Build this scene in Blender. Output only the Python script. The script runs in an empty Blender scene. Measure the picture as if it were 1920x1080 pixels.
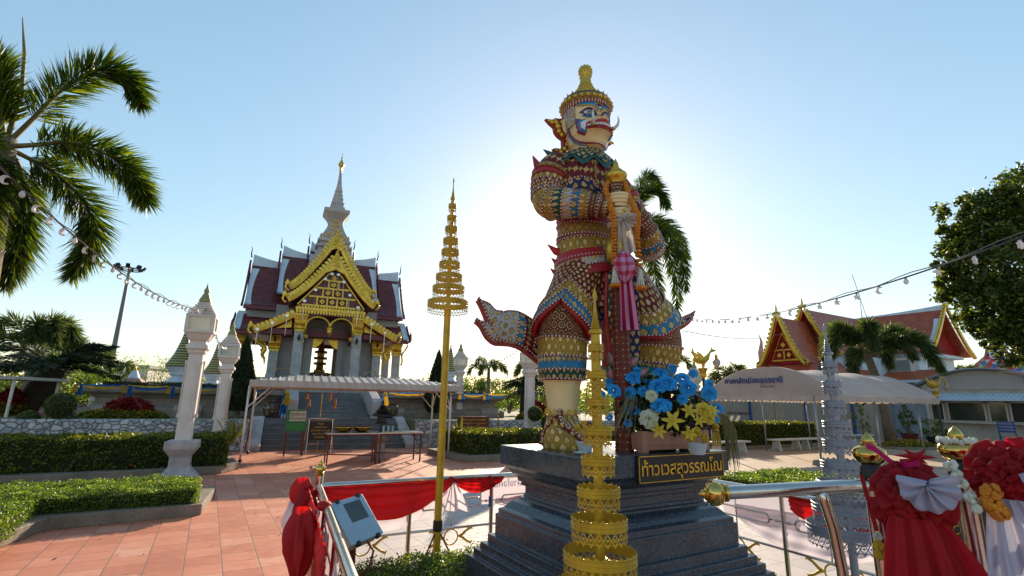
import bpy, bmesh, math, random
import numpy as np
from mathutils import Vector, Matrix
from mathutils.geometry import tessellate_polygon
rnd = random.Random(7)
PI = math.pi
rad = math.radians
SC = bpy.context.scene
COL = SC.collection

# ------------------------------------------------------------------ camera
EYE = 1.65; FPX = 935.0; PITCH = rad(12.95); ROLL = rad(1.0); YAW = rad(-30.5)
cam_d = bpy.data.cameras.new('camera'); cam = bpy.data.objects.new('camera', cam_d); COL.objects.link(cam)
cam_d.sensor_width = 36.0; cam_d.lens = FPX/1920*36.0; cam_d.clip_end = 3000; cam_d.clip_start = 0.05
MCAM = Matrix.Rotation(YAW, 3, 'Z') @ Matrix.Rotation(PI/2+PITCH, 3, 'X') @ Matrix.Rotation(ROLL, 3, 'Z')
cam.matrix_world = Matrix.Translation((0, 0, EYE)) @ MCAM.to_4x4()
SC.camera = cam

# ------------------------------------------------------------------ sky + sun
SUN_EL = rad(19.5); SUN_AZ = rad(38.5)          # clockwise from +Y
w = bpy.data.worlds.new('World'); SC.world = w; w.use_nodes = True
nt = w.node_tree; nt.nodes.clear()
sky = nt.nodes.new('ShaderNodeTexSky'); sky.sky_type = 'NISHITA'; sky.sun_disc = False
sky.sun_elevation = SUN_EL; sky.sun_rotation = SUN_AZ
sky.air_density = 1.2; sky.dust_density = 0.3; sky.ozone_density = 2.0; sky.altitude = 0
bg = nt.nodes.new('ShaderNodeBackground'); bg.inputs['Strength'].default_value = 0.208
out = nt.nodes.new('ShaderNodeOutputWorld')
gm = nt.nodes.new('ShaderNodeGamma'); gm.inputs[1].default_value = 0.62
hs = nt.nodes.new('ShaderNodeHueSaturation'); hs.inputs['Saturation'].default_value = 1.28; hs.inputs['Hue'].default_value = .49
nt.links.new(sky.outputs[0], gm.inputs[0]); nt.links.new(gm.outputs[0], hs.inputs['Color']); tint = nt.nodes.new('ShaderNodeMix'); tint.data_type = 'RGBA'; tint.blend_type = 'MULTIPLY'; tint.inputs[0].default_value = 1; tint.inputs[7].default_value = (1.02, 1.0, .99, 1)
nt.links.new(hs.outputs[0], tint.inputs[6]); nt.links.new(tint.outputs[2], bg.inputs[0]); nt.links.new(bg.outputs[0], out.inputs[0])
sd = bpy.data.lights.new('sun', 'SUN'); sd.energy = 5.0; sd.angle = rad(0.6); sd.color = (1.0, 0.84, 0.62)
sun = bpy.data.objects.new('sun', sd); COL.objects.link(sun)
sdir = Vector((math.sin(SUN_AZ)*math.cos(SUN_EL), math.cos(SUN_AZ)*math.cos(SUN_EL), math.sin(SUN_EL)))
sun.rotation_euler = sdir.to_track_quat('Z', 'Y').to_euler()
SC.view_settings.view_transform = 'Standard'; SC.view_settings.look = 'None'
SC.view_settings.exposure = 0.74; SC.view_settings.gamma = 1.0
SC.cycles.max_bounces = 6; SC.cycles.transparent_max_bounces = 12

def ray(u, v):
    return MCAM @ Vector(((u-960)/FPX, (540-v)/FPX, -1))
def atd(u, v, d):                                # point seen in direction (u,v) at d metres of ground distance
    r = ray(u, v); t = d/math.hypot(r.x, r.y); return Vector((0, 0, EYE)) + r*t
def atx(u, v, x):
    r = ray(u, v); return Vector((0, 0, EYE)) + r*(x/r.x)
def aty(u, v, y):
    r = ray(u, v); return Vector((0, 0, EYE)) + r*(y/r.y)
def atz(u, v, z):
    r = ray(u, v); return Vector((0, 0, EYE)) + r*((z-EYE)/r.z)

# ------------------------------------------------------------------ helpers
def tag(o, label=None, cat=None, group=None, kind=None):
    if label: o['label'] = label
    if cat: o['category'] = cat
    if group: o['group'] = group
    if kind: o['kind'] = kind
    return o
def thing(name, label, cat, loc=(0, 0, 0), rz=0.0, group=None):
    o = bpy.data.objects.new(name, None); COL.objects.link(o); o.empty_display_size = .1
    o.location = loc; o.rotation_euler = (0, 0, rz)
    return tag(o, label, cat, group)
def kids(o): return [c for c in COL.objects if c.parent == o]
def dup(root, loc, rz=None, label=None, scale=None):
    def rec(o, par):
        c = o.copy(); COL.objects.link(c); c.parent = par
        for ch in list(o.children): rec(ch, c)
        return c
    r = rec(root, None); r.location = loc
    if rz is not None: r.rotation_euler = (0, 0, rz)
    if label: r['label'] = label
    if scale: r.scale = (scale,)*3
    return r
def V(*a): return Vector(a)

class MB:
    def __init__(s): s.v = []; s.f = []; s.uv = []; s.mi = []; s.m = 0; s.T = None
    def add(s, vs, fs, uvs=None):
        n = len(s.v)
        if s.T is not None: vs = [s.T @ Vector(p) for p in vs]
        s.v.extend([tuple(p) for p in vs])
        for k, f in enumerate(fs):
            s.f.append([i+n for i in f]); s.mi.append(s.m)
            if uvs: s.uv.extend(uvs[k])
            else: s.uv.extend([(0., 0.)]*len(f))
        return s
    def box(s, x0, x1, y0, y1, z0, z1, taper=0):
        t = taper
        vs = [(x0, y0, z0), (x1, y0, z0), (x1, y1, z0), (x0, y1, z0), (x0+t, y0+t, z1), (x1-t, y0+t, z1), (x1-t, y1-t, z1), (x0+t, y1-t, z1)]
        return s.add(vs, [(0, 3, 2, 1), (4, 5, 6, 7), (0, 1, 5, 4), (1, 2, 6, 5), (2, 3, 7, 6), (3, 0, 4, 7)])
    def bar(s, a, b, w, h=None):                 # square bar from a to b
        a = Vector(a); b = Vector(b); h = h or w; d = (b-a).normalized()
        up = Vector((0, 0, 1)) if abs(d.z) < .95 else Vector((1, 0, 0))
        x = d.cross(up).normalized()*w/2; y = x.cross(d).normalized()*h/2
        vs = [a-x-y, a+x-y, a+x+y, a-x+y, b-x-y, b+x-y, b+x+y, b-x+y]
        return s.add(vs, [(0, 1, 2, 3), (7, 6, 5, 4), (0, 4, 5, 1), (1, 5, 6, 2), (2, 6, 7, 3), (3, 7, 4, 0)])
    def rings(s, R, closed=True, cap=True, capA=True):
        """R: list of rings (lists of points)"""
        n = len(R[0]); vs = [p for r in R for p in r]; fs = []; uv = []
        L = [0]
        for i in range(1, len(R)): L.append(L[-1]+(sum((Vector(R[i][k])-Vector(R[i-1][k])).length for k in range(0, n, max(1, n//6)))/max(1, len(range(0, n, max(1, n//6))))))
        mid = R[len(R)//2]; cu = [0]
        for k in range(1, n+1): cu.append(cu[-1]+(Vector(mid[k % n])-Vector(mid[k-1])).length)
        m = n if closed else n-1
        for i in range(len(R)-1):
            for k in range(m):
                k2 = (k+1) % n
                fs.append((i*n+k, i*n+k2, (i+1)*n+k2, (i+1)*n+k))
                uv.append([(cu[k], L[i]), (cu[k+1], L[i]), (cu[k+1], L[i+1]), (cu[k], L[i+1])])
        if cap and closed:
            fs.append(tuple(range(n-1, -1, -1))); uv.append([(0, 0)]*n)
            b = (len(R)-1)*n; fs.append(tuple(range(b, b+n))); uv.append([(0, 0)]*n)
        return s.add(vs, fs, uv)
    def lathe(s, prof, c=(0, 0, 0), n=16, rot=0, sx=1, sy=1, cap=True):
        c = Vector(c)
        R = [[c+Vector((r*sx*math.cos(rot+2*PI*k/n), r*sy*math.sin(rot+2*PI*k/n), z)) for k in range(n)] for r, z in prof]
        return s.rings(R, cap=cap)
    def sq(s, prof, c=(0, 0, 0), rx=1, ry=1):    # square 'lathe': prof (halfwidth, z)
        c = Vector(c)
        R = [[c+Vector((a*r*rx, b*r*ry, z)) for a, b in ((-1, -1), (1, -1), (1, 1), (-1, 1))] for r, z in prof]
        return s.rings(R)
    def tube(s, pts, r, n=8, cap=True, closed=False):
        P = [Vector(p) for p in pts]; rr = r if hasattr(r, '__len__') else [r]*len(P); R = []
        prev = None
        for i, p in enumerate(P):
            if closed: d = P[(i+1) % len(P)]-P[i-1]
            else: d = P[min(i+1, len(P)-1)]-P[max(i-1, 0)]
            if d.length < 1e-9: d = Vector((0, 0, 1))
            d.normalize()
            if prev is None:
                up = Vector((0, 0, 1)) if abs(d.z) < .9 else Vector((0, 1, 0)); x = d.cross(up).normalized()
            else:
                x = (prev-d*prev.dot(d));
                if x.length < 1e-6: x = d.orthogonal()
                x.normalize()
            prev = x; y = d.cross(x)
            R.append([p+(x*math.cos(2*PI*k/n)+y*math.sin(2*PI*k/n))*rr[i] for k in range(n)])
        if closed: R.append(R[0]); cap = False
        return s.rings(R, cap=cap)
    def sphere(s, c, r, n=12, m=8, sx=1, sy=1, sz=1):
        c = Vector(c); R = []
        for i in range(m+1):
            a = -PI/2+PI*i/m; a = max(-PI/2+.02, min(PI/2-.02, a))
            R.append([c+Vector((r*sx*math.cos(a)*math.cos(2*PI*k/n), r*sy*math.cos(a)*math.sin(2*PI*k/n), r*sz*math.sin(a))) for k in range(n)])
        return s.rings(R)
    def grid(s, fn, nu, nv, u1=1., v1=1.):
        vs = [fn(i/nu, j/nv) for j in range(nv+1) for i in range(nu+1)]; fs = []; uv = []
        for j in range(nv):
            for i in range(nu):
                a = j*(nu+1)+i; fs.append((a, a+1, a+nu+2, a+nu+1))
                uv.append([(i/nu*u1, j/nv*v1), ((i+1)/nu*u1, j/nv*v1), ((i+1)/nu*u1, (j+1)/nv*v1), (i/nu*u1, (j+1)/nv*v1)])
        return s.add(vs, fs, uv)
    def plate(s, poly, ex, fn=None):
        """planar polygon (list of 3-D points) thickened by vector ex; poly may be concave; uv in metres via fn(p)->(u,v)"""
        P = [Vector(p) for p in poly]; ex = Vector(ex); n = len(P)
        tri = tessellate_polygon([P])
        vs = P+[p+ex for p in P]; fs = []; uv = []
        fn = fn or (lambda p: (0., 0.))
        nrm = Vector((0, 0, 0))
        for i in range(n): nrm += P[i].cross(P[(i+1) % n])
        flip = nrm.dot(ex) > 0
        for t in tri:
            a, b, c = t
            tn = (P[b]-P[a]).cross(P[c]-P[a])
            if tn.dot(ex) > 0: a, b, c = a, c, b
            fs.append((a, b, c)); uv.append([fn(P[i]) for i in (a, b, c)])
            fs.append((a+n, c+n, b+n)); uv.append([fn(P[i]) for i in (a, c, b)])
        for i in range(n):
            j = (i+1) % n
            f = (i, j, j+n, i+n) if flip else (j, i, i+n, j+n)
            fs.append(f); uv.append([fn(vs[k]) for k in (i, i, i, i)])
        return s.add(vs, fs, uv)
    def build(s, name, mat, parent=None, smooth=False, loc=None, rz=0, bevel=0, world=False, solid=0):
        me = bpy.data.meshes.new(name)
        vs = s.v
        if world and parent is not None:
            root = parent
            while root.parent: root = root.parent
            Mi = (Matrix.Translation(root.location) @ Matrix.Rotation(root.rotation_euler.z, 4, 'Z')).inverted()
            vs = [Mi @ Vector(p) for p in vs]
        elif world and loc is not None:
            Mi = (Matrix.Translation(Vector(loc)) @ Matrix.Rotation(rz, 4, 'Z')).inverted()
            vs = [Mi @ Vector(p) for p in vs]
        me.from_pydata([tuple(p) for p in vs], [], s.f)
        uvl = me.uv_layers.new(name='UVMap')
        uvl.data.foreach_set('uv', np.array(s.uv, dtype=np.float32).ravel())
        mats = mat if isinstance(mat, (list, tuple)) else [mat]
        for m in mats: me.materials.append(m)
        if len(mats) > 1: me.polygons.foreach_set('material_index', np.array(s.mi, dtype=np.int32))
        if smooth: me.polygons.foreach_set('use_smooth', [True]*len(me.polygons))
        me.validate(); me.update()
        if smooth == 'auto':
            me.set_sharp_from_angle(angle=rad(38))
        o = bpy.data.objects.new(name, me); COL.objects.link(o)
        if parent is not None: o.parent = parent
        if loc is not None: o.location = loc; o.rotation_euler = (0, 0, rz)
        if solid:
            md = o.modifiers.new('solid', 'SOLIDIFY'); md.thickness = solid; md.offset = 0
        if bevel:
            md = o.modifiers.new('bevel', 'BEVEL'); md.width = bevel; md.segments = 2; md.limit_method = 'ANGLE'; md.angle_limit = rad(40)
        return o

def quads_np(name, P, A, B, mat, parent=None, loc=None, shape='leaf'):
    """many small leaf faces: centre P, half-length vector A, half-width vector B (numpy Nx3)"""
    n = len(P)
    if shape == 'leaf': vs = np.stack([P-A, P+B-A*.1, P+A, P-B-A*.1], 1).reshape(-1, 3)
    else: vs = np.stack([P-A-B, P-A+B, P+A+B, P+A-B], 1).reshape(-1, 3)
    me = bpy.data.meshes.new(name)
    me.vertices.add(4*n); me.vertices.foreach_set('co', vs.astype(np.float32).ravel())
    me.loops.add(4*n); me.loops.foreach_set('vertex_index', np.arange(4*n, dtype=np.int32))
    me.polygons.add(n); me.polygons.foreach_set('loop_start', np.arange(0, 4*n, 4, dtype=np.int32))
    me.polygons.foreach_set('loop_total', np.full(n, 4, dtype=np.int32))
    me.materials.append(mat); me.update(calc_edges=True)
    o = bpy.data.objects.new(name, me); COL.objects.link(o)
    if parent is not None: o.parent = parent
    if loc is not None: o.location = loc
    return o

# ------------------------------------------------------------------ materials
class X:                                          # tiny node-expression wrapper
    nt = None
    def __init__(s, k): s.k = k
    @staticmethod
    def m(op, *a):
        n = X.nt.nodes.new('ShaderNodeMath'); n.operation = op
        for i, q in enumerate(a):
            if isinstance(q, X): X.nt.links.new(q.k, n.inputs[i])
            else: n.inputs[i].default_value = q
        return X(n.outputs[0])
    def __add__(s, o): return X.m('ADD', s, o)
    __radd__ = __add__
    def __sub__(s, o): return X.m('SUBTRACT', s, o)
    def __rsub__(s, o): return X.m('SUBTRACT', o, s)
    def __mul__(s, o): return X.m('MULTIPLY', s, o)
    __rmul__ = __mul__
    def __truediv__(s, o): return X.m('DIVIDE', s, o)
    def abs(s): return X.m('ABSOLUTE', s)
    def fract(s): return X.m('FRACT', s)
    def floor(s): return X.m('FLOOR', s)
    def sqrt(s): return X.m('SQRT', s)
    def sin(s): return X.m('SINE', s)
    def min(s, o): return X.m('MINIMUM', s, o)
    def max(s, o): return X.m('MAXIMUM', s, o)
    def sat(s):
        n = X.nt.nodes.new('ShaderNodeClamp'); X.nt.links.new(s.k, n.inputs[0]); return X(n.outputs[0])
    def step(s, e, wd=.04): return ((e-s)*(1/wd)).sat()       # 1 where s<e

def newmat(name):
    m = bpy.data.materials.new(name); m.use_nodes = True; t = m.node_tree
    b = t.nodes['Principled BSDF']; X.nt = t
    return m, t, b
def c4(c): return (c[0], c[1], c[2], 1)
def setv(b, rough=None, metal=None, spec=None, coat=None):
    if rough is not None: b.inputs['Roughness'].default_value = rough
    if metal is not None: b.inputs['Metallic'].default_value = metal
    if spec is not None: b.inputs['Specular IOR Level'].default_value = spec
    if coat: b.inputs['Coat Weight'].default_value = coat; b.inputs['Coat Roughness'].default_value = .15
def texco(t, kind='Object', scale=None):
    tc = t.nodes.new('ShaderNodeTexCoord'); o = tc.outputs[kind]
    if scale is not None:
        mp = t.nodes.new('ShaderNodeMapping'); mp.inputs['Scale'].default_value = scale if hasattr(scale, '__len__') else (scale,)*3
        t.links.new(o, mp.inputs[0]); o = mp.outputs[0]
    return o
def noise(t, scale, co=None, detail=4, rough=.6):
    n = t.nodes.new('ShaderNodeTexNoise'); n.inputs['Scale'].default_value = scale; n.inputs['Detail'].default_value = detail; n.inputs['Roughness'].default_value = rough
    t.links.new(co if co is not None else texco(t), n.inputs['Vector']); return n
def ramp(t, fac, stops):
    r = t.nodes.new('ShaderNodeValToRGB'); e = r.color_ramp.elements
    while len(e) < len(stops): e.new(.5)
    for q, (p, c) in zip(e, stops): q.position = p; q.color = c4(c)
    t.links.new(fac, r.inputs[0]); return r.outputs[0]
def mixc(t, fac, a, b):
    m = t.nodes.new('ShaderNodeMix'); m.data_type = 'RGBA'
    for s, i in ((fac, 0), (a, 6), (b, 7)):
        if isinstance(s, X): s = s.k
        if hasattr(s, 'node'): t.links.new(s, m.inputs[i])
        elif i == 0: m.inputs[0].default_value = s
        else: m.inputs[i].default_value = c4(s)
    return m.outputs[2]
def bump(t, b, h, strength=.3, dist=.01):
    n = t.nodes.new('ShaderNodeBump'); n.inputs['Strength'].default_value = strength; n.inputs['Distance'].default_value = dist
    if isinstance(h, X): h = h.k
    t.links.new(h, n.inputs['Height']); t.links.new(n.outputs[0], b.inputs['Normal'])
def mat(name, c, c2=None, rough=.5, metal=0., ns=6, bmp=0., bs=40, spec=None, coat=None, emit=None, trans=None, k='Object'):
    m, t, b = newmat(name); setv(b, rough, metal, spec, coat)
    c2 = c2 or tuple(x*.8 for x in c)
    n = noise(t, ns, texco(t, k)); t.links.new(ramp(t, n.outputs[0], [(.35, c2), (.65, c)]), b.inputs['Base Color'])
    if bmp:
        n2 = noise(t, bs, texco(t, k)); bump(t, b, n2.outputs[0], bmp, .01)
    if emit: b.inputs['Emission Color'].default_value = c4(emit[:3]); b.inputs['Emission Strength'].default_value = emit[3]
    if trans:
        tr = t.nodes.new('ShaderNodeBsdfTranslucent'); tr.inputs[0].default_value = c4(trans[:3])
        mx = t.nodes.new('ShaderNodeMixShader'); mx.inputs[0].default_value = trans[3]
        t.links.new(b.outputs[0], mx.inputs[1]); t.links.new(tr.outputs[0], mx.inputs[2])
        t.links.new(mx.outputs[0], t.nodes['Material Output'].inputs[0])
    return m
def leafmat(name, dark, light, yellow, tr=.35, rough=.45):
    m, t, b = newmat(name); setv(b, rough, 0, .4)
    g = t.nodes.new('ShaderNodeNewGeometry')
    c = ramp(t, g.outputs['Random Per Island'], [(0, dark), (.7, light), (1, yellow)])
    t.links.new(c, b.inputs['Base Color'])
    tl = t.nodes.new('ShaderNodeBsdfTranslucent')
    hs = t.nodes.new('ShaderNodeHueSaturation'); hs.inputs['Hue'].default_value = .48; hs.inputs['Saturation'].default_value = 1.1; hs.inputs['Value'].default_value = 2.2
    t.links.new(c, hs.inputs['Color']); t.links.new(hs.outputs[0], tl.inputs[0])
    mx = t.nodes.new('ShaderNodeMixShader'); mx.inputs[0].default_value = tr
    t.links.new(b.outputs[0], mx.inputs[1]); t.links.new(tl.outputs[0], mx.inputs[2]); t.links.new(mx.outputs[0], t.nodes['Material Output'].inputs[0])
    return m
GOLD = (.62, .40, .07); GOLDD = (.42, .26, .04); CREAM = (.72, .55, .30)
def patt(name, base, kind, s=.09, fig=(.52, .36, .12), rim=(.20, .11, .05), metal=.2, rough=.5, base2=None):
    """painted ceramic cloth: base colour with raised gilt motifs laid out in UV metres"""
    m, t, b = newmat(name); setv(b, rough, 0, .25)
    uvn = t.nodes.new('ShaderNodeUVMap'); sp = t.nodes.new('ShaderNodeSeparateXYZ'); t.links.new(uvn.outputs[0], sp.inputs[0])
    wob = noise(t, 5, texco(t), 3); wob2 = noise(t, 6, texco(t, 'Object', (1, -1, 1.3)), 3)
    u = X(sp.outputs[0])*(1/s)+(X(wob.outputs[0])-.5)*.9; v = X(sp.outputs[1])*(1/s)+(X(wob2.outputs[0])-.5)*.6
    if kind in ('star', 'leaf', 'scale', 'brick'):
        row = v.floor(); par = (row*.5).fract()      # 0 or .5
        u = u+par
    fx = u.fract()-.5; fy = v.fract()-.5; ax = fx.abs(); ay = fy.abs()
    r = (fx*fx+fy*fy).sqrt()
    if kind == 'star':
        d1 = ax.sqrt()+ay.sqrt()-.76
        bx = (u+.5).fract()-.5; d2 = ((bx*bx)*30+(fy*fy)*9).sqrt()*.3-.25
        d = d1.min(d2); dot = r.step(.07, .05)
    elif kind == 'leaf':
        wdt = X.m('MAXIMUM', (.46-fy)*1.35, 0.)*X.m('MAXIMUM', fy+.42, 0.).sqrt()*.8
        d = ax-wdt; dot = ((fx*fx*2+(fy+.12)*(fy+.12)).sqrt()).step(.08, .05)
    elif kind == 'ring':
        d = ((r-.36).abs()-.09).min(r-.13); dot = r.step(.05, .04)
        d = d.min((ax+ay-1.).abs()-.14)
    elif kind == 'diam':
        d = ((ax+ay-.5).abs()-.05).min((ax+ay)-.2); dot = r.step(.06, .05)
    elif kind == 'brick':
        d = X.m('MAXIMUM', ax-.40, ay-.30); dot = r.step(.01, .01)
    elif kind == 'scale':
        q = (fx*fx+(fy+.5)*(fy+.5)).sqrt(); d = ((q-.45).abs()-.09).min((q-.2).abs()-.07); dot = r.step(.01, .01)
    elif kind == 'dash':
        d = ax-.22; dot = r.step(.01, .01)
    nz = noise(t, 9, texco(t), 3)
    bc = ramp(t, nz.outputs[0], [(.3, base2 or tuple(x*.65 for x in base)), (.7, base)])
    inn = d.step(-.035, .04); outl = d.step(.03, .04)
    col = mixc(t, outl, bc, rim); wn = t.nodes.new('ShaderNodeTexWhiteNoise'); cbn = t.nodes.new('ShaderNodeCombineXYZ'); t.links.new(u.floor().k, cbn.inputs[0]); t.links.new(v.floor().k, cbn.inputs[1]); t.links.new(cbn.outputs[0], wn.inputs[0])
    figc = ramp(t, wn.outputs[0], [(0, tuple(x*.55 for x in fig)), (.55, fig), (1, (min(1, fig[0]*1.15), fig[1]*1.25, fig[2]*2.2))]); col = mixc(t, inn, col, figc)
    col = mixc(t, dot*inn, col, (.5, .06, .06))
    t.links.new(col, b.inputs['Base Color'])
    t.links.new((inn*metal).k, b.inputs['Metallic'])
    bump(t, b, outl+inn*.4, .8, .012)
    return m
def band(name, base, metal=0., rough=.45):       # plain painted band
    return mat(name, base, tuple(x*.7 for x in base), rough, metal, 8, .1)

M = {}
M['gold'] = mat('gold_paint', (.72, .47, .07), (.50, .30, .04), .32, .75, 5, .25, 30)
M['goldm'] = mat('matt_gold_paint', (.70, .45, .06), (.48, .28, .03), .48, .35, 5, .35, 26)
M['brass'] = mat('polished_brass', (.62, .42, .12), (.50, .32, .08), .14, 1.0, 3)
M['steel'] = mat('stainless_steel', (.62, .58, .54), (.50, .47, .44), .2, 1.0, 5, .05, 60)
M['white'] = mat('white_paint', (.74, .65, .60), (.62, .52, .47), .55, 0, 2.5, .1, 20)
M['whiteblue'] = mat('pale_blue_white_paint', (.62, .70, .78), (.50, .58, .68), .5, 0, 2.5, .1, 20)
M['maroon'] = mat('maroon_paint', (.17, .02, .035), (.11, .012, .02), .45, 0, 4, .1, 20)
M['granite'] = None
def granite(name, a, b2, c, rough=.25, sc=90):
    m, t, b = newmat(name); setv(b, rough, 0, .5)
    co = texco(t); n = noise(t, sc, co, 2, .7); n2 = noise(t, 3, co, 4)
    col = ramp(t, n.outputs[0], [(.32, a), (.5, b2), (.68, c)])
    dk = ramp(t, n2.outputs[0], [(.3, (.6, .6, .6)), (.7, (1, 1, 1))])
    mm = t.nodes.new('ShaderNodeMix'); mm.data_type = 'RGBA'; mm.blend_type = 'MULTIPLY'; mm.inputs[0].default_value = 1
    t.links.new(col, mm.inputs[6]); t.links.new(dk, mm.inputs[7]); t.links.new(mm.outputs[2], b.inputs['Base Color'])
    r = noise(t, 14, co, 3); t.links.new(ramp(t, r.outputs[0], [(.3, (rough*.7,)*3), (.7, (rough*1.5,)*3)]), b.inputs['Roughness'])
    bump(t, b, n.outputs[0], .06, .004)
    return m
M['granite'] = granite('blue_grey_granite', (.014, .022, .036), (.048, .062, .085), (.13, .14, .17), .24)
M['granite_l'] = granite('pale_granite', (.34, .33, .33), (.46, .45, .45), (.56, .55, .54), .5, 70)
M['step'] = granite('dark_step_granite', (.10, .105, .12), (.15, .155, .17), (.2, .2, .22), .55, 80)
M['kerb'] = granite('washed_gravel_kerb', (.12, .085, .06), (.26, .2, .15), (.42, .34, .26), .8, 130)
M['pinkstone'] = granite('pink_granite', (.36, .30, .29), (.5, .43, .42), (.6, .54, .52), .7, 60)
def tiles(name, a, b2, joint, s=.333, rough=.5, jw=.008, rot=0, stain=(.5, .42, .4)):
    m, t, b = newmat(name); setv(b, rough, 0, .5)
    co = texco(t, 'Object')
    sp = t.nodes.new('ShaderNodeSeparateXYZ'); t.links.new(co, sp.inputs[0])
    fx = (X(sp.outputs[0])*(1/s)).fract()-.5; fy = (X(sp.outputs[1])*(1/s)).fract()-.5
    j = X.m('MAXIMUM', fx.abs(), fy.abs()); jm = ((j-(.5-jw/s))*(s/.004)).sat()
    cx = (X(sp.outputs[0])*(1/s)).floor(); cy = (X(sp.outputs[1])*(1/s)).floor()
    cb = t.nodes.new('ShaderNodeCombineXYZ'); t.links.new(cx.k, cb.inputs[0]); t.links.new(cy.k, cb.inputs[1])
    wn = t.nodes.new('ShaderNodeTexWhiteNoise'); t.links.new(cb.outputs[0], wn.inputs[0])
    n = noise(t, 1.3, co, 6, .7); n3 = noise(t, 7, texco(t, 'Object', (1, 3, 1)), 5, .7)
    mixv = X(wn.outputs[0])*.45+X(n.outputs[0])*.75+X(n3.outputs[0])*.5-.35
    col = ramp(t, mixv.k, [(.15, b2), (.6, a), (1, stain)])
    col = mixc(t, jm, col, joint); t.links.new(col, b.inputs['Base Color'])
    t.links.new(ramp(t, n3.outputs[0], [(.3, (rough*.75,)*3), (.75, (rough*1.7,)*3)]), b.inputs['Roughness'])
    bump(t, b, jm*-1.+X(wn.outputs[0])*.15, .4, .003)
    return m
M['tile_red'] = tiles('terracotta_floor_tiles', (.60, .21, .115), (.45, .13, .065), (.26, .13, .09), stain=(.68, .36, .25))
M['tile_white'] = tiles('pale_floor_tiles', (.44, .36, .34), (.36, .29, .28), (.16, .13, .12), .40, .6, stain=(.52, .44, .42))
M['tile_tan'] = tiles('tan_paving', (.42, .30, .21), (.34, .23, .16), (.26, .18, .13), .30, .7, .01, stain=(.5, .38, .28))
def rooftile(name, a, b2, dk):
    m, t, b = newmat(name); setv(b, .38, 0, .5)
    uvn = t.nodes.new('ShaderNodeUVMap'); sp = t.nodes.new('ShaderNodeSeparateXYZ'); t.links.new(uvn.outputs[0], sp.inputs[0])
    s = .21; u = X(sp.outputs[0])*(1/s); v = X(sp.outputs[1])*(1/s); row = v.floor(); u = u+(row*.5).fract()
    fx = u.fract()-.5; fy = v.fract()
    q = (fx.abs()*fx.abs()*2.2+fy); e = ((q-.82).abs()).step(.1, .1)
    wn = t.nodes.new('ShaderNodeTexWhiteNoise'); cb = t.nodes.new('ShaderNodeCombineXYZ'); t.links.new(u.floor().k, cb.inputs[0]); t.links.new(row.k, cb.inputs[1]); t.links.new(cb.outputs[0], wn.inputs[0])
    col = ramp(t, wn.outputs[0], [(0, b2), (1, a)]); col = mixc(t, e, col, dk); t.links.new(col, b.inputs['Base Color'])
    bump(t, b, fy*-1., .9, .03)
    return m
M['roof'] = rooftile('maroon_scale_roof_tiles', (.19, .035, .03), (.10, .016, .018), (.04, .008, .01))
M['roof2'] = rooftile('orange_red_roof_tiles', (.46, .095, .035), (.30, .05, .02), (.14, .025, .012))
def stonewall():
    m, t, b = newmat('crazy_stone_wall'); setv(b, .8)
    co = texco(t)
    vo = t.nodes.new('ShaderNodeTexVoronoi'); vo.feature = 'DISTANCE_TO_EDGE'; vo.inputs['Scale'].default_value = 5.2; vo.inputs['Randomness'].default_value = .9
    vc = t.nodes.new('ShaderNodeTexVoronoi'); vc.inputs['Scale'].default_value = 5.2; vc.inputs['Randomness'].default_value = .9
    mp = texco(t, 'Object', (1, 1, 1.35))
    t.links.new(mp, vo.inputs['Vector']); t.links.new(mp, vc.inputs['Vector'])
    sp = t.nodes.new('ShaderNodeSeparateColor'); t.links.new(vc.outputs['Color'], sp.inputs[0])
    col = ramp(t, sp.outputs[0], [(0, (.26, .28, .31)), (.5, (.40, .42, .45)), (1, (.58, .55, .52))])
    e = X(vo.outputs[0]).step(.045, .03); col = mixc(t, e, col, (.07, .065, .06)); t.links.new(col, b.inputs['Base Color'])
    bump(t, b, X(vo.outputs[0]).min(.15), 1., .25)
    return m
M['stonewall'] = stonewall()
M['grass'] = mat('dry_grass_ground', (.16, .14, .05), (.08, .09, .02), .9, 0, 1.5, .6, 60)
M['ground'] = mat('far_ground', (.20, .16, .11), (.12, .12, .05), .9, 0, .3, .2, 8)
M['soil'] = mat('soil', (.07, .045, .03), None, .9, 0, 5, .4, 30)
M['hedge'] = leafmat('hedge_leaf', (.022, .035, .006), (.085, .11, .012), (.26, .24, .02), .4)
M['hedgecore'] = mat('hedge_core', (.018, .025, .008), None, .9)
M['hedge_low'] = leafmat('low_hedge_leaf', (.025, .055, .008), (.10, .17, .02), (.26, .32, .05), .4)
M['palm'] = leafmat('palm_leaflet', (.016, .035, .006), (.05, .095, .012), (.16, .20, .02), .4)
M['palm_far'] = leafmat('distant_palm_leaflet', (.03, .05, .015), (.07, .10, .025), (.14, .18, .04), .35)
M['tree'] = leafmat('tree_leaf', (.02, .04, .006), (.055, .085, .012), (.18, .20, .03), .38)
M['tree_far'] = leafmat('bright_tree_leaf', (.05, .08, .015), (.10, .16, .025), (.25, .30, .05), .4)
M['cypress'] = leafmat('cypress_leaf', (.010, .02, .008), (.022, .04, .012), (.05, .07, .02), .15)
M['cycad'] = leafmat('cycad_leaflet', (.010, .02, .006), (.022, .04, .010), (.06, .08, .02), .2)
M['agave'] = leafmat('agave_blade', (.10, .14, .03), (.28, .30, .07), (.50, .45, .12), .4)
M['redleaf'] = leafmat('red_foliage', (.08, .006, .004), (.20, .012, .008), (.36, .04, .02), .2)
M['yelflower'] = leafmat('yellow_flower', (.35, .16, .01), (.55, .30, .02), (.6, .4, .05), .3)
M['bark'] = mat('palm_bark', (.20, .15, .11), (.11, .08, .06), .9, 0, 8, .8, 30)
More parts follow.
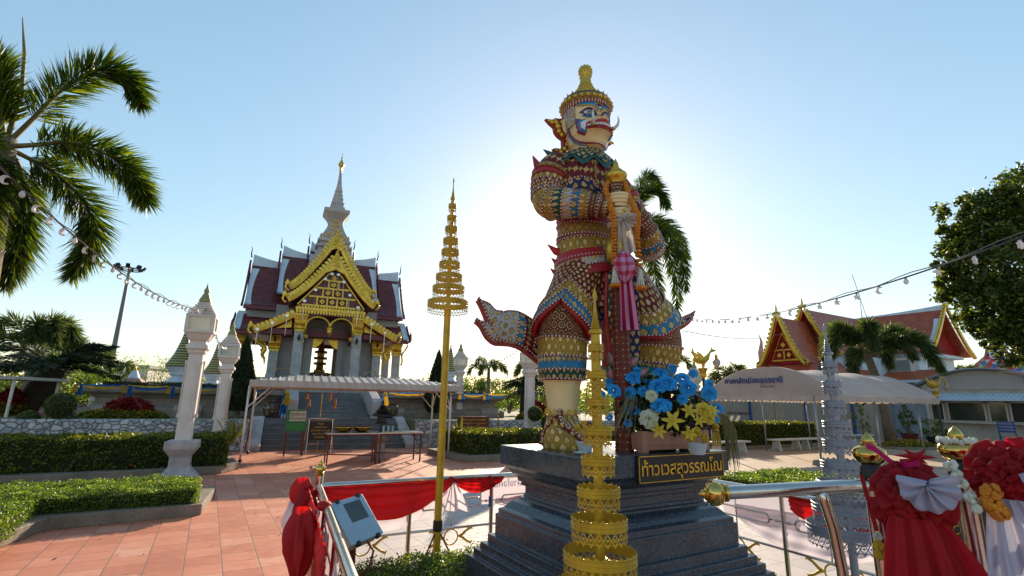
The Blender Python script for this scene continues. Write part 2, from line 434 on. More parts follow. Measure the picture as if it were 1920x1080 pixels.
M['barkdark'] = mat('dark_shaggy_bark', (.05, .032, .02), (.025, .016, .01), .95, 0, 10, .9, 40)
M['cement'] = mat('weathered_render', (.34, .27, .22), (.20, .16, .13), .85, 0, 1.6, .5, 12)
M['wallgrey'] = mat('grey_stone_cladding', (.33, .31, .30), (.27, .25, .25), .6, 0, 2, .1, 20)
M['cloth_blue'] = mat('blue_drape', (.02, .14, .42), (.015, .09, .30), .7, 0, 4, .1, 20, trans=(.03, .2, .5, .3))
M['cloth_yellow'] = mat('yellow_drape', (.70, .42, .02), (.52, .28, .015), .7, 0, 4, .1, 20, trans=(.8, .5, .03, .3))
M['cloth_red'] = mat('red_drape', (.42, .008, .012), (.28, .004, .008), .7, 0, 3, .15, 60, trans=(.85, .01, .01, .32))
M['cloth_white'] = mat('white_drape', (.66, .60, .66), (.56, .50, .58), .7, 0, 3, .15, 60, trans=(.8, .7, .75, .45))
M['black'] = mat('black_metal', (.02, .02, .022), None, .4, .3)
M['glasswin'] = mat('dark_window_glass', (.04, .06, .05), (.02, .03, .03), .08, 0, 3, spec=.8)
def cn(m):
    return m
# ================================================================== ground sheets
def sheet(name, pts, z, m, kind='structure', thick=None):
    b = MB(); b.add([(x, y, z) for x, y in pts], [tuple(range(len(pts)))])
    o = b.build(name, m); return tag(o, kind=kind)
sheet('ground', [(-1500, -1500), (1500, -1500), (1500, 1500), (-1500, 1500)], -.06, M['ground'])
sheet('tiled_plaza', [(-14, -10), (11.2, -10), (11.2, 24), (-14, 24)], 0.0, M['tile_red'])
sheet('pale_tile_floor', [(.95, -6), (8.6, -6), (8.6, 9.4), (1.95, 9.4), (1.2, 5.4)], .004, M['tile_white'])
sheet('tan_paved_yard', [(11.2, -10), (60, -10), (60, 40), (11.2, 40)], -.004, M['tile_tan'])

# ================================================================== temple precinct, turned 6 degrees
TO = (3.95, 18.3, 0); TR = rad(-6)
def TW(X_, Y_, z=0):
    c, s = math.cos(TR), math.sin(TR); return Vector((TO[0]+c*X_-s*Y_, TO[1]+s*X_+c*Y_, z))
b = MB(); b.box(-40, -2.75, .3, 40, -.05, .93); b.box(2.75, 12.5, .3, 40, -.05, .93); b.box(-2.75, 2.75, 2.2, 40, -.05, .92)
o = b.build('raised_lawn', M['grass'], loc=TO, rz=TR); tag(o, kind='structure')
b = MB(); b.box(-2.75, 2.75, 2.0, 4.0, .92, .95)
o = b.build('stair_landing', M['step'], loc=TO, rz=TR); tag(o, kind='structure')
def stonew(x0, x1, label):
    t = thing('stone_wall', label, 'wall', TW((x0+x1)/2, 0.1), TR)
    b = MB(); h = (x1-x0)/2; b.box(-h, h, 0, .32, -.02, .97); b.build('stonework', M['stonewall'], t, bevel=.03)
stonew(-40, -2.75, 'grey crazy stone retaining wall left of the temple stairs')
stonew(2.75, 12.5, 'grey crazy stone retaining wall right of the temple stairs')
# staircase
t = thing('temple_staircase', 'wide dark granite staircase rising to the temple with pale cheek walls', 'stairs', TO, TR)
b = MB()
for i in range(6):
    z = .158*(i+1); b.box(-2.33, 2.33, .36*i, 2.3, z-.158, z-.012)
b.build('lower_flight', M['step'], t)
b = MB()
for i in range(6): z = .158*(i+1); b.box(-2.35, 2.35, .36*i-.03, .36*i+.36, z-.012, z)
b.build('tread', M['granite_l'] if 0 else M['step'], t)
b = MB()
for i in range(8):
    z = .95+.125*(i+1); b.box(-1.25, 1.45, 2.6+.4*i, 6.2, z-.125, z)
b.build('upper_flight', M['step'], t)
for s in (-1, 1):
    b = MB(); x0 = 2.34 if s > 0 else -2.72; b.plate([(x0, -.25, 0), (x0, -.25, .18), (x0, 2.1, 1.02), (x0, 2.4, 1.02), (x0, 2.4, 0)], (.38, 0, 0)); b.build('cheek_wall', M['pinkstone'], t, bevel=.02)
for x0 in (-1.62, 1.46):
    b = MB(); b.plate([(x0, 2.25, .92), (x0, 2.25, 1.62), (x0, 2.45, 1.72), (x0, 4.3, 2.22), (x0, 4.6, 2.22), (x0, 4.6, .92)], (.36, 0, 0)); b.build('balustrade', M['pinkstone'], t, bevel=.03)
# moulded terrace wall (temple platform)
PZ = 1.95
def terrace(x0, x1, label):
    t = thing('terrace_wall', label, 'wall', TW((x0+x1)/2, 4.0), TR); h = (x1-x0)/2; b = MB()
    prof = [(.0, .90), (.0, 1.2), (-.12, 1.26), (-.3, 1.30), (-.34, 1.42), (-.34, 1.58), (-.26, 1.62), (-.26, 1.66), (-.08, 1.76), (0, 1.78), (0, 1.98)]
    seg = []
    xs = [-h+.6*i for i in range(int(2*h/.6)+1)]
    R = []
    for o_, z in prof: R.append([(-h+max(0, -o_), o_*-1, z), (h-max(0, -o_), o_*-1, z), (h-max(0, -o_), 2, z), (-h+max(0, -o_), 2, z)])
    b.rings(R); b.build('moulding', M['cement'], t, bevel=.015)
    # buttress projections
    b = MB(); n = max(1, int(2*h/2.6))
    for i in range(n+1):
        cx = -h+.8+i*(2*h-1.6)/max(1, n); b.plate([(cx-.45, -.001, .9), (cx-.45, -.22, .9), (cx-.45, -.22, 1.16), (cx-.45, -.05, 1.34), (cx-.45, -.001, 1.36)], (.9, 0, 0))
    b.build('buttress', M['cement'], t)
    return t
terrace(-8.3, -1.7, 'weathered moulded terrace wall left of the temple stairs with a blue and yellow drape')
terrace(1.9, 8.0, 'weathered moulded terrace wall right of the temple stairs with a blue and yellow drape')
b = MB(); b.box(-8.2, 8.2, 6.0, 24, .9, PZ); b.box(-8.2, -1.7, 5.9, 6.1, .9, PZ); o = b.build('temple_platform', M['wallgrey'], loc=TO, rz=TR); tag(o, kind='structure')
def swag(name, label, parent, pts, w, m, cat='drape', depth=.25, folds=3, thick=.012, sag=.3):
    pass
# ------------------------------------------------------------------ Thai roof builder (frame: gable faces -y, ridge along y)
def prof(w_, zr, ze, p, v): return (w_*v, ze+(zr-ze)*max(0, 1-v)**p)
def roof_slab(b, w_, zr, ze, y0, y1, p=1.35, n=10, sides=(-1, 1), v0=0., v1=1., off=0.):
    for s in sides:
        Rr = []
        L = 0; prev = None; ls = []
        for j in range(n+1):
            v = v0+(v1-v0)*j/n; x, z = prof(w_, zr, ze, p, v)
            if prev: L += math.hypot(x-prev[0], z-prev[1])
            prev = (x, z); ls.append((x, z, L))
        vs = []; fs = []; uv = []
        for x, z, l in ls: vs += [(s*x, y0, z+off), (s*x, y1, z+off)]
        for j in range(n):
            a = 2*j; f = (a, a+1, a+3, a+2); q = [(y0, ls[j][2]), (y1, ls[j][2]), (y1, ls[j+1][2]), (y0, ls[j+1][2])]
            if s > 0: f = f[::-1]; q = q[::-1]
            fs.append(f); uv.append(q)
        b.add(vs, fs, uv)
def barge(b, w_, zt, ze, y, bw=.17, th=.12, p=1.4, teeth=16, scroll=.2, tooth=.13, t0=0., sides=(-1, 1), tip=True, step=False):
    for s in sides:
        pts = []; n = 24
        for i in range(n+1):
            t = t0+(1-t0)*i/n; x, z = prof(w_, zt, ze, p, t); pts.append(Vector((s*x, y, z)))
        R = []
        for i, q in enumerate(pts):
            d = (pts[min(i+1, n)]-pts[max(i-1, 0)]).normalized(); nn = Vector((-d.z*s, 0, d.x*s))
            if nn.z < 0: nn = -nn
            nn = nn*(bw/2)
            R.append([q-nn+Vector((0, -th/2, 0)), q+nn*.2+Vector((0, -th/2-.02, 0)), q+nn+Vector((0, -th/2, 0)), q+nn+Vector((0, th/2, 0)), q-nn+Vector((0, th/2, 0))])
        b.rings(R)
        for k in range(teeth):
            f = (k+.5)/teeth*n; i = int(f); q = pts[i].lerp(pts[min(i+1, n)], f-i)
            d = (pts[min(i+1, n)]-pts[max(i-1, 0)]).normalized(); nn = Vector((-d.z*s, 0, d.x*s))
            if nn.z < 0: nn = -nn
            L = (pts[0]-pts[-1]).length/teeth*.42
            e = Vector((0, th*.4, 0)); a = q+nn*bw*.5-d*L; c = q+nn*bw*.5+d*L
            b.plate([a-e/2, c-e/2, c+nn*tooth-e/2, q+nn*(bw*.5+tooth*1.15)-e/2, a+nn*tooth*.8-e/2], e)
        if scroll:
            q = pts[-1]; d = (pts[-1]-pts[-3]).normalized(); c = q+d*scroll*.4+Vector((0, 0, scroll*.55)); P_ = []
            for k in range(26):
                a = -PI/2+s*0+k/25*3.6*PI/1.9; rr = scroll*(1-.75*k/25)
                P_.append(c+Vector((s*rr*math.cos(a), -.02-k*.002, rr*math.sin(a))))
            b.tube(P_, [scroll*.30*(1-.55*k/25) for k in range(26)], 7)
            b.lathe([(scroll*.75, 0), (scroll*.7, .05)], (0, 0, 0), 3) if 0 else None
            e = Vector((0, .08, 0))
            b.plate([c+Vector((s*-.1*scroll, 0, scroll*.8)), c+Vector((s*.95*scroll, 0, scroll*.2)), c+Vector((s*1.0*scroll, 0, scroll*1.0)), c+Vector((s*.55*scroll, 0, scroll*2.0)), c+Vector((s*.1*scroll, 0, scroll*1.35))], e)
    if tip:
        b.plate([(-bw*.9, y, zt-.45), (bw*.9, y, zt-.45), (bw*.35, y, zt+.05), (0, y, zt+.45), (-bw*.35, y, zt+.05)], (0, th*.7, 0))
def spike(b, y, z, h=.55, lean=.1, r=.045):
    b.tube([(0, y, z-.1), (0, y-lean*.5, z+h*.3), (0, y-lean*.2, z+h*.7), (0, y-lean, z+h)], [r, r*.8, r*.5, .008], 6)
def ridge_verge(b, w_, zr, ze, y0, y1, p, lift=.38, vw=.3, rh=.14):
    """pale raised ridge sweeping up to the gable end at y0, and the pale verge strip down both slopes"""
    n = 12; R = []
    for i in range(n+1):
        t = i/n; y = y0+(y1-y0)*t; up = lift*(1-t)**3; top = zr+rh+up; x = .05+.05*(1-t)
        R.append([(-x-.03, y, zr-.12), (x+.03, y, zr-.12), (x, y, top), (-x, y, top)])
    b.rings(R)
    for s in (-1, 1):
        vs = []; m = 10
        for j in range(m+1):
            v = j/m; x, z = prof(w_, zr, ze, p, v); wv = vw*(1-.35*math.sin(PI*v)) + (.18*(1-v)**4)
            vs += [(s*x, y0-.03, z-.03), (s*x, y0-.03, z+.06), (s*x, y0+wv, z+.06), (s*x, y0+wv, z-.03)]
        fs = []
        for j in range(m):
            a = 4*j
            for k in range(4):
                k2 = (k+1) % 4; f = (a+k, a+k2, a+4+k2, a+4+k); fs.append(f if s < 0 else f[::-1])
        fs.append((0, 1, 2, 3)); fs.append((4*m+3, 4*m+2, 4*m+1, 4*m))
        b.add(vs, fs)

# ------------------------------------------------------------------ the shrine itself
tm = thing('shrine_temple', 'tall white spired temple with maroon tiled roofs and gilded double gable above the stairs', 'temple', TO, TR)
CY = 12.0; FZ = 2.62
b = MB(); b.box(-4.3, 4.3, 7.3, 16.7, PZ, PZ+.3); b.box(-4.1, 4.1, 7.5, 16.5, PZ+.3, FZ); b.build('base', M['wallgrey'], tm, bevel=.03)
b = MB()    # core walls with doorways on front and back, openings at the sides
def wall_hole(b, x0, x1, y0, y1, z0, z1, hx, hz):
    b.box(x0, -hx, y0, y1, z0, z1); b.box(hx, x1, y0, y1, z0, z1); b.box(-hx, hx, y0, y1, hz, z1)
wall_hole(b, -2.55, 2.55, 9.5, 9.75, FZ, 6.4, .62, 5.0); wall_hole(b, -2.55, 2.55, 14.25, 14.5, FZ, 6.4, .85, 5.2)
b.box(-2.55, -2.3, 9.75, 11.2, FZ, 6.4); b.box(-2.55, -2.3, 12.8, 14.25, FZ, 6.4); b.box(2.3, 2.55, 9.75, 11.2, FZ, 6.4); b.box(2.3, 2.55, 12.8, 14.25, FZ, 6.4)
b.box(-2.3, 2.3, 9.75, 14.25, 6.2, 6.4)
b.build('wall', M['wallgrey'], tm)
b = MB()
for x0, x1, z0, z1 in ((-.92, -.62, FZ, 5.3), (.62, .92, FZ, 5.3), (-.62, .62, 5.0, 5.3)): b.box(x0, x1, 9.40, 9.5, z0, z1)
for x0, x1, z0, z1 in ((-1.0, -.92, FZ, 5.38), (.92, 1.0, FZ, 5.38), (-.92, .92, 5.3, 5.38)): b.box(x0, x1, 9.36, 9.5, z0, z1)
b.build('door_frame', M['wallgrey'], tm, bevel=.02)
for s in (-1, 1):
    b = MB(); P_ = [(s*.62, 9.44, 5.0), (s*.62, 9.44, 4.25)]+[(s*(.62-.56*math.sin(a)), 9.44, 4.25+.7*(1-math.cos(a))**.8) for a in [PI/2*i/8 for i in range(1, 9)]]+[(s*.06, 9.44, 5.0)]
    b.plate(P_, (0, .05, 0)); b.build('door_spandrel', M['gold'], tm)
# pillars
def pillar(x, y, w_, z1, zc, name='pillar'):
    b = MB(); b.box(x-w_/2-.05, x+w_/2+.05, y-w_/2-.05, y+w_/2+.05, FZ, FZ+.25, .04); b.box(x-w_/2, x+w_/2, y-w_/2, y+w_/2, FZ+.2, z1); p = b.build(name, M['granite_l'], tm, bevel=.02)
    b = MB(); h = z1-zc; k = w_/2
    b.sq([(k+.02, zc-.02), (k+.06, zc+.1*h), (k+.03, zc+.14*h), (k+.03, zc+.2*h), (k+.07, zc+.24*h), (k+.03, zc+.3*h), (k+.08, zc+.36*h), (k+.03, zc+.42*h), (k+.05, zc+.6*h), (k+.1, zc+.85*h), (k+.07, zc+.9*h), (k+.07, z1)], (x, y, 0))
    for i in range(4):                        # hanging petals
        for s in (-1, 1):
            a = x-k+(i+.5)*w_/4; b.plate([(a-.06, y-k-.04, zc+.02), (a+.06, y-k-.04, zc+.02), (a, y-k-.05, zc-.14)], (0, .03, 0)); break
    c = b.build('capital', M['gold'], p)
    return p
for x in (-1.36, 1.36): pillar(x, 8.0, .46, 5.75, 4.95)
for x in (-2.42, 2.62): pillar(x, 9.25, .44, 4.75, 4.05)
for x in (-3.95, 3.95):
    for y in (10.4, 13.6): pillar(x, y, .4, 4.9, 4.2)
# wall lamps
for x, y in ((-1.36, 7.7), (1.36, 7.7), (-1.2, 9.38), (1.2, 9.38), (-2.42, 8.96), (2.62, 8.96)):
    b = MB(); b.sphere((x, y, 4.55), .07, 8, 6, 1, 1, 1.4); b.tube([(x, y+.06, 4.45), (x, y, 4.42)], .025, 6); b.lathe([(.05, 4.63), (.005, 4.74)], (x, y, 0), 8); b.build('wall_lamp', M['black'], tm, smooth=True)
# gilded brackets
for s, x, y in ((-1, -2.72, 9.1), (1, 2.92, 9.1)):
    b = MB(); P_ = []
    for i in range(20):
        t = i/19; P_.append((x+s*(.05+.48*t**1.5+.1*math.sin(t*9)), y, 3.55+1.05*t))
    b.tube(P_, [.05+.06*math.sin(PI*i/19) for i in range(20)], 7)
    for (cx, cz, r) in ((.22, 4.25, .15), (.42, 4.45, .12), (.2, 3.95, .1)):
        b.tube([(x+s*(cx+r*(1-k/22)*math.cos(k*.55)), y-.03, cz+r*(1-k/22)*math.sin(k*.55)) for k in range(18)], .035, 6)
    b.plate([(x+s*.02, y, 3.5), (x+s*.16, y, 3.7), (x+s*.05, y, 3.2)], (0, .05, 0)); b.build('bracket', M['gold'], tm, smooth=True)
# side brackets by the outer pillars
for s in (-1, 1):
    for y in (10.1,):
        b = MB(); x = s*4.15; b.tube([(x+s*(.04+.3*t**2+.05*math.sin(t*9)), y, 3.6+1.2*t) for t in [i/12 for i in range(13)]], .05, 6); b.build('bracket', M['gold'], tm, smooth=True)
# low gilt rails
for x0, x1 in ((-2.2, -1.6), (1.9, 2.45)):
    b = MB(); b.tube([(x0, 7.6, FZ), (x0, 7.6, FZ+.38), (x0+.05, 7.6, FZ+.42), (x1-.05, 7.6, FZ+.42), (x1, 7.6, FZ+.38), (x1, 7.6, FZ)], .02, 6); b.build('rail', M['brass'], tm, smooth=True)
# entablatures
b = MB(); b.box(-1.62, 1.62, 7.75, 9.5, 5.75, 6.1); b.box(-3.1, 3.1, 8.9, 9.5, 4.78, 5.15); b.box(-4.2, 4.2, 10.1, 13.9, 4.9, 5.2)
b.plate([(-1.62, 7.8, 5.74), (-1.62, 7.8, 5.35), (-1.15, 7.8, 5.55), (-.5, 7.8, 5.74)], (0, .1, 0)); b.plate([(1.62, 7.8, 5.74), (1.62, 7.8, 5.35), (1.15, 7.8, 5.55), (.5, 7.8, 5.74)], (0, .1, 0))
b.build('beam', M['maroon'], tm)
b = MB()
b.box(-1.66, 1.66, 7.66, 7.748, 5.95, 6.08)
for i in range(24): x = -1.58+i*3.16/23; b.plate([(x-.055, 7.70, 5.95), (x+.055, 7.70, 5.95), (x+.055, 7.70, 5.84), (x, 7.70, 5.74), (x-.055, 7.70, 5.84)], (0, .04, 0))
for i in range(22): x = -1.5+i*3.0/21; b.plate([(x-.05, 7.68, 6.08), (x+.05, 7.68, 6.08), (x, 7.68, 6.2)], (0, .04, 0))
b.build('frieze', M['gold'], tm)
# double arch with pendant
b = MB()
for s in (-1, 1):
    P_ = [(s*(.56+.56*math.cos(a)), 7.72, 5.12+.52*math.sin(a)) for a in [PI*i/16 for i in range(17)]]
    P_ = [(s*1.14, 7.72, 4.75)]+P_; b.tube(P_, .06, 8)
    b.tube([(s*(1.05+.1*(1-k/16)*math.cos(k*.7)), 7.7, 4.62+.1*(1-k/16)*math.sin(k*.7)) for k in range(14)], .035, 6)
    b.plate([(s*1.12, 7.7, 4.5), (s*1.2, 7.7, 4.5), (s*1.14, 7.7, 4.15)], (0, .05, 0))
b.lathe([(.02, 4.68), (.1, 4.82), (.16, 4.98), (.1, 5.05), (.2, 5.1), (.1, 5.16), (.04, 5.24)], (0, 7.72, 0), 8)
b.build('double_arch', M['gold'], tm, smooth=True)
# pediment
b = MB(); b.add([(-1.62, 7.86, 6.1), (1.62, 7.86, 6.1), (0, 7.86, 8.3)], [(0, 1, 2)]); b.build('pediment_field', M['maroon'], tm, solid=.04)
b = MB(); y = 7.80
for z, hw in ((6.22, 1.42), (6.68, 1.12), (7.14, .78), (7.56, .46)): b.box(-hw, hw, y-.03, y+.04, z-.045, z+.045)
for z, xs in ((6.45, (-.72, -.24, .24, .72)), (6.91, (-.48, 0, .48)), (7.35, (-.24, .24))):
    for x in xs: b.box(x-.035, x+.035, y-.028, y+.038, z-.2, z+.2)
for z, xs in ((6.45, (-.48, 0, .48)), (6.91, (-.24, .24)), (7.35, (0,)), (7.72, (0,))):
    for x in xs:
        b.plate([(x-.13, y, z), (x, y, z-.13), (x+.13, y, z), (x, y, z+.13)], (0, -.04, 0)); b.sphere((x, y-.05, z), .05, 6, 4)
for s in (-1, 1): b.bar((s*1.6, y, 6.2), (0, y, 8.25), .14, .06)
b.build('pediment_lattice', M['gold'], tm)
# hanging bell wires in front of the pediment and eaves
for x, z in ((-.45, 7.5), (-.15, 7.8), (.15, 7.8), (.45, 7.45), (-.85, 6.9), (.8, 6.8), (-1.3, 6.3), (1.25, 6.2), (-2.0, 5.5), (2.0, 5.4), (-2.6, 5.1), (2.7, 5.0), (-3.2, 4.75)):
    b = MB(); b.tube([(x, 7.55, z), (x, 7.55, z-.9)], .012, 4); b.box(x-.07, x+.07, 7.5, 7.64, z, z+.12); b.build('bell_chain', M['steel'], tm)
# gilded bargeboards: front pair, rear higher pair, lower skirt pair
b = MB(); barge(b, 2.05, 8.75, 6.35, 7.55, .22, .14, 1.3, 17, .2, .16); b.build('bargeboard', M['gold'], tm)
b = MB(); barge(b, 2.0, 10.05, 7.15, 8.55, .22, .14, 1.3, 20, .2, .16); b.build('bargeboard', M['gold'], tm)
for s in (-1, 1):
    b = MB(); barge(b, 3.35, 6.75, 4.75, 7.75, .22, .14, 1.15, 10, .2, .16, t0=.48, tip=False, sides=(s,)); b.build('bargeboard', M['gold'], tm)
for zt, y in ((8.95, 7.52), (10.35, 8.52)):
    b = MB(); b.plate([(-.42, y, zt-1.05), (0, y, zt-.85), (.42, y, zt-1.05), (.22, y, zt-.4), (.08, y, zt), (0, y, zt+.25), (-.08, y, zt), (-.22, y, zt-.4)], (0, -.05, 0))
    for k in range(5):
        r = .16-.025*k; z = zt-.75+k*.2
        for s in (-1, 1): b.tube([(s*(r*.7+r*.6*math.cos(a)), y-.07, z+r*.6*math.sin(a)) for a in [i*.6 for i in range(9)]], .02, 5)
    b.build('gable_crest', M['gold'], tm)
for s in (-1, 1): b = MB(); b.plate([(s*1.75, 8.2, 5.1), (s*2.45, 8.2, 5.0), (s*1.75, 8.2, 5.5)], (0, .03, 0)); b.build('side_spandrel', M['gold'], tm)
# roofs, front porch
for (w_, zr, ze, y0, y1, p, v0, sd_) in ((2.0, 8.55, 6.3, 7.6, 9.8, 1.3, 0, (-1, 1)), (1.95, 9.85, 7.1, 8.6, 11, 1.3, 0, (-1, 1)), (3.3, 6.75, 4.75, 7.8, 10.2, 1.15, .46, (-1,)), (3.3, 6.75, 4.75, 7.8, 10.2, 1.15, .46, (1,))):
    b = MB(); roof_slab(b, w_, zr-.1, ze, y0, y1, p, v0=v0, sides=sd_); b.build('roof', M['roof'], tm, solid=.06)
for x0 in (-3.4, 1.7): b = MB(); b.box(x0, x0+1.7, 7.9, 8.0, 4.7, 4.95); b.build('eave_board', M['maroon'], tm)
# side and rear wings: three stepped tiers each
for ang, nm in ((90, 'r'), (-90, 'l'), (180, 'b')):
    T = Matrix.Translation((0, CY, 0)) @ Matrix.Rotation(rad(ang), 4, 'Z')
    tiers = ((2.0, 10.25, 7.6, -1.15, 0), (2.0, 9.75, 7.1, -2.6, 0), (2.0, 9.0, 6.35, -4.05, 0))
    for w_, zr, ze, y0, y1 in tiers:
        b = MB(); b.T = T; roof_slab(b, w_, zr, ze, y0, y1, 1.35); b.build('roof', M['roof'], tm, solid=.06)
        b = MB(); b.T = T; ridge_verge(b, w_, zr, ze, y0, y1, 1.35); b.build('verge', M['whiteblue'], tm)
        b = MB(); b.T = T; barge(b, w_+.08, zr+.15, ze-.05, y0-.12, .16, .08, 1.35, 9, 0, .1, tip=False); spike(b, y0-.1, zr+.45); b.build('gable_edge', M['maroon'], tm)
        b = MB(); b.T = T; b.add([(-w_*.8, y0+.15, ze), (w_*.8, y0+.15, ze), (0, y0+.15, zr-.3)], [(0, 1, 2)]); b.build('gable_wall', M['maroon'], tm, solid=.05)
    b = MB(); b.T = T; b.box(-2.05, -1.85, -4.1, 0, 6.15, 6.33); b.box(1.85, 2.05, -4.1, 0, 6.15, 6.33); b.box(-1.85, 1.85, -4.0, -3.9, 6.16, 6.32); b.build('eave_board', M['maroon'], tm)
    b = MB(); b.T = T; b.box(-1.75, -1.55, -3.9, 0, 5.5, 6.15); b.box(1.55, 1.75, -3.9, 0, 5.5, 6.15); b.box(-1.55, 1.55, -3.9, -3.7, 5.2, 6.15); b.build('upper_wall', M['wallgrey'], tm)
    for s in (-1, 1):
        b = MB(); b.T = T; roof_slab(b, 2.75, 7.6, 4.95, -4.3, 0, 1.2, v0=.58, sides=(s,)); b.build('roof', M['roof'], tm, solid=.06)
        b = MB(); b.T = T
        q = [prof(2.75, 7.6, 4.95, 1.2, v) for v in (.56, .7, .85, 1.02)]
        for i in range(3): b.bar((s*q[i][0], -4.2, q[i][1]+.04), (s*q[i+1][0], -4.2, q[i+1][1]+.04), .3, .08)
        b.bar((s*q[0][0], -4.3, q[0][1]+.06), (s*q[0][0], 0, q[0][1]+.06), .2, .12)
        b.build('verge', M['whiteblue'], tm)
        b = MB(); b.T = T; barge(b, 2.85, 7.6, 4.9, -4.42, .16, .08, 1.2, 5, 0, .1, t0=.58, tip=False, sides=(s,))
        b.tube([(s*2.8, -4.4, 4.85), (s*2.98, -4.4, 4.95), (s*3.02, -4.4, 5.3), (s*2.94, -4.4, 5.45)], [.07, .08, .05, .01], 6)
        b.build('gable_edge', M['maroon'], tm)
        b = MB(); b.T = T; b.box(s*2.7-.1, s*2.7+.1, -4.35, 0, 4.75, 4.92); b.build('eave_board', M['maroon'], tm)
# spire
M['spirew'] = mat('shaded_white_render', (.50, .44, .42), (.38, .33, .32), .6, 0, 2, .2, 15)  # white spire render, with its shaded pinkish grey tone put into the base colour
b = MB()
b.sq([(1.35, 8.5), (1.2, 9.6), (1.0, 9.7), (1.0, 9.95), (.86, 10.0), (.86, 10.25), (1.0, 10.3), (1.0, 10.42), (.78, 10.48), (.78, 10.62), (.92, 10.66), (.92, 10.78), (.84, 10.82), (.84, 10.95)], (0.06, CY, 0))
st = b.build('spire', M['spirew'], tm, bevel=.02)
b = MB(); R = []
for i in range(11):
    t = i/10; R.append((.80-.42*math.sin(PI/2*min(1, t*1.35))+.34*max(0, (t-.62)/.38)**1.6, 10.95+1.65*t))
R += [(.72, 12.6), (.74, 12.78), (.5, 12.88), (.42, 12.95)]
b.sq(R, (.06, CY, 0)); b.build('spire_shaft', M['spirew'], tm, bevel=.02)
b = MB()
for z, r in ((12.95, .42), (13.25, .36), (13.55, .30), (13.82, .25)): b.sq([(r, z), (r, z+.1), (r*.82, z+.13), (r*.8, z+.3)], (.06, CY, 0))
b.sq([(.22, 14.1), (.14, 14.5), (.09, 15.0), (.06, 15.5)], (.06, CY, 0)); b.build('spire_needle', M['spirew'], tm)
b = MB(); b.lathe([(.05, 15.4), (.1, 15.5), (.05, 15.58), (.12, 15.64), (.06, 15.72), (.16, 15.85), (.19, 15.98), (.1, 16.15), (.04, 16.3), (.05, 16.42), (.02, 16.5), (.004, 16.85)], (.06, CY, 0), 10); b.build('spire_finial', M['gold'], tm, smooth=True)
for dx, z in ((0, 12.35), (-.12, 12.1), (.12, 12.1), (0, 12.0), (-.2, 11.82), (.2, 11.82), (0, 11.72), (-.28, 11.52), (.28, 11.52), (0, 11.45), (-.12, 11.2), (.12, 11.2), (-.38, 11.18), (.38, 11.18)):
    off = .80-.42*math.sin(PI/2*min(1, (z-10.95)/1.65*1.35)); y = CY-off-.03
    b = MB(); b.plate([(dx+.06-.08, y, z), (dx+.06, y, z-.09), (dx+.06+.08, y, z), (dx+.06, y, z+.13)], (0, -.04, 0)); b.build('spire_leaf', M['goldm'], tm)
b = MB(); b.tube([(.06, CY-.78, 11.0), (.06, CY-.5, 11.5), (.06, CY-.4, 12.2)], .02, 5); b.build('spire_stem', M['goldm'], tm)
for i in range(7):
    b = MB(); x = -.7+i*.25; b.plate([(x-.08, CY-.86, 10.95), (x+.08, CY-.86, 10.95), (x, CY-.84, 11.12)], (0, -.04, 0))
    b.build('spire_petal', M['goldm'], tm)
# the city pillar inside
t = thing('city_pillar', 'gilded city pillar on a stone pedestal seen through the temple doorway', 'shrine pillar', TW(0, CY), TR)
b = MB(); b.sq([(.62, FZ), (.62, FZ+.1), (.5, FZ+.14), (.5, FZ+.3), (.6, FZ+.36), (.6, FZ+.44), (.4, FZ+.5)], (0, 0, 0)); b.build('pedestal', M['cement'], t)
b = MB(); b.lathe([(.3, FZ+.5), (.3, FZ+.62), (.2, FZ+.7), (.17, FZ+1.3), (.2, FZ+1.6), (.26, FZ+1.66), (.18, FZ+1.74), (.12, FZ+2.2), (.04, FZ+2.7)], (0, 0, 0), 14); b.build('pillar', M['gold'], t, smooth=True)
b = MB()
for z, r in ((.95, .34), (1.25, .36), (1.6, .34)): b.lathe([(r, FZ+z), (r, FZ+z+.12), (r*.7, FZ+z+.13)], (0, 0, 0), 12)
b.build('garland_tier', M['maroon'], t)
# ================================================================== chedis, jars, cypresses, drapes
def chedi(u, v_top, d, h, label, stripes=True):
    p = atd(u, v_top, d); zt = p.z; z0 = zt-h; k = h/3.2
    t = thing('chedi', label, 'stupa', (p.x, p.y, z0), TR, 'small chedis around the temple')
    b = MB(); b.sq([(.75*k, 0), (.75*k, .25*k), (.55*k, .3*k), (.55*k, .6*k)]); b.build('base', M['cement'], t)
    b = MB(); b.lathe([(.5*k, .6*k), (.34*k, .75*k), (.3*k, .85*k), (.42*k, .95*k), (.4*k, 1.0*k), (.5*k, 1.15*k), (.6*k, 1.25*k)], n=12); b.build('stem', M['whiteblue'], t, smooth='auto')
    b = MB(); b.lathe([(.56*k, 1.25*k), (.60*k, 1.32*k), (.55*k, 1.42*k), (.33*k, 1.85*k), (.19*k, 2.3*k), (.10*k, 2.7*k), (.04*k, 3.0*k)], n=24); b.build('bell', M['stripe'], t, smooth=True)
    b = MB(); b.lathe([(.05*k, 2.98*k), (.07*k, 3.03*k), (.02*k, 3.1*k), (.003, 3.2*k)], n=8); b.build('finial', M['gold'], t)
m, tt, bb = newmat('green_gold_stripe'); setv(bb, .4, 0)
sp = tt.nodes.new('ShaderNodeSeparateXYZ'); uvn = tt.nodes.new('ShaderNodeUVMap'); tt.links.new(uvn.outputs[0], sp.inputs[0])
zz = (X(sp.outputs[1])*6.5+((X(sp.outputs[0])*9).fract()-.5).abs()*.5).fract()
tt.links.new(mixc(tt, zz.step(.64, .08), (.60, .42, .10), (.012, .07, .06)), bb.inputs['Base Color']); M['stripe'] = m
chedi(353, 606, 33, 4.0, 'green and gold striped chedi behind the nearest lamp pillar')
chedi(409, 642, 36, 3.2, 'green and gold striped chedi between the two left lamp pillars')
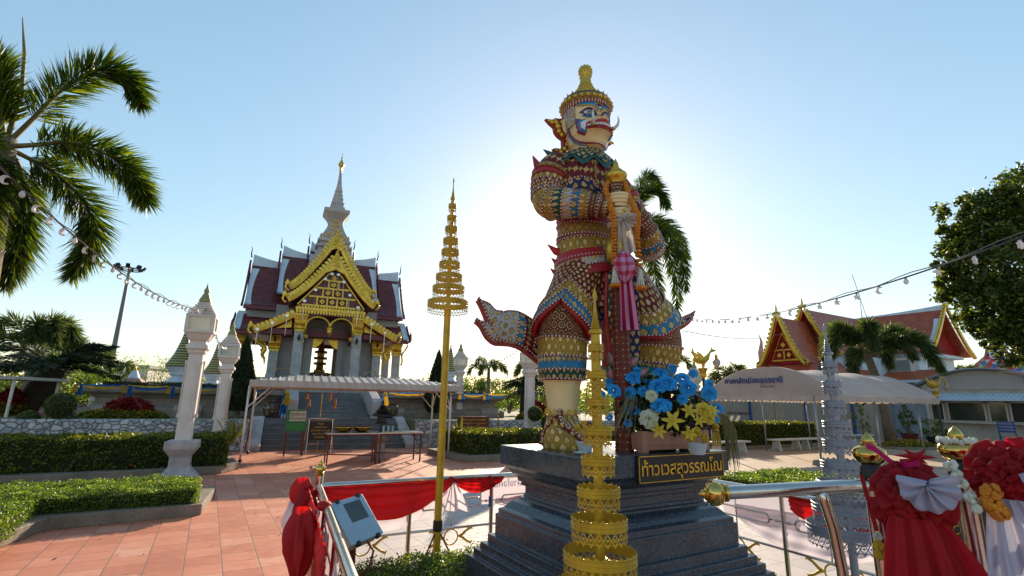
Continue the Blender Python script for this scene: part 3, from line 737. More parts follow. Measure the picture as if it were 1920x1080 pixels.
chedi(846, 644, 33, 3.0, 'blue green and gold striped chedi behind the gold pole of the tiered umbrella')
chedi(743, 679, 40, 2.0, 'small green and gold striped chedi just right of the temple')
# pink monument
p = atd(248, 724, 42)
t = thing('stone_shrine', 'small pinkish stone shrine with a pale blue dome and gold tip behind the terrace wall', 'shrine', (p.x, p.y, p.z-1.2), TR)
t.scale = (.62, .62, .62); b = MB(); b.sq([(.55, 0), (.55, 1.9), (.72, 2.0), (.72, 2.15), (1.0, 2.35), (.7, 2.65), (.62, 2.75)]); b.build('base', mat('pink_render', (.45, .22, .18), None, .8), t)
b = MB(); b.lathe([(.55, 2.75), (.55, 2.87), (.5, 2.95), (.34, 3.35), (.2, 3.6)], n=12); b.build('dome', M['whiteblue'], t, smooth='auto')
b = MB(); b.lathe([(.2, 3.57), (.22, 3.65), (.12, 3.75), (.12, 3.85), (.02, 4.05)], n=8); b.build('finial', M['gold'], t)
p = atd(184, 725, 36)
t = thing('spirit_house', 'tiny white spirit house with a pointed roof at the left end of the terrace', 'spirit house', (p.x, p.y, p.z-1.3), TR); t.scale = (.7, .7, .8)
b = MB(); b.box(-.35, .35, -.3, .3, 0, 1.25); b.build('body', M['white'], t)
b = MB(); b.sq([(.5, 1.25), (.3, 1.6), (.14, 1.9), (.03, 2.3)]); b.build('roof', M['pinkstone'], t)
# jars
def jar(X_, Y_, z, s, label):
    t = thing('glazed_jar', label, 'jar', TW(X_, Y_, z), 0, 'big glazed jars beside the stairs')
    b = MB(); b.lathe([(.20*s, 0), (.27*s, .12*s), (.33*s, .32*s), (.32*s, .46*s), (.25*s, .56*s), (.28*s, .60*s), (.28*s, .63*s), (.22*s, .63*s), (.22*s, .55*s)], n=22); b.build('jar_body', M['jar'], t, smooth='auto')
    b = MB(); b.lathe([(.225*s, .57*s), (.01, .58*s)], n=12); b.build('water', M['hedgecore'], t)
m, tt, bb = newmat('brown_glaze'); setv(bb, .3, 0)
n_ = noise(tt, 7, None, 6); tt.links.new(ramp(tt, n_.outputs[0], [(.4, (.04, .022, .015)), (.56, (.10, .06, .035)), (.66, (.38, .28, .16))]), bb.inputs['Base Color']); M['jar'] = m
jar(-2.15, 2.7, .95, .95, 'brown glazed water jar left of the upper stairs'); jar(2.3, 2.7, .95, .95, 'brown glazed water jar right of the upper stairs')
# conical cypresses
def cypress(X_, Y_, z, h, r, label, seed):
    rg = np.random.default_rng(seed); pos = TW(X_, Y_, z)
    t = thing('cypress', label, 'tree', pos, 0, 'clipped conical cypresses')
    b = MB(); b.tube([(0, 0, 0), (0, 0, h*.5)], [.09, .05], 8); b.build('trunk', M['bark'], t)
    n = 14000; f = 1-np.sqrt(rg.random(n)*.98); a = rg.random(n)*2*PI
    rad_ = r*np.where(f < .15, .55+.45*f/.15, (1-(f-.15)/.85)**.85)*(.86+.14*rg.random(n)+.05*np.sin(a*5+f*20))
    P = np.stack([rad_*np.cos(a), rad_*np.sin(a), .25+f*(h-.25)], 1)
    A = rg.normal(size=(n, 3))*.018+np.stack([np.cos(a)*.02, np.sin(a)*.02, np.full(n, .045)], 1); B = np.cross(A, rg.normal(size=(n, 3))); B = B/np.linalg.norm(B, axis=1)[:, None]*.014
    quads_np('crown', P, A, B, M['cypress'], t)
    b = MB(); b.lathe([(.3*r, .3), (.8*r, .3+.12*h), (.6*r, .4*h), (.3*r, .7*h), (.02, .97*h)], n=12); b.build('inner_crown', M['hedgecore'], t)
cypress(-3.3, 5.0-1.9, .93, 3.1, .62, 'dark conical cypress left of the temple stairs', 1)
cypress(4.35, 4.6-1.5, .93, 3.0, .60, 'dark conical cypress right of the temple stairs', 2)
# hedge strips on the terrace
def hedge(name, label, x0, x1, y0, y1, z0, z1, loc=(0, 0, 0), rz=0, leaf='hedge', size=.045, dens=500, seed=3, flowers=0, group=None, cut=None):
    rg = np.random.default_rng(seed)
    t = thing(name, label, 'hedge', loc, rz, group)
    b = MB(); g_ = .04; b.box(x0+g_, x1-g_, y0+g_, y1-g_, z0, z1-g_); b.build('inner_hedge', M['hedgecore'], t)
    Ps = []; Ns = []
    def face(n, f, nr):
        q = rg.random((n, 2)); P = f(q[:, 0], q[:, 1]); Ps.append(P+np.array(nr)*rg.normal(size=(n, 1))*.02); Ns.append(np.tile(nr, (n, 1)))
    o = np.ones
    ax = (x1-x0)*(y1-y0); zz = z1-z0
    wob = lambda x, y: .018*np.sin(x*7+y*3)+.015*np.sin(y*11+x*5)+.012*np.sin(x*19)
    face(int(ax*dens), lambda a, c: np.stack([x0+a*(x1-x0), y0+c*(y1-y0), z1+wob(x0+a*(x1-x0), y0+c*(y1-y0))], 1), (0, 0, 1.))
    face(int((x1-x0)*zz*dens), lambda a, c: np.stack([x0+a*(x1-x0), y0+wob(x0+a*(x1-x0), c*3), z0+c*zz], 1), (0, -1., 0))
    face(int((x1-x0)*zz*dens*.4), lambda a, c: np.stack([x0+a*(x1-x0), y1+0*a, z0+c*zz], 1), (0, 1., 0))
    face(int((y1-y0)*zz*dens), lambda a, c: np.stack([x0+wob(c*3, a*4), y0+a*(y1-y0), z0+c*zz], 1), (-1., 0, 0))
    face(int((y1-y0)*zz*dens), lambda a, c: np.stack([x1+0*a, y0+a*(y1-y0), z0+c*zz], 1), (1., 0, 0))
    P = np.concatenate(Ps); N = np.concatenate(Ns); n = len(P)
    A = rg.normal(size=(n, 3)); A = A-N*(A*N).sum(1)[:, None]*.4+N*.5; A = A/np.linalg.norm(A, axis=1)[:, None]*size*(.6+.7*rg.random((n, 1)))
    B = np.cross(A, rg.normal(size=(n, 3))); B = B/np.linalg.norm(B, axis=1)[:, None]*size*.42
    quads_np('leaves', P, A, B, M[leaf], t)
    if flowers:
        n = flowers; fr = rg.random((n, 3)); P = np.stack([x0+fr[:, 0]*(x1-x0), y0-.02+0*fr[:, 0], z0+fr[:, 2]*zz], 1); P[::2, 2] = z1+.02; P[::2, 1] = y0+fr[::2, 1]*(y1-y0)
        A = rg.normal(size=(n, 3))*.03; B = rg.normal(size=(n, 3))*.03
        quads_np('blossoms', P, A, B, M['orangeflower'], t)
    return t
M['orangeflower'] = leafmat('orange_red_blossom', (.5, .05, .01), (.7, .09, .02), (.7, .2, .04), .2)
hedge('terrace_hedge', 'clipped dark hedge strip along the top of the left terrace wall', -7.9, -1.8, 4.6, 5.4, 1.95, 2.14, TO, TR, 'cypress', .03, 900, 5)
hedge('terrace_hedge', 'clipped dark hedge strip along the top of the right terrace wall', 2.2, 7.2, 4.6, 5.4, 1.95, 2.12, TO, TR, 'cypress', .03, 900, 6)
# blue and yellow drapes
def swag_mesh(b, a, c, sag, dep, rows=5, cols=22, drop=.22, tw=3):
    a = Vector(a); c = Vector(c); d = (c-a); nrm = Vector((d.y, -d.x, 0)).normalized()
    def fn(u, v):
        p = a+d*u; s_ = 4*u*(1-u)
        zz = -sag*s_-drop*(v)*(.35+.65*s_)
        out = dep*(math.sin(v*PI*tw)*.5+.5)*(.3+.7*s_)+.02
        return p+Vector((0, 0, zz+.01*math.sin(u*30+v*9)))+nrm*out
    b.grid(fn, cols, rows*3)
def tail_mesh(b, p, L, w_, nrm, fan=1.5, seed=0):
    p = Vector(p); nrm = Vector(nrm).normalized(); sx = Vector((-nrm.y, nrm.x, 0))
    def fn(u, v):
        q = (u-.5)*w_*(.35+(fan-.35)*v); return p+sx*q+nrm*(.035+.035*math.sin(u*17+seed+v*2))*(.5+v)+Vector((0, 0, -L*v*(1-.15*abs(math.sin(u*3+seed)))))
    b.grid(fn, 18, 10)
for lab, xs, seed in (('blue and yellow cloth swagged along the left terrace wall', (-8.3, -6.9, -5.6, -3.9, -2.3), 1), ('blue and yellow cloth swagged along the right terrace wall', (2.2, 4.2, 5.6, 6.8, 8.0), 2)):
    t = thing('wall_drape', lab, 'drape', TW(xs[0], 3.6, 1.9), TR); nr = (0, -1, 0)
    bb_ = MB(); by = MB(); x0 = xs[0]
    for i in range(4):
        q = bb_ if i % 2 else by; o_ = MB()
        swag_mesh(q, (xs[i]-x0, 0, .12), (xs[i+1]-x0, 0, .12), .07, .05, 3, 16, .09); swag_mesh(by if i % 2 else bb_, (xs[i]-x0, .02, .14), (xs[i+1]-x0, .02, .14), .02, .03, 2, 10, .07)
        tail_mesh(bb_, (xs[i]-x0+.1, -.05, .12), .42, .16, nr, 1.2, i); tail_mesh(by, (xs[i]-x0-.05, -.07, .12), .3, .14, nr, 1.2, i+2)
    bb_.build('blue_cloth', M['cloth_blue'], t, smooth=True); by.build('yellow_cloth', M['cloth_yellow'], t, smooth=True)
for X_, lab in ((-1.72, 'blue and yellow cloth tied at the left stair balustrade'), (1.9, 'blue and yellow cloth tied at the right stair balustrade')):
    t = thing('wall_drape', lab, 'drape', TW(X_, 2.2, 1.85), TR)
    b = MB(); tail_mesh(b, (-.05, 0, .05), .9, .2, (0, -1, 0), 1.3, 3); b.build('blue_cloth', M['cloth_blue'], t, smooth=True)
    b = MB(); tail_mesh(b, (.06, -.05, .05), .5, .2, (0, -1, 0), 1.6, 5); b.sphere((.02, -.06, .03), .08, 8, 6); b.build('yellow_cloth', M['cloth_yellow'], t, smooth=True)

# ================================================================== stone lamp pillars
def lamp_pillar(loc, label, first=[None], low=0):
    if first[0]: return dup(first[0], loc, TR, label)
    t = thing('lamp_pillar', label, 'lamp', loc, TR, 'white lantern pillars around the precinct'); first[0] = t
    b = MB(); b.sq([(.50, 0), (.50, .04), (.42, .10), (.28, .22), (.26, .26), (.26, .44), (.28, .46), (.42, .60), (.42, .74), (.40, .76)]); b.build('pedestal', M['pinkstone'], t, bevel=.015)
    b = MB(); b.sq([(.205, .76), (.19, 2.55), (.24, 2.60), (.24, 2.64), (.30, 2.68), (.30, 2.74), (.22, 2.80), (.22, 2.84)]); b.build('shaft', M['white'], t, bevel=.01)
    b = MB()
    b.sq([(.22, 2.84), (.28, 2.88), (.36, 3.0), (.40, 3.02), (.40, 3.08)]);
    for sx in (-1, 1):
        for sy in (-1, 1): b.box(sx*.40 if sx < 0 else .30, sx*.30 if sx < 0 else .40, sy*.40 if sy < 0 else .30, sy*.30 if sy < 0 else .40, 3.08, 3.36)
    b.sq([(.40, 3.36), (.40, 3.42), (.33, 3.45)]); b.build('lantern_housing', M['white'], t, bevel=.008)
    for a in range(4):
        b = MB(); b.T = Matrix.Rotation(a*PI/2, 4, 'Z'); b.box(-.299, .299, -.36, -.34, 3.085, 3.355); b.build('lantern_pane', M['frost'], t)
    b = MB()
    for i in range(5): r = .37-.046*i; z = 3.45+.056*i; b.sq([(r, z), (r, z+.026), (r-.075, z+.030), (r-.075, z+.056)])
    b.build('stepped_roof', M['white'], t)
    b = MB(); b.sq([(.16, 3.725), (.16, 3.75), (.09, 3.88), (.055, 3.94), (.075, 3.96), (.075, 3.98), (.03, 4.07), (.003, 4.18)]); b.build('finial', M['goldpale'], t)
    for sx, sy in ((-1, 0), (1, 0), (0, -1)):
        b = MB(); x = sx*.24+(.12 if sy else 0); y = sy*.24-(.06 if sx else 0); b.tube([(x, y, 1.3), (x, y, 2.35)], .022, 6); b.box(x-.035, x+.035, y-.03, y+.03, 1.22, 1.3); b.box(x-.03, x+.03, y-.03, y+.03, 2.35, 2.42); b.build('tube_light', M['white'], t)
    t.scale = (.70, .70, 1)
    return t
M['frost'] = mat('frosted_lantern_pane', (.66, .70, .66), (.56, .60, .56), .35, 0, 4, trans=(1, 1, .95, .65))
M['goldpale'] = mat('faded_green_gold', (.38, .32, .12), (.26, .24, .10), .5, .3, 5)
lamp_pillar((-.34, 12.97, 0), 'white lantern pillar nearest on the left, standing at the end of the low front hedge')
lamp_pillar((.37, 17.5, -.2), 'white lantern pillar behind the long left hedge beside the dark cypress')
lamp_pillar((10.2, 22.1, .3), 'white lantern pillar seen between the gold umbrella pole and the statue, with its whole lantern visible')
lamp_pillar((9.75, 15.2, 0), 'white lantern pillar partly behind the statue\'s flared coat tail')
lamp_pillar((23.2, 19.1, 0), 'white lantern pillar beside the golden bird lamp above the blue roses')
# ================================================================== palms and trees
def catmull(P, n):
    P = [Vector(p) for p in P]; Q = [P[0]*2-P[1]]+P+[P[-1]*2-P[-2]]; out_ = []
    m = len(P)-1
    for i in range(n+1):
        f = i/n*m; k = min(int(f), m-1); t = f-k; a, b_, c, d = Q[k:k+4]
        out_.append(.5*((2*b_)+(c-a)*t+(2*a-5*b_+4*c-d)*t*t+(3*b_-a-3*c+d)*t**3))
    return out_
def frond(parent, pts, L, wid, n, m_, seed=0, plumose=True, start=.18, stalk=.02, droop=.25):
    rg = np.random.default_rng(seed); C = catmull(pts, 40); Cn = np.array([tuple(c) for c in C]); D = np.gradient(Cn, axis=0); D /= np.linalg.norm(D, axis=1)[:, None]
    t = start+(1-start)*rg.random(n)**.9; f = t*40; i = np.minimum(f.astype(int), 39); fr = (f-i)[:, None]
    P = Cn[i]*(1-fr)+Cn[i+1]*fr; d = D[i]
    up = np.array([0, 0, 1.]); s = np.cross(d, up); s /= (np.linalg.norm(s, axis=1)[:, None]+1e-6); w_ = np.cross(s, d)
    if plumose: a = rg.random(n)*2*PI
    else: a = np.where(rg.random(n) < .5, 0, PI)+rg.normal(size=n)*.25+.2
    R = s*np.cos(a)[:, None]+w_*np.sin(a)[:, None]
    fwd = (.5+.9*t)[:, None]
    A = R+d*fwd+rg.normal(size=(n, 3))*.12; A /= np.linalg.norm(A, axis=1)[:, None]; A[:, 2] -= droop; 
    ln = L*(.55+.6*np.sin(np.clip(t*1.05, 0, 1)*PI)**.6)*(.75+.4*rg.random(n)); A = A*ln[:, None]/2
    B = np.cross(A, rg.normal(size=(n, 3))); B /= np.linalg.norm(B, axis=1)[:, None]; B *= wid/2
    o = quads_np('frond', P+A, A, B, m_, parent)
    b = MB(); b.tube(C[::3], [stalk*(1-.85*k/(len(C[::3])-1)) for k in range(len(C[::3]))], 6); b.build('stalk', M['palmstalk'], o, smooth=True)
    return o
M['palmstalk'] = mat('palm_stalk', (.20, .17, .07), (.12, .10, .04), .6, 0, 6)
def palm(name, label, loc, h, L, nf, seed, m_='palm_far', fox=True, tr=.16, lean=(0, 0), leafL=.5, wid=.05, nl=420, group=None, spear=False, arch=1.0):
    rr = random.Random(seed); t = thing(name, label, 'palm tree', loc, 0, group)
    top = Vector((lean[0], lean[1], h))
    b = MB(); b.tube([(0, 0, -.1), (lean[0]*.15, lean[1]*.15, h*.3), (lean[0]*.5, lean[1]*.5, h*.7), top], [tr*1.35, tr*1.05, tr*.95, tr*.75], 12); b.build('trunk', M['bark'], t, smooth=True)
    for k in range(nf):
        a = 2*PI*k/nf+rr.uniform(-.25, .25); e = rr.choice([.15, .5, .9, 1.2])+rr.uniform(-.15, .15); Lk = L*rr.uniform(.85, 1.1)
        d = Vector((math.cos(a), math.sin(a), 0)); ce = math.cos(e); se = math.sin(e)
        pts = [top, top+(d*ce+V(0, 0, se))*Lk*.33, top+(d*(ce*.62+.14)+V(0, 0, se*.62-.05*arch))*Lk, top+(d*(ce*.62+.36)+V(0, 0, se*.6-.38*arch))*Lk]
        frond(t, pts, leafL, wid, nl, M[m_], seed*31+k, fox, .2, .03)
    if spear: b = MB(); b.tube([top, top+V(.05, 0, L*.6), top+V(.1, 0, L*1.1)], [.03, .02, .004], 5); b.build('spear_leaf', M['palmstalk'], t)
    return t
def tree(name, label, loc, h, blobs, seed, m_='tree_far', leaf=.12, per=60, trunk=.15, group=None, cat='tree', limbs=6):
    """blobs: list of (cx,cy,cz,r,count)"""
    rg = np.random.default_rng(seed); t = thing(name, label, cat, loc, 0, group); rr = random.Random(seed)
    b = MB(); c0 = np.mean([q[:3] for q in blobs], axis=0)
    b.tube([(0, 0, -.1), (0, 0, h*.3), (c0[0]*.5, c0[1]*.5, max(h*.35, c0[2]*.6))], [trunk*1.3, trunk, trunk*.7], 10)
    for q in blobs[:limbs*2]: b.tube([(0, 0, h*.28), (q[0]*.5, q[1]*.5, (h*.3+q[2])*.5), q[:3]], [trunk*.6, trunk*.35, trunk*.08], 6)
    b.build('trunk', M['bark'], t, smooth=True)
    Ps = []
    for cx, cy, cz, r, cnt in blobs:
        q = rg.normal(size=(cnt, 3)); q /= np.linalg.norm(q, axis=1)[:, None]; c = np.array([cx, cy, cz])+q*(r*(.45+.6*rg.random((cnt, 1))**.5))
        for k in range(cnt): Ps.append(c[k]+rg.normal(size=(per, 3))*r*.13)
    P = np.concatenate(Ps); n = len(P); A = rg.normal(size=(n, 3)); A /= np.linalg.norm(A, axis=1)[:, None]; A *= leaf*(.35+.3*rg.random((n, 1)))
    B = np.cross(A, rg.normal(size=(n, 3))); B /= np.linalg.norm(B, axis=1)[:, None]; B *= leaf*.3
    quads_np('crown', P, A, B, M[m_], t)
    return t
def ball(b_unused, parent, c, r, m_='hedge', seed=1, leaf=.03, dens=1500, name='clipped_ball'):
    rg = np.random.default_rng(seed); n = int(4*PI*r*r*dens); q = rg.normal(size=(n, 3)); q /= np.linalg.norm(q, axis=1)[:, None]
    P = np.array(c)+q*r*(.95+.07*rg.random((n, 1))); A = rg.normal(size=(n, 3))+q*.4; A /= np.linalg.norm(A, axis=1)[:, None]; A *= leaf
    B = np.cross(A, rg.normal(size=(n, 3))); B /= np.linalg.norm(B, axis=1)[:, None]; B *= leaf*.45
    o = quads_np(name, P, A, B, M[m_], parent)
    b = MB(); b.sphere(c, r*.96, 14, 10); b.build('inner_ball', M['hedgecore'], o); return o

# the near foxtail palm at the left edge
c = atd(8, 275, 8.0); base = atd(-60, 760, 8.0)
t = thing('foxtail_palm', 'large dark foxtail palm with drooping bushy fronds at the left edge', 'palm tree', (base.x, base.y, 0))
def rel(u, v, d): return atd(u, v, d)-Vector((base.x, base.y, 0))
top = rel(8, 275, 8)
b = MB(); b.tube([(0, 0, 0), (top*.35+V(0, 0, .1)), top*.75, top+V(0, 0, .1)], [.22, .17, .15, .10], 14); b.build('trunk', M['bark'], t, smooth=True)
FR = [([(8, 275, 8), (60, 225, 7.9), (120, 165, 7.7), (190, 130, 7.5), (240, 150, 7.4), (262, 190, 7.3)], 1),
      ([(8, 275, 8), (65, 272, 7.8), (130, 268, 7.5), (200, 290, 7.2), (250, 330, 7.0), (275, 375, 6.9)], 2),
      ([(8, 275, 8), (50, 295, 8.1), (110, 330, 8.0), (165, 390, 7.9), (170, 450, 7.8), (135, 515, 7.8)], 3),
      ([(8, 275, 8), (36, 310, 8.2), (42, 360, 8.3), (40, 410, 8.3), (32, 470, 8.3), (10, 530, 8.3)], 4),
      ([(8, 275, 8), (4, 225, 7.9), (-2, 170, 7.8), (-12, 120, 7.8), (-40, 90, 7.8)], 5),
      ([(8, 275, 8), (-30, 260, 7.6), (-80, 280, 7.2), (-120, 350, 7)], 7),
      ([(8, 275, 8), (-5, 310, 7.8), (-30, 380, 7.7), (-40, 450, 7.7)], 9)]
for P_, sd_ in FR: frond(t, [rel(*p) for p in P_], .36, .019, 1250, M['palm'], sd_, True, .20, .032, .1)
b = MB(); b.tube([top, rel(40, 180, 8), rel(46, 100, 8), rel(42, 32, 8)], [.03, .025, .02, .004], 6); b.build('spear_leaf', M['palmstalk'], t, smooth=True)
b = MB(); b.sphere(top, .11, 10, 8, 1, 1, 1.3); b.build('crownshaft', M['bark'], t, smooth=True)

def on(u, v, z): p = atz(u, v, z); return p
# mid-distance plants on the raised lawn, left
p = TW(-7.6, 9.0, .93); p = atd(62, 778, 25.4)
t = thing('cycad', 'dark cycad with a thick shaggy trunk left of the flower bed', 'cycad', (p.x, p.y, .93))
b = MB(); b.tube([(0, 0, -.05), (.05, 0, .8), (.3, 0, 1.7)], [.62, .48, .36], 14); b.build('trunk', M['barkdark'], t, smooth=True)
rr = random.Random(4)
for k in range(40):
    a = 2*PI*k/40*3+rr.uniform(-.1, .1); e = rr.uniform(-.15, .75); L = rr.uniform(1.8, 2.4); d = V(math.cos(a), math.sin(a), 0); tp_ = V(.3, 0, 1.75)
    frond(t, [tp_, tp_+(d*math.cos(e)+V(0, 0, math.sin(e)))*L*.5, tp_+(d*math.cos(e)*1.0+V(0, 0, math.sin(e)*.75-.12))*L], .34, .03, 240, M['cycad'], k+50, False, .05, .015, .02)
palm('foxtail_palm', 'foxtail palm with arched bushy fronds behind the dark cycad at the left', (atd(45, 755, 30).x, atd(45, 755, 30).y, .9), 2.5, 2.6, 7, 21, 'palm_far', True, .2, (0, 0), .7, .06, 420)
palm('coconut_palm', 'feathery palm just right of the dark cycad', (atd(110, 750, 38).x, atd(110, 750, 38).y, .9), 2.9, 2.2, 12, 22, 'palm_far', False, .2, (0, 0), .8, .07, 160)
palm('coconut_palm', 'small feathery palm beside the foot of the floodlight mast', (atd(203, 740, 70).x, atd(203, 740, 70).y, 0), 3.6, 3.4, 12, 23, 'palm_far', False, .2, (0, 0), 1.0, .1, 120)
# leafy shrubs and trees along the far left
p = atd(112, 760, 31)
tree('flowering_shrub', 'bright green shrub with pink blossoms right of the cycad trunk', (p.x, p.y, .9), 2.2, [(-1, 0, .9, .9, 60), (0, 0, 1.2, 1.1, 80), (1.2, .3, 1.0, .9, 60), (2.2, .2, .8, .8, 40), (-1.8, .6, 1.3, .9, 40)], 31, 'tree_far', .13, 16, .07, None, 'shrub')
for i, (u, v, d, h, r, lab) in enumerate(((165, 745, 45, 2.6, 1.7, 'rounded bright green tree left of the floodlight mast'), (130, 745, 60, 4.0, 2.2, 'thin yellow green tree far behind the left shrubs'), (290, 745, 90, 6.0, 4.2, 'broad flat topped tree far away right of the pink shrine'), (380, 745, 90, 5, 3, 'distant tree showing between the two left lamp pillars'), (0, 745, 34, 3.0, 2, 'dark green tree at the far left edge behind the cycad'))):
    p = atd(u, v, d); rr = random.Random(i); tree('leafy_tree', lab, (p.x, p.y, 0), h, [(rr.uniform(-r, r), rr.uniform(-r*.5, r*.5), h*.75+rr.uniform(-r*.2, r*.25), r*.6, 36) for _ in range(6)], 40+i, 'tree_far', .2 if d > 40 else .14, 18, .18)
# topiary at left
def topiary(loc, balls, label, seed):
    t = thing('topiary', label, 'topiary', loc, 0, 'topiary shrubs of clipped balls')
    b = MB(); b.tube([(0, 0, -.1), (.02, 0, .3), (0, 0, balls[0][2])], [.05, .04, .03], 8)
    for q in balls: b.tube([(0, 0, q[2]-.35 if q[2] > .4 else .05), (q[0]*.6, q[1]*.6, q[2]-.2), q[:3]], .025, 6)
    b.build('stem', M['bark'], t)
    for k, q in enumerate(balls): ball(None, t, q[:3], q[3], 'hedge', seed+k, .03, 900)
    return t
p = atd(82, 806, 20)
topiary((p.x, p.y, .3), [(.25, 0, 1.05, .37), (-.38, 0, .62, .28), (.42, 0, .60, .26), (.35, .1, .25, .24)], 'topiary of four dark clipped balls in front of the stone wall at the left', 60)
p = atd(1040, 800, 17.5)
topiary((p.x, p.y, .5), [(-.05, 0, 1.15, .27), (.3, .1, .55, .27), (-.28, -.1, .52, .29), (.05, .2, .6, .22), (-.6, .3, .8, .25), (-.1, .2, .05, .22)], 'topiary of clipped balls left of the statue\'s bare shin', 70)
# flower beds on the raised lawn
def flowerbed(name, label, cat, loc, rx, ry, seed, hi=.35, red=True):
    rg = np.random.default_rng(seed); t = thing(name, label, cat, loc, TR)
    def mound(nm, n, m_, sc, cz, zz, leaf, cx=0):
        q = rg.normal(size=(n, 3)); q /= np.linalg.norm(q, axis=1)[:, None]; q[:, 2] = abs(q[:, 2])
        P = q*np.array([rx*sc, ry*sc, zz])*(.8+.25*rg.random((n, 1)))+np.array([cx, 0, cz]); A = rg.normal(size=(n, 3))*leaf; B = np.cross(A, rg.normal(size=(n, 3))); B = B/np.linalg.norm(B, axis=1)[:, None]*leaf*.6
        quads_np(nm, P, A, B, M[m_], t)
    mound('green_leaves', int(2600*rx), 'hedge', 1, -.02, hi*.8, .045); mound('yellow_flowers', int(900*rx), 'yelflower', .97, .0, hi*.85, .03)
    if red: mound('red_leaves', int(1500*rx), 'redleaf', .55, hi*.5, hi*1.0, .06, .1)
p = TW(-6.6, 2.4, .93); flowerbed('flower_bed', 'red and yellow flower bed below the left terrace wall', 'flower bed', p, 1.25, .5, 81, .42)
p = TW(8.6, 2.0, .93); flowerbed('flower_bed', 'red and yellow flower bed beside the lamp pillar behind the coat tail', 'flower bed', p, .9, .4, 82, .5)
p = atd(5, 785, 25); flowerbed('flower_bed', 'small red flowering clump at the far left edge', 'flower bed', (p.x, p.y, .93), .7, .5, 83, .6)
p = atd(118, 785, 24)
rg = np.random.default_rng(5); t = thing('pale_flower_bush', 'clump of pale pink flowers against the left end of the terrace wall', 'bush', (p.x, p.y, .93), 0)
n = 900; q = rg.normal(size=(n, 3)); q /= np.linalg.norm(q, axis=1)[:, None]; q[:, 2] = abs(q[:, 2]); P = q*np.array([.7, .5, .5]); A = rg.normal(size=(n, 3))*.05; B = np.cross(A, rg.normal(size=(n, 3))); B = B/np.linalg.norm(B, axis=1)[:, None]*.035
M['pinkflower'] = leafmat('pale_pink_petal', (.35, .16, .18), (.5, .36, .36), (.6, .5, .48), .3); quads_np('petals', P, A, B, M['pinkflower'], t)

# ------------------------------------------------------------------ floodlight mast
p = atd(197, 740, 60); q = atd(240, 503, 60)
t = thing('floodlight_mast', 'tall grey floodlight mast with a ring of lamps far behind the left terrace', 'light mast', (p.x, p.y, 0))
h = q.z; b = MB(); b.tube([(0, 0, 0), (0, 0, h)], [.30, .12], 12); b.build('mast', mat('grey_mast', (.16, .17, .19), None, .5), t)
b = MB(); b.tube([(1.0*math.cos(a), 1.0*math.sin(a), h-.1) for a in [2*PI*i/12 for i in range(12)]], .06, 6, closed=True); b.bar((-1, 0, h-.1), (1, 0, h-.1), .08); b.bar((0, -1, h-.1), (0, 1, h-.1), .08); b.build('ring', M['black'], t)
for k in range(8):
    a = 2*PI*k/8; b = MB(); b.T = Matrix.Translation((1.15*math.cos(a), 1.15*math.sin(a), h+.1)) @ Matrix.Rotation(a, 4, 'Z') @ Matrix.Rotation(.6, 4, 'Y'); b.box(-.1, .12, -.2, .2, -.16, .16, .03); b.build('floodlight', M['black'], t)

# ------------------------------------------------------------------ front hedges and kerbs
def kerbed(name, label, poly, z, m_, h=.15, w_=.35):
    b = MB(); b.plate([(x, y, 0) for x, y in poly], (0, 0, h)); o = b.build(name, m_, bevel=.015); tag(o, label, 'kerb'); return o
o = kerbed('kerb', 'gravel finished kerb round the low front hedge', [(-9, -2.3), (-2.6, 5.0), (-1.54, 8.72), (.12, 8.9), (.32, 10.55), (-9, 10.1)], .15, M['kerb'], .15)
o = kerbed('kerb', 'gravel finished kerb along the foot of the long left hedge', [(-24, 12.6), (-3.07, 13.1), (.45, 13.35), (.82, 14.05), (.7, 15.6), (-24, 15.6)], .15, M['kerb'], .16)
hedge('low_hedge', 'bright green low hedge in the near left planter', -7, .03, 8.98, 10.3, .1, .36, (0, 0, 0), 0, 'hedge_low', .017, 7500, 11)
hedge('low_hedge', 'bright green low hedge end with pale flowers at the left edge of the picture', -6.0, -1.72, 5.6, 9.2, .1, .36, (0, 0, 0), 0, 'hedge_low', .018, 4200, 12)
hedge('long_hedge', 'long clipped hedge with sunlit top and orange blossoms at the left', -16, .52, 13.5, 14.8, .12, .79, (0, 0, 0), 0, 'hedge', .042, 1100, 13, 40)
o = kerbed('kerb', 'gravel finished kerb under the clipped hedge behind the umbrella pole', [(6.3, 14.0), (6.5, 13.25), (14, 13.0), (14, 15.9), (6.3, 15.9)], .15, M['kerb'], .16)
hedge('long_hedge', 'clipped hedge with sunlit top left of the plinth behind the umbrella pole', 6.7, 13.6, 13.6, 15.6, .12, .76, (0, 0, 0), 0, 'hedge', .042, 1100, 14, 25)
# agaves
def agave(loc, label, seed, s=1.0):
    rr = random.Random(seed); t = thing('agave', label, 'plant', loc, 0, 'yellow green spiky plants')
    for k in range(26):
        a = rr.uniform(0, 2*PI); e = rr.uniform(.25, 1.4); L = rr.uniform(.6, .95)*s; d = V(math.cos(a)*math.cos(e), math.sin(a)*math.cos(e), math.sin(e)); side = V(-math.sin(a), math.cos(a), 0)*.045*s
        b = MB(); R = []
        for i in range(6):
            f = i/5; c_ = d*L*f+V(0, 0, -.25*L*f*f*math.cos(e)); w_ = side*(math.sin(PI*min(1, f*.85+.15))**.7)*(1 if i < 5 else .05); R.append([c_-w_, c_+V(0, 0, .012), c_+w_, c_-V(0, 0, .012)])
        b.rings(R); b.build('blade', M['agave'], t, smooth=True)
p = atd(432, 836, 16.8); agave((p.x, p.y, .35), 'yellow green spiky plant at the right end of the long left hedge', 3, 1.0)
p = atd(862, 845, 17.2); agave((p.x, p.y, .3), 'yellow green spiky plant left of the clipped hedge beyond the umbrella pole', 4, 1.15)

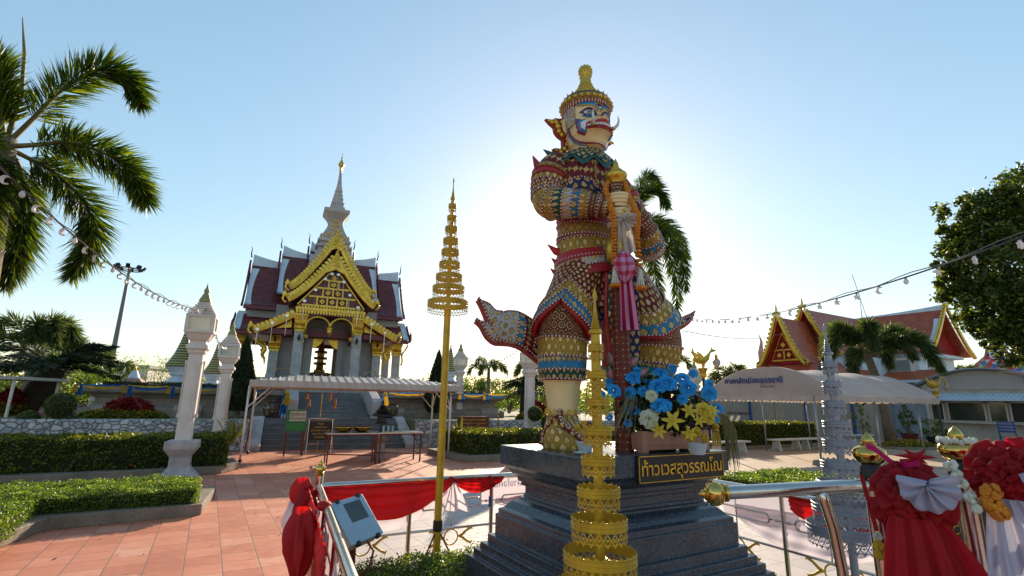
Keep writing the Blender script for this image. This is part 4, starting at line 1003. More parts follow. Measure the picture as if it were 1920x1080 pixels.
# ------------------------------------------------------------------ metal canopy before the stairs
CO = (.91, 15.37, 0); CR = rad(-8.0)
t = thing('canopy', 'low metal canopy with ribbed roof standing before the temple stairs', 'canopy', CO, CR)
W_, D_ = 5.6, 2.3; EZ = 2.12
def cpt(b, x, y): b.tube([(x, y, .06), (x, y, EZ-.15)], .028, 8)
for x, y in ((0, 0), (0, D_), (W_, 0), (W_, D_)):
    b = MB(); cpt(b, x, y); o_ = b.build('post', M['white'], t, smooth=True)
    b = MB(); b.sphere((x, y, .05), .05, 8, 6); b.build('caster', M['black'], o_)
b = MB()
for a_, c_ in (((0, 0), (W_, 0)), ((0, D_), (W_, D_)), ((0, 0), (0, D_)), ((W_, 0), (W_, D_)), ((W_*.5, 0), (W_*.5, D_))): b.bar((a_[0], a_[1], EZ-.16), (c_[0], c_[1], EZ-.16), .045)
for x, s in ((0, 1), (W_, -1)):
    for y in (0, D_): b.bar((x, y, EZ-.72), (x+s*.5, y, EZ-.18), .03)
    b.bar((x, 0, EZ-.72), (x, .5, EZ-.18), .03); b.bar((x, D_, EZ-.72), (x, D_-.5, EZ-.18), .03)
b.build('frame', M['cream'] if 'cream' in M else M['white'], t)
M['ribroof'] = mat('pale_ribbed_sheet', (.52, .44, .40), (.40, .34, .31), .45, 0, 2, .1, 15)
x0, x1, y0, y1 = 0.03, W_+.3, -.25, D_+.25; rz_ = EZ+.22; hx = 1.2; ym = (y0+y1)/2
b = MB(); b.add([(x0, y0, EZ), (x1, y0, EZ), (x1, y1, EZ), (x0, y1, EZ), (x0+hx, ym, rz_), (x1-hx, ym, rz_)], [(0, 1, 5, 4), (1, 2, 5), (2, 3, 4, 5), (3, 0, 4)])
n = 26
for i in range(n+1):
    x = x0+(x1-x0)*i/n; f = 1.; 
    if x < x0+hx: f = (x-x0)/hx
    if x > x1-hx: f = (x1-x)/hx
    if f > .05:
        b.bar((x, y0, EZ+.02), (x, y0+(ym-y0)*f, EZ+(rz_-EZ)*f+.02), .022, .022); b.bar((x, y1, EZ+.02), (x, y1+(ym-y1)*f, EZ+(rz_-EZ)*f+.02), .022, .022)
b.build('roof_sheet', M['ribroof'], t)
b = MB(); b.box(x0, x1, y0-.02, y0, EZ-.16, EZ+.01); b.box(x0-.02, x0, y0-.02, y1+.02, EZ-.16, EZ+.01); b.box(x1, x1+.02, y0-.02, y1+.02, EZ-.16, EZ+.01); b.box(x0, x1, y1, y1+.02, EZ-.16, EZ+.01)
for i in range(n+1): x = x0+(x1-x0)*i/n; b.box(x-.012, x+.012, y0-.035, y0-.021, EZ-.16, EZ+.02)
b.build('fascia', M['ribroof'], t)
# another white canopy at far left
p = atd(-6, 785, 24); q = atd(40, 782, 24)
t = thing('canopy', 'small white ribbed canopy at the far left edge behind the hedge', 'canopy', (p.x-2.2, p.y, .9), rad(-25))
for x, y in ((0, 0), (3, 0), (3, 1.8), (0, 1.8)): b = MB(); b.bar((x, y, 0), (x, y, 1.2), .06); b.build('post', M['white'], t)
b = MB(); b.box(-.2, 3.2, -.2, 2.0, 1.2, 1.26); 
for i in range(16): b.box(-.2+i*.22, -.17+i*.22, -.23, 2.0, 1.26, 1.3)
b.build('roof_sheet', M['ribroof'], t)
# low boxy building far left behind trees
p = atd(155, 742, 110); t = thing('far_building', 'pale flat roofed building far behind the left trees', 'building', (p.x, p.y, 0), rad(-20))
b = MB(); b.box(-9, 9, 0, 10, 0, 6.3); b.build('wall', M['white'], t); b = MB(); b.box(-9.3, 9.3, -.3, 10.3, 6.3, 6.8); b.build('roof', M['wallgrey'], t)

# ------------------------------------------------------------------ things under the canopy
M['redmetal'] = mat('rust_red_painted_steel', (.16, .03, .02), (.09, .018, .012), .5, .2, 9)
M['green'] = mat('green_paint', (.02, .22, .05), (.015, .15, .035), .5)
M['paper'] = mat('off_white_paper', (.62, .58, .50), None, .8)
M['orange'] = mat('marigold_orange', (.72, .27, .015), (.5, .15, .01), .8, 0, 30, .9, 120)
M['jasmine'] = mat('jasmine_white', (.75, .74, .66), (.5, .52, .40), .8, 0, 40, .8, 120)
def wheel(b, x, y, r=.045): b.lathe([(r, -.012), (r, .012)], (0, 0, 0), 12) if 0 else b.tube([(x-.012, y, r), (x+.012, y, r)], r, 12)
def text(body, size, mat_, parent, M4, name='lettering', depth=.004, align='CENTER', bold=0):
    cu = bpy.data.curves.new(name, 'FONT'); cu.body = body; cu.size = size; cu.extrude = depth; cu.align_x = align; cu.align_y = 'CENTER'; cu.offset = bold; cu.resolution_u = 3
    tmp = bpy.data.objects.new('tmp_text', cu); COL.objects.link(tmp); bpy.context.view_layer.update()
    dg = bpy.context.evaluated_depsgraph_get(); me = bpy.data.meshes.new_from_object(tmp.evaluated_get(dg)); bpy.data.objects.remove(tmp)
    me.name = name; me.transform(M4); me.materials.clear(); me.materials.append(mat_)
    o = bpy.data.objects.new(name, me); COL.objects.link(o); o.parent = parent; return o
def FM(x, y, z, rz=0.): return Matrix.Translation((x, y, z)) @ Matrix.Rotation(rz, 4, 'Z') @ Matrix.Rotation(PI/2, 4, 'X')
p = atz(548, 855, 0)
t = thing('donation_box', 'green donation box with a white notice on red wheeled legs', 'box', (p.x, p.y, 0), rad(-4))
b = MB(); b.box(-.27, .27, -.2, .2, .72, .98, -.01); b.build('cabinet', M['green'], t, bevel=.01)
b = MB(); b.box(-.26, .27, -.14, .14, .98, 1.34, .01); b.build('upper_box', M['green'], t, bevel=.01)
b = MB(); b.box(-.2, .25, -.165, -.145, 1.0, 1.30); o = b.build('notice', M['paper'], t); text('ตู้บริจาค', .12, M['black'], o, FM(.02, -.168, 1.2)); text('สาธารณกุศล', .085, M['black'], o, FM(.02, -.168, 1.08))
for x in (-.24, .24):
    for y in (-.17, .17):
        b = MB(); b.bar((x, y, .1), (x, y, .72), .045); l = b.build('leg', M['redmetal'], t); b = MB(); wheel(b, x, y, .05); b.build('wheel', M['black'], l)
p = atz(596, 852, 0)
t = thing('notice_board', 'black notice board with gold writing on a steel easel', 'board', (p.x, p.y, 0), rad(-4))
b = MB(); b.box(-.33, .33, -.03, 0, .42, .98); b.build('panel', M['black'], t)
for x in (-.36, .36):
    b = MB(); b.tube([(x, -.05, 0), (x*.95, 0, 1.05)], .018, 6); b.build('leg', M['steel'], t)
    b = MB(); b.tube([(x*1.3, .35, 0), (x*.95, .02, 1.02)], .016, 6); b.build('leg', M['steel'], t)
b = MB(); b.tube([(-.5, 0, 1.08), (-.36, 0, 1.04), (.36, 0, 1.04), (.5, 0, 1.08)], .016, 6); b.tube([(-.35, 0, .32), (.35, 0, .32)], .014, 6); b.build('crossbar', M['steel'], t)
for i, s_ in enumerate(('คำบูชา', 'ศาลหลักเมือง', 'นะโม ตัสสะ ภะคะวะโต', 'อะระหะโต สัมมา', 'สัมพุทธัสสะ')): text(s_, .07, M['gold'], t, FM(0, -.034, .91-.1*i))
p = atz(600, 850, 0)
t = thing('garland_rack', 'thin metal stand hung with marigold garlands behind the black board', 'rack', (p.x-.02, p.y+.45, 0), rad(-4))
b = MB(); b.tube([(0, 0, 0), (0, 0, 1.85)], .014, 6); b.tube([(-.55, 0, 1.92), (-.4, 0, 1.84), (.4, 0, 1.84), (.55, 0, 1.92)], .012, 6); b.bar((-.25, 0, .02), (.25, 0, .02), .04); b.build('stand', M['brass'], t)
def garland_mb(b, x, y, z0, L, r=.035, n=None):
    n = n or int(L/r/1.3)
    for i in range(n): b.sphere((x, y, z0-L*i/n), r*(1+.1*((i*7) % 3-1)), 8, 5)
for x, zc, L, m_ in ((-.47, 1.82, .22, 'yelm'), (-.38, 1.60, .22, 'orange'), (.24, 1.82, .26, 'orange'), (.42, 1.62, .3, 'orange')):
    b = MB(); garland_mb(b, x, -.02, zc, L, .045); b.build('garland', M['orange'], t)
for x in (-.38, .42):
    b = MB(); b.bar((x, -.02, 1.85), (x, -.02, 1.62), .05, .012); b.build('ribbon', M['cloth_red'], t)
def table(loc, rz, L, D, label, top='steel', h=.8):
    t = thing('folding_table', label, 'table', loc, rz, 'long tables under the canopy')
    b = MB(); b.box(-L/2, L/2, -D/2, D/2, h-.035, h); b.build('table_top', M[top], t, bevel=.006)
    for x in (-L/2+.06, L/2-.06):
        for y in (-D/2+.05, D/2-.05):
            b = MB(); b.bar((x, y, .1), (x, y, h-.035), .035); l = b.build('leg', M['redmetal'], t); b = MB(); wheel(b, x, y, .045); b.bar((x, y, .06), (x, y, .12), .03); b.build('wheel', M['black'], l)
    b = MB()
    for y in (-D/2+.05, D/2-.05): b.bar((-L/2+.06, y, h-.06), (L/2-.06, y, h-.06), .03)
    b.bar((-L/2+.06, D/2-.05, .22), (L/2-.06, -D/2+.05, .22), .03)
    for x in (-L/2+.06, L/2-.06): b.bar((x, -D/2+.05, .25), (x, D/2-.05, .25), .03)
    b.build('brace', M['redmetal'], t)
    return t
pa = atz(655, 872, 0); table((3.45, 14.2, 0), rad(-6), 1.35, .7, 'long steel topped table on wheels, left of the two and carrying the brass basins')
table((4.75, 14.25, 0), rad(-3), 1.25, .7, 'long steel topped table on wheels, right of the two and next to the canopy post')
M['whiteglass'] = mat('clear_glass', (.5, .6, .62), None, .1, 0, 3, trans=(.7, .8, .8, .5))
for (x, y) in ((3.25, 14.35), (3.75, 14.35)):
    t = thing('incense_basin', 'shallow brass basin on the left table, %s' % ('nearer the black board' if x < 3.5 else 'nearer the black lantern'), 'basin', (x, y+.02, .801), 0, 'incense basins on the table')
    b = MB(); b.lathe([(.1, 0), (.2, .03), (.26, .11), (.29, .13), (.27, .135), (.22, .09), (.01, .08)], n=20); b.build('bowl', M['brass'], t, smooth=True)
    b = MB(); b.lathe([(.245, .105), (.01, .11)], n=16); b.build('ash', M['black'], t)
t = thing('candle_lantern', 'tall black metal temple lantern with tiered roof behind the right table', 'lantern', (4.45, 14.95, 0), 0)
b = MB(); b.sq([(.16, 0), (.16, .05), (.12, .08), (.12, .5), (.17, .53), (.17, .57), (.07, .7), (.05, .72)]); b.build('lower_lantern', M['cement'], t)
b = MB(); b.box(-.1, .1, -.124, -.121, .14, .44); b.build('pane', M['whiteglass'], t)
b = MB(); b.tube([(0, 0, .7), (0, 0, 1.05)], .04, 8); b.sq([(.14, .98), (.14, 1.02), (.10, 1.04), (.10, 1.18), (.25, 1.2), (.23, 1.24), (.12, 1.32), (.16, 1.33), (.1, 1.4), (.05, 1.44), (.08, 1.46), (.04, 1.52), (.03, 1.6), (.01, 1.66)]); b.build('upper_lantern', M['black'], t)
for i, x in enumerate((4.28, 4.42, 4.54, 4.74)):
    b = MB(); b.lathe([(.028, 0), (.032, .1), (.036, .16)], n=10); o = b.build('drinking_glass', M['whiteglass'], loc=(x, 14.15, .801)); tag(o, 'clear glasses in a row on the right table in front of the black lantern', 'glass', 'glasses on the table')
for i, (u, lab, m_) in enumerate(((508, 'red soda bottles on the landing beside the left jar', 'redmetal'), (512, 'red soda bottles on the landing beside the left jar', 'redmetal'), (516, 'clear water bottles on the landing right of the red ones', 'whiteblue'), (521, 'clear water bottles on the landing right of the red ones', 'whiteblue'))):
    p = TW(-1.98+.10*i, 2.25, .95); t = thing('bottle', lab, 'bottle', p, 0, 'offering bottles: '+('red' if i < 2 else 'clear')); b = MB(); b.lathe([(.028, 0), (.03, .14), (.012, .19), (.012, .24)], n=10); b.build('bottle_body', M[m_], t, smooth=True); b = MB(); b.lathe([(.014, .235), (.014, .255)], n=8); b.build('cap', M['white'], t)
# brown plaque wall and brass post beyond the right part of the canopy
p = TW(4.8, -.35, 0)
t = thing('stone_plaque', 'brown inscribed plaque in front of the stone wall right of the canopy', 'plaque', p, TR)
b = MB(); b.box(-.62, .62, -.06, .06, .35, 1.12); b.build('panel', M['plaque'] if 'plaque' in M else M['redmetal'], t, bevel=.01); b = MB(); b.box(-.66, .66, -.1, .1, 0, .35); b.build('base', M['granite_l'], t)
for i in range(5): text('หลักเมืองอุดรธานี ศาลหลักเมือง', .075, M['gold'], t, FM(0, -.064, 1.0-.13*i))
t = thing('brass_post', 'slim brass post with ball top right of the brown plaque', 'post', TW(5.75, -.5, 0), 0); b = MB(); b.tube([(0, 0, 0), (0, 0, 1.2)], .03, 8); b.build('shaft', M['brass'], t); b = MB(); b.sphere((0, 0, 1.25), .05, 10, 8); b.tube([(0, 0, 1.28), (0, 0, 1.36)], [.02, .003], 6); b.build('finial', M['brass'], t)

# ------------------------------------------------------------------ far belt of trees that closes the horizon
rg = np.random.default_rng(77); Ps = []
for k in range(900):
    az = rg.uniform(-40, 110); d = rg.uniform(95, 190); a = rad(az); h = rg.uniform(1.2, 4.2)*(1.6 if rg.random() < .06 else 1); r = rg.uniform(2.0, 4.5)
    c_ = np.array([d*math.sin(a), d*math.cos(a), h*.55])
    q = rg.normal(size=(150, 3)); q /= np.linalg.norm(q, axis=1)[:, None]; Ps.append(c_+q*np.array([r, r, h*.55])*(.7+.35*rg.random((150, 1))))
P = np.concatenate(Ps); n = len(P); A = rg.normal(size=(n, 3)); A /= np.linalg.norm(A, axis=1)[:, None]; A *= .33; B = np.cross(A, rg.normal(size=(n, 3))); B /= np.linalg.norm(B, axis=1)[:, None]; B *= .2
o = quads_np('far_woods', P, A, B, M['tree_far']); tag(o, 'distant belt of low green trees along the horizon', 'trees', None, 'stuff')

rg = np.random.default_rng(9); n = 420; x = rg.uniform(-4, 12, n); y = rg.uniform(3.5, 17.5, n); P = np.stack([x, y, np.full(n, .012)], 1); a = rg.uniform(0, 6.28, n)
A = np.stack([np.cos(a), np.sin(a), rg.normal(size=n)*.15], 1)*(.018+.02*rg.random((n, 1))); B = np.stack([-np.sin(a), np.cos(a), rg.normal(size=n)*.3], 1)*.011
M['dryleaf'] = leafmat('dry_fallen_leaf', (.10, .05, .02), (.24, .14, .05), (.34, .26, .10), .1); o = quads_np('fallen_leaves', P, A, B, M['dryleaf']); tag(o, 'scattered dry fallen leaves on the paving', 'leaves', None, 'stuff')
# ================================================================== low raised bed beyond the right rail
b = MB(); b.plate([(9.0, 2.0, 0), (9.7, 7.4, 0), (13.5, 7.4, 0), (13.5, 2.0, 0)], (0, 0, .12)); o = b.build('kerb', M['kerb'], bevel=.015); tag(o, 'low kerb round the lawn bed beyond the right hand railing', 'kerb')
hedge('low_hedge', 'sunlit low clipped hedge beyond the right hand railing', 9.15, 11.6, 2.2, 7.2, .1, .27, (0, 0, 0), 0, 'hedge_low', .028, 2400, 91)
# ------------------------------------------------------------------ event tent with lettering
from mathutils.noise import noise as mnz
M['canvas'] = mat('off_white_canvas', (.55, .47, .44), (.46, .38, .36), .75, 0, 1.2, .35, 5, trans=(.75, .62, .5, .22))
M['navy'] = mat('navy_paint', (.02, .035, .22), None, .6)
M['galv'] = mat('galvanised_steel', (.40, .40, .42), (.28, .28, .30), .4, .6, 6)
t = thing('event_tent', 'white arched event tent with blue Thai lettering on its end', 'tent', (15.9, 10.3, 0))
HW = 2.4; ez = 2.02; TL_ = 6.5
def arch(y): return ez+.93*max(0, 1-(abs(y)/HW)**2.3)
b = MB(); N_ = 24
b.grid(lambda u, v: V(TL_*v, HW*(1-2*u), arch(HW*(1-2*u))-.06*math.sin(v*PI*3)**2*(1-abs(1-2*u))+.02*math.sin(u*23+v*17)+.014*mnz(Vector((u*9, v*14, 0)))), 36, 30)
b.build('roof_canvas', M['canvas'], t, smooth=True)
for x in (0, TL_):
    b = MB(); P_ = [(x, HW*(1-2*i/N_), arch(HW*(1-2*i/N_))) for i in range(N_+1)]; b.add(P_+[(x, 0, ez)], [(i, i+1, N_+1) for i in range(N_)])
    if x == 0: b.grid(lambda u, v: V(-.012-.02*math.sin(u*9)*math.sin(v*3), HW*(1-2*u), ez+(arch(HW*(1-2*u))-ez)*v), 30, 8)
    b.build('end_canvas', M['canvas'], t, smooth=True)
b = MB()
def val(p0, p1, n):
    p0 = Vector(p0); p1 = Vector(p1); m = n*6
    b.grid(lambda u, v: p0.lerp(p1, u)+V(.01*math.sin(u*40), .01*math.cos(u*40), -v*(.12+.06*abs(math.sin(u*n*PI)))), m, 1)
val((-.02, HW, ez), (-.02, -HW, ez), 16); val((0, -HW-.01, ez), (TL_, -HW-.01, ez), 24); val((TL_, -HW, ez), (TL_, HW, ez), 16); val((0, HW+.01, ez), (TL_, HW+.01, ez), 24)
b.build('valance', M['canvas'], t)
for x, y in ((0, 2.2), (0, -1.6), (3.2, -1.8), (6.3, -1.8), (3.2, 2.2), (6.3, 2.2)):
    b = MB(); b.tube([(x, y, 0), (x, y, ez)], .03, 8); o_ = b.build('pole', M['galv'], t, smooth=True)
    if y < 0: b = MB(); b.box(x-.22, x+.22, y-.16, y+.16, 0, .14, .03); b.build('weight', M['cement'], o_)
b = MB()
for x in (.02, 3.2, 6.3): b.tube([(x, 2.2, ez-.08), (x, -1.8, ez-.08)], .02, 6)
for y in (2.2, -1.8): b.tube([(0, y, ez-.08), (6.3, y, ez-.08)], .02, 6)
b.build('frame', M['galv'], t)
RT = Matrix.Rotation(-PI/2, 4, 'Z') @ Matrix.Rotation(PI/2, 4, 'X')
text('ศาลหลักเมืองอุดรธานี', .25, M['navy'], t, Matrix.Translation((-.05, .38, 2.52)) @ Matrix.Rotation(rad(0), 4, 'X') @ RT, 'lettering', .003, bold=.006)
text('ธันวาคม ๒๕๕๕', .09, M['navy'], t, Matrix.Translation((-.05, -.15, 2.32)) @ RT, 'small_lettering', .003)
# hedge, benches, fence
hedge('long_hedge', 'long dark clipped hedge behind the white stone benches at the right', 17.5, 24, 13.2, 14.8, .12, .98, (0, 0, 0), 0, 'hedge', .045, 850, 92)
o = kerbed('kerb', 'low kerb under the hedge behind the stone benches', [(17.3, 13.0), (24.3, 13.0), (24.3, 15), (17.3, 15)], .1, M['kerb'], .12)
M['conc'] = mat('pale_terrazzo', (.60, .55, .50), (.48, .44, .40), .6, 0, 5, .1, 40)
def bench(loc, L, label, first=[None]):
    t = thing('stone_bench', label, 'bench', loc, 0, 'pale stone benches')
    b = MB(); b.box(0, L, -.2, .2, .38, .44); b.build('seat', M['conc'], t, bevel=.01)
    for x in (.3, L-.3):
        b = MB(); b.plate([(x-.04, -.2, 0), (x-.04, -.12, .38), (x-.04, .12, .38), (x-.04, .2, 0), (x-.04, .12, 0), (x-.04, .08, .1), (x-.04, -.08, .1), (x-.04, -.12, 0)], (.08, 0, 0)); b.build('leg', M['conc'], t)
bench((15.3, 12.1, 0), 2.0, 'pale stone bench nearest the statue plinth, left of the other two'); bench((19.0, 12.2, 0), 1.9, 'pale stone bench in the middle, end to end with the one to its right'); bench((20.95, 12.2, 0), 1.9, 'pale stone bench in front of the right end of the hedge, behind the silver umbrella'); bench((26.2, 12.9, 0), 1.9, 'pale stone bench farthest right, beside the leaning palm trunk')
# pair of floodlights on the hedge
for k, (u, lab) in enumerate(((1371, 'silver floodlight on the hedge top, the left one of a pair'), (1383, 'silver floodlight on the hedge top, the right one of a pair'))):
    p = atd(u, 789, 23.5); t = thing('floodlight', lab, 'lamp', (p.x, p.y, .95), rad(-50))
    b = MB(); b.tube([(0, 0, -.3), (0, 0, .12)], .025, 6); b.build('bracket', M['galv'], t); b = MB(); b.plate([(-.04, -.14, .0), (.12, -.14, .32), (.02, -.14, .34), (-.16, -.14, .06)], (0, .28, 0)); b.build('head', M['steel'], t)
M['rustsheet'] = None
m, tt, bb = newmat('weathered_zinc_sheet'); setv(bb, .5, .25)
co = texco(tt, 'Object', (1.6, 1.6, .25)); n_ = noise(tt, 1.7, co, 5, .7); n2 = noise(tt, 9, texco(tt, 'Object', (3, 3, .3)), 4)
tt.links.new(ramp(tt, (X(n_.outputs[0])*.8+X(n2.outputs[0])*.35-.1).k, [(.25, (.20, .20, .21)), (.45, (.32, .29, .27)), (.6, (.42, .32, .22)), (.72, (.30, .19, .12)), (.85, (.44, .42, .40))]), bb.inputs['Base Color']); M['rustsheet'] = m
p0 = Vector((23.6, 19.6, 0)); p1 = Vector((32.5, 14.2, 0)); d = p1-p0; L = d.length
t = thing('zinc_fence', 'tall patched corrugated zinc fence behind the tent', 'fence', p0, math.atan2(d.y, d.x))
rr = random.Random(3); x = 0; k = 0
while x < L:
    w_ = rr.uniform(.7, .9); hgt = rr.uniform(2.35, 2.6)
    b = MB(); b.grid(lambda u, v: V(x+w_*u, (k % 2)*.02+.02*math.sin(u*w_*60), hgt*v+.03), 40, 1); b.build('zinc_sheet', M['rustsheet'], t, solid=.004); x += w_*.96; k += 1
for x in (3.1, 6.2, 8.8): b = MB(); b.bar((x, -.08, 0), (x, -.08, 2.4), .1); b.build('post', M['bluepaint'] if 'bluepaint' in M else M['cloth_blue'], t)
b = MB(); b.bar((1.8, -.06, 1.3), (3.1, -.06, 1.3), .05); b.build('rail', M['redmetal'], t)

# ------------------------------------------------------------------ assembly hall with two gilded gables
t = hall = thing('assembly_hall', 'white hall with orange red tiled roofs and two stacked gilded gables at the right', 'hall', (30, 18.15, 0))
def G(X_, y=0): return Matrix.Translation((X_-30, y, 0)) @ Matrix.Rotation(-PI/2, 4, 'Z')
for X_, w_, zr, ze, y1, zt, teeth in ((30, 1.45, 7.15, 4.25, 6, 7.5, 15), (33, 1.9, 8.0, 4.9, 8, 8.3, 17)):
    b = MB(); b.T = G(X_); roof_slab(b, w_, zr, ze, .1, y1, 1.5); b.build('roof', M['roof2'], hall, solid=.07)
    b = MB(); b.T = G(X_); barge(b, w_+.05, zt, ze-.05, 0, .16, .14, 1.5, teeth, .12, .13); b.build('bargeboard', M['gold'], hall)
    b = MB(); b.T = G(X_); b.add([(-w_*.85, .5, ze), (w_*.85, .5, ze), (w_*.3, .5, ze+(zr-ze)*.55), (0, .5, zr-.1), (-w_*.3, .5, ze+(zr-ze)*.55)], [(0, 1, 2, 3, 4)]); b.build('gable_wall', M['redwall'] if 'redwall' in M else M['cloth_red'], hall, solid=.03)
b = MB(); b.T = G(30); y = .42
b.bar((-.8, y, 4.5), (0, y, 6.2), .09, .04); b.bar((.8, y, 4.5), (0, y, 6.2), .09, .04); b.box(-.85, .85, y-.02, y+.02, 4.45, 4.55); b.box(-.6, .6, y-.02, y+.02, 5.1, 5.18)
for x in (0,): b.box(x-.04, x+.04, y-.02, y+.02, 4.5, 5.2)
for x, z in ((-.3, 4.82), (.3, 4.82), (0, 5.45)): b.plate([(x-.16, y, z), (x, y, z-.16), (x+.16, y, z), (x, y, z+.16)], (0, -.04, 0))
b.build('gable_lattice', M['gold'], hall)
b = MB(); b.T = G(30); roof_slab(b, 2.6, 6.9, 3.6, .6, 6, 1.15, v0=.72, v1=1., sides=(-1,)); b.build('skirt_roof', M['roof2'], hall, solid=.06)
b = MB(); b.T = G(30); roof_slab(b, 2.6, 6.9, 3.6, .6, 6, 1.15, v0=.72, v1=1., sides=(1,)); b.build('skirt_roof', M['roof2'], hall, solid=.06)
b = MB(); b.T = G(30); b.plate([(-2.3, -.3, 3.55), (2.3, -.3, 3.55), (1.9, .45, 4.2), (-1.9, .45, 4.2)], (0, .03, -.05)); b.build('front_skirt_roof', M['roof2'], hall)
b = MB(); b.box(.6, 3.0, -1.7, 1.7, 0, 4.2); b.box(3.0, 9, -2.2, 2.2, 0, 4.9); b.build('porch_wall', M['whiteblue'], hall)
b = MB(); b.box(-.1, .3, -2.3, 2.3, 3.38, 3.54); b.build('eave_board', M['white'], hall)
MH = Matrix.Translation((41-30, 13.4-18.15, 0))
b = MB(); b.T = MH; roof_slab(b, 3.3, 8.2, 5.2, 0, 7, 1.3); b.build('main_roof', M['roof2'], hall, solid=.08)
b = MB(); b.T = MH; ridge_verge(b, 3.3, 8.2, 5.2, 0, 7, 1.3, .22, .35, .04); b.build('ridge', M['whiteblue'], hall)
b = MB(); b.T = MH; barge(b, 3.4, 8.45, 5.15, -.15, .22, .14, 1.3, 18, .12, .16); spike(b, -.1, 8.8, .9); b.build('main_bargeboard', M['gold'], hall)
b = MB(); b.T = MH; b.add([(-3.1, .5, 5.2), (3.1, .5, 5.2), (1.2, .5, 6.6), (0, .5, 8.0), (-1.2, .5, 6.6)], [(0, 1, 2, 3, 4)]); b.build('main_gable_wall', M['cloth_red'], hall, solid=.03)
b = MB(); b.T = MH; b.box(-2.7, 2.7, .8, 7, 0, 5.4); b.box(-2.9, 2.9, .3, 7, 5.0, 5.2); b.build('main_wall', M['whiteblue'], hall)
b = MB(); b.T = MH; b.box(-2.9, -2.71, 1.0, 3.2, 3.9, 4.9); o_ = b.build('sign_frame', M['white'], hall); b = MB(); b.T = MH; b.box(-2.93, -2.9, 1.2, 3.0, 4.05, 4.75); b.build('sign_panel', M['frost'], o_)
b = MB(); b.T = MH; b.plate([(-4.6, -.5, 3.3), (-2.7, -.5, 4.1), (-2.7, 7, 4.1), (-4.6, 7, 3.3)], (0, 0, -.08)); b.build('lower_roof', M['roof2'], hall)
b = MB(); b.T = MH; b.bar((-4.65, -.5, 3.32), (-4.65, 7, 3.32), .12, .16); b.bar((-4.65, -.55, 3.32), (-2.7, -.55, 4.14), .14, .12); b.build('lower_verge', M['whiteblue'], hall)
# pinkish chofa spike left of the first gable
b = MB(); b.tube([(1.2, 2.0, 4.3), (1.1, 2.0, 5.2), (1.3, 2.0, 5.9), (1.1, 2.0, 6.4)], [.22, .16, .08, .01], 6); b.build('side_finial', M['pinkstone'], hall)

# ------------------------------------------------------------------ colourful temple gable far right
m, tt, bb = newmat('multicolour_gable'); setv(bb, .5)
vo = tt.nodes.new('ShaderNodeTexVoronoi'); vo.inputs['Scale'].default_value = 3.2; tt.links.new(texco(tt), vo.inputs['Vector'])
spc = tt.nodes.new('ShaderNodeSeparateColor'); tt.links.new(vo.outputs['Color'], spc.inputs[0])
rp = tt.nodes.new('ShaderNodeValToRGB'); rp.color_ramp.interpolation = 'CONSTANT'
cols = [(0, (.35, .03, .06)), (.25, (.05, .10, .40)), (.45, (.45, .30, .05)), (.6, (.05, .22, .16)), (.75, (.45, .12, .22)), (.88, (.40, .40, .42))]
e = rp.color_ramp.elements
while len(e) < len(cols): e.new(.5)
for q, (p_, c_) in zip(e, cols): q.position = p_; q.color = c4(c_)
tt.links.new(spc.outputs[0], rp.inputs[0]); tt.links.new(rp.outputs[0], bb.inputs['Base Color']); M['multi'] = m
M['greent'] = band('green_tile', (.03, .20, .12)); M['pinkt'] = band('pink_tile', (.45, .20, .20)); M['bluet'] = band('blue_tile', (.03, .08, .30))
t = thing('ornate_gable_hall', 'distant hall with a multicoloured curved gable at the far right edge', 'hall', (57.9, 15.9, 0))
def cg(sc, off): return [(off, 2.6*sc, 5.2), (off, 1.5*sc, 5.6), (off, .75*sc, 6.35*1.0), (off, .55*sc, 7.0+.1*sc), (off, .3*sc, 7.15+.15*sc), (off, 0, 7.25+.15*sc), (off, -.3*sc, 7.15+.15*sc), (off, -.55*sc, 7.0+.1*sc), (off, -.75*sc, 6.35), (off, -1.5*sc, 5.6), (off, -2.6*sc, 5.2), (off, -2.6*sc, 4.9), (off, 2.6*sc, 4.9)]
for sc, off, m_, nm in ((1.12, .3, 'greent', 'green_border'), (1.0, .2, 'pinkt', 'pink_border'), (.88, .1, 'multi', 'gable_panel')):
    b = MB(); b.plate(cg(sc, off), (.12, 0, 0)); b.build(nm, M[m_], t)
b = MB(); b.plate([(.0, y, z) for y, z in ((-.35, 6.2), (-.45, 6.5), (-.25, 6.85), (0, 7.0), (.25, 6.85), (.45, 6.5), (.35, 6.2), (0, 5.95))], (.08, 0, 0)); b.build('medallion', M['whiteblue'], t)
b = MB(); b.box(.6, 8, -2.4, 2.4, 0, 5.0); b.build('wall', M['pinkt'], t); b = MB(); b.sphere((.3, 0, 7.6), .28, 8, 6, .4, 1.4, 1); b.tube([(.3, 0, 7.5), (.3, .4, 7.9), (.3, .5, 8.2)], [.12, .06, .01], 5); b.build('crest', M['goldm'], t)

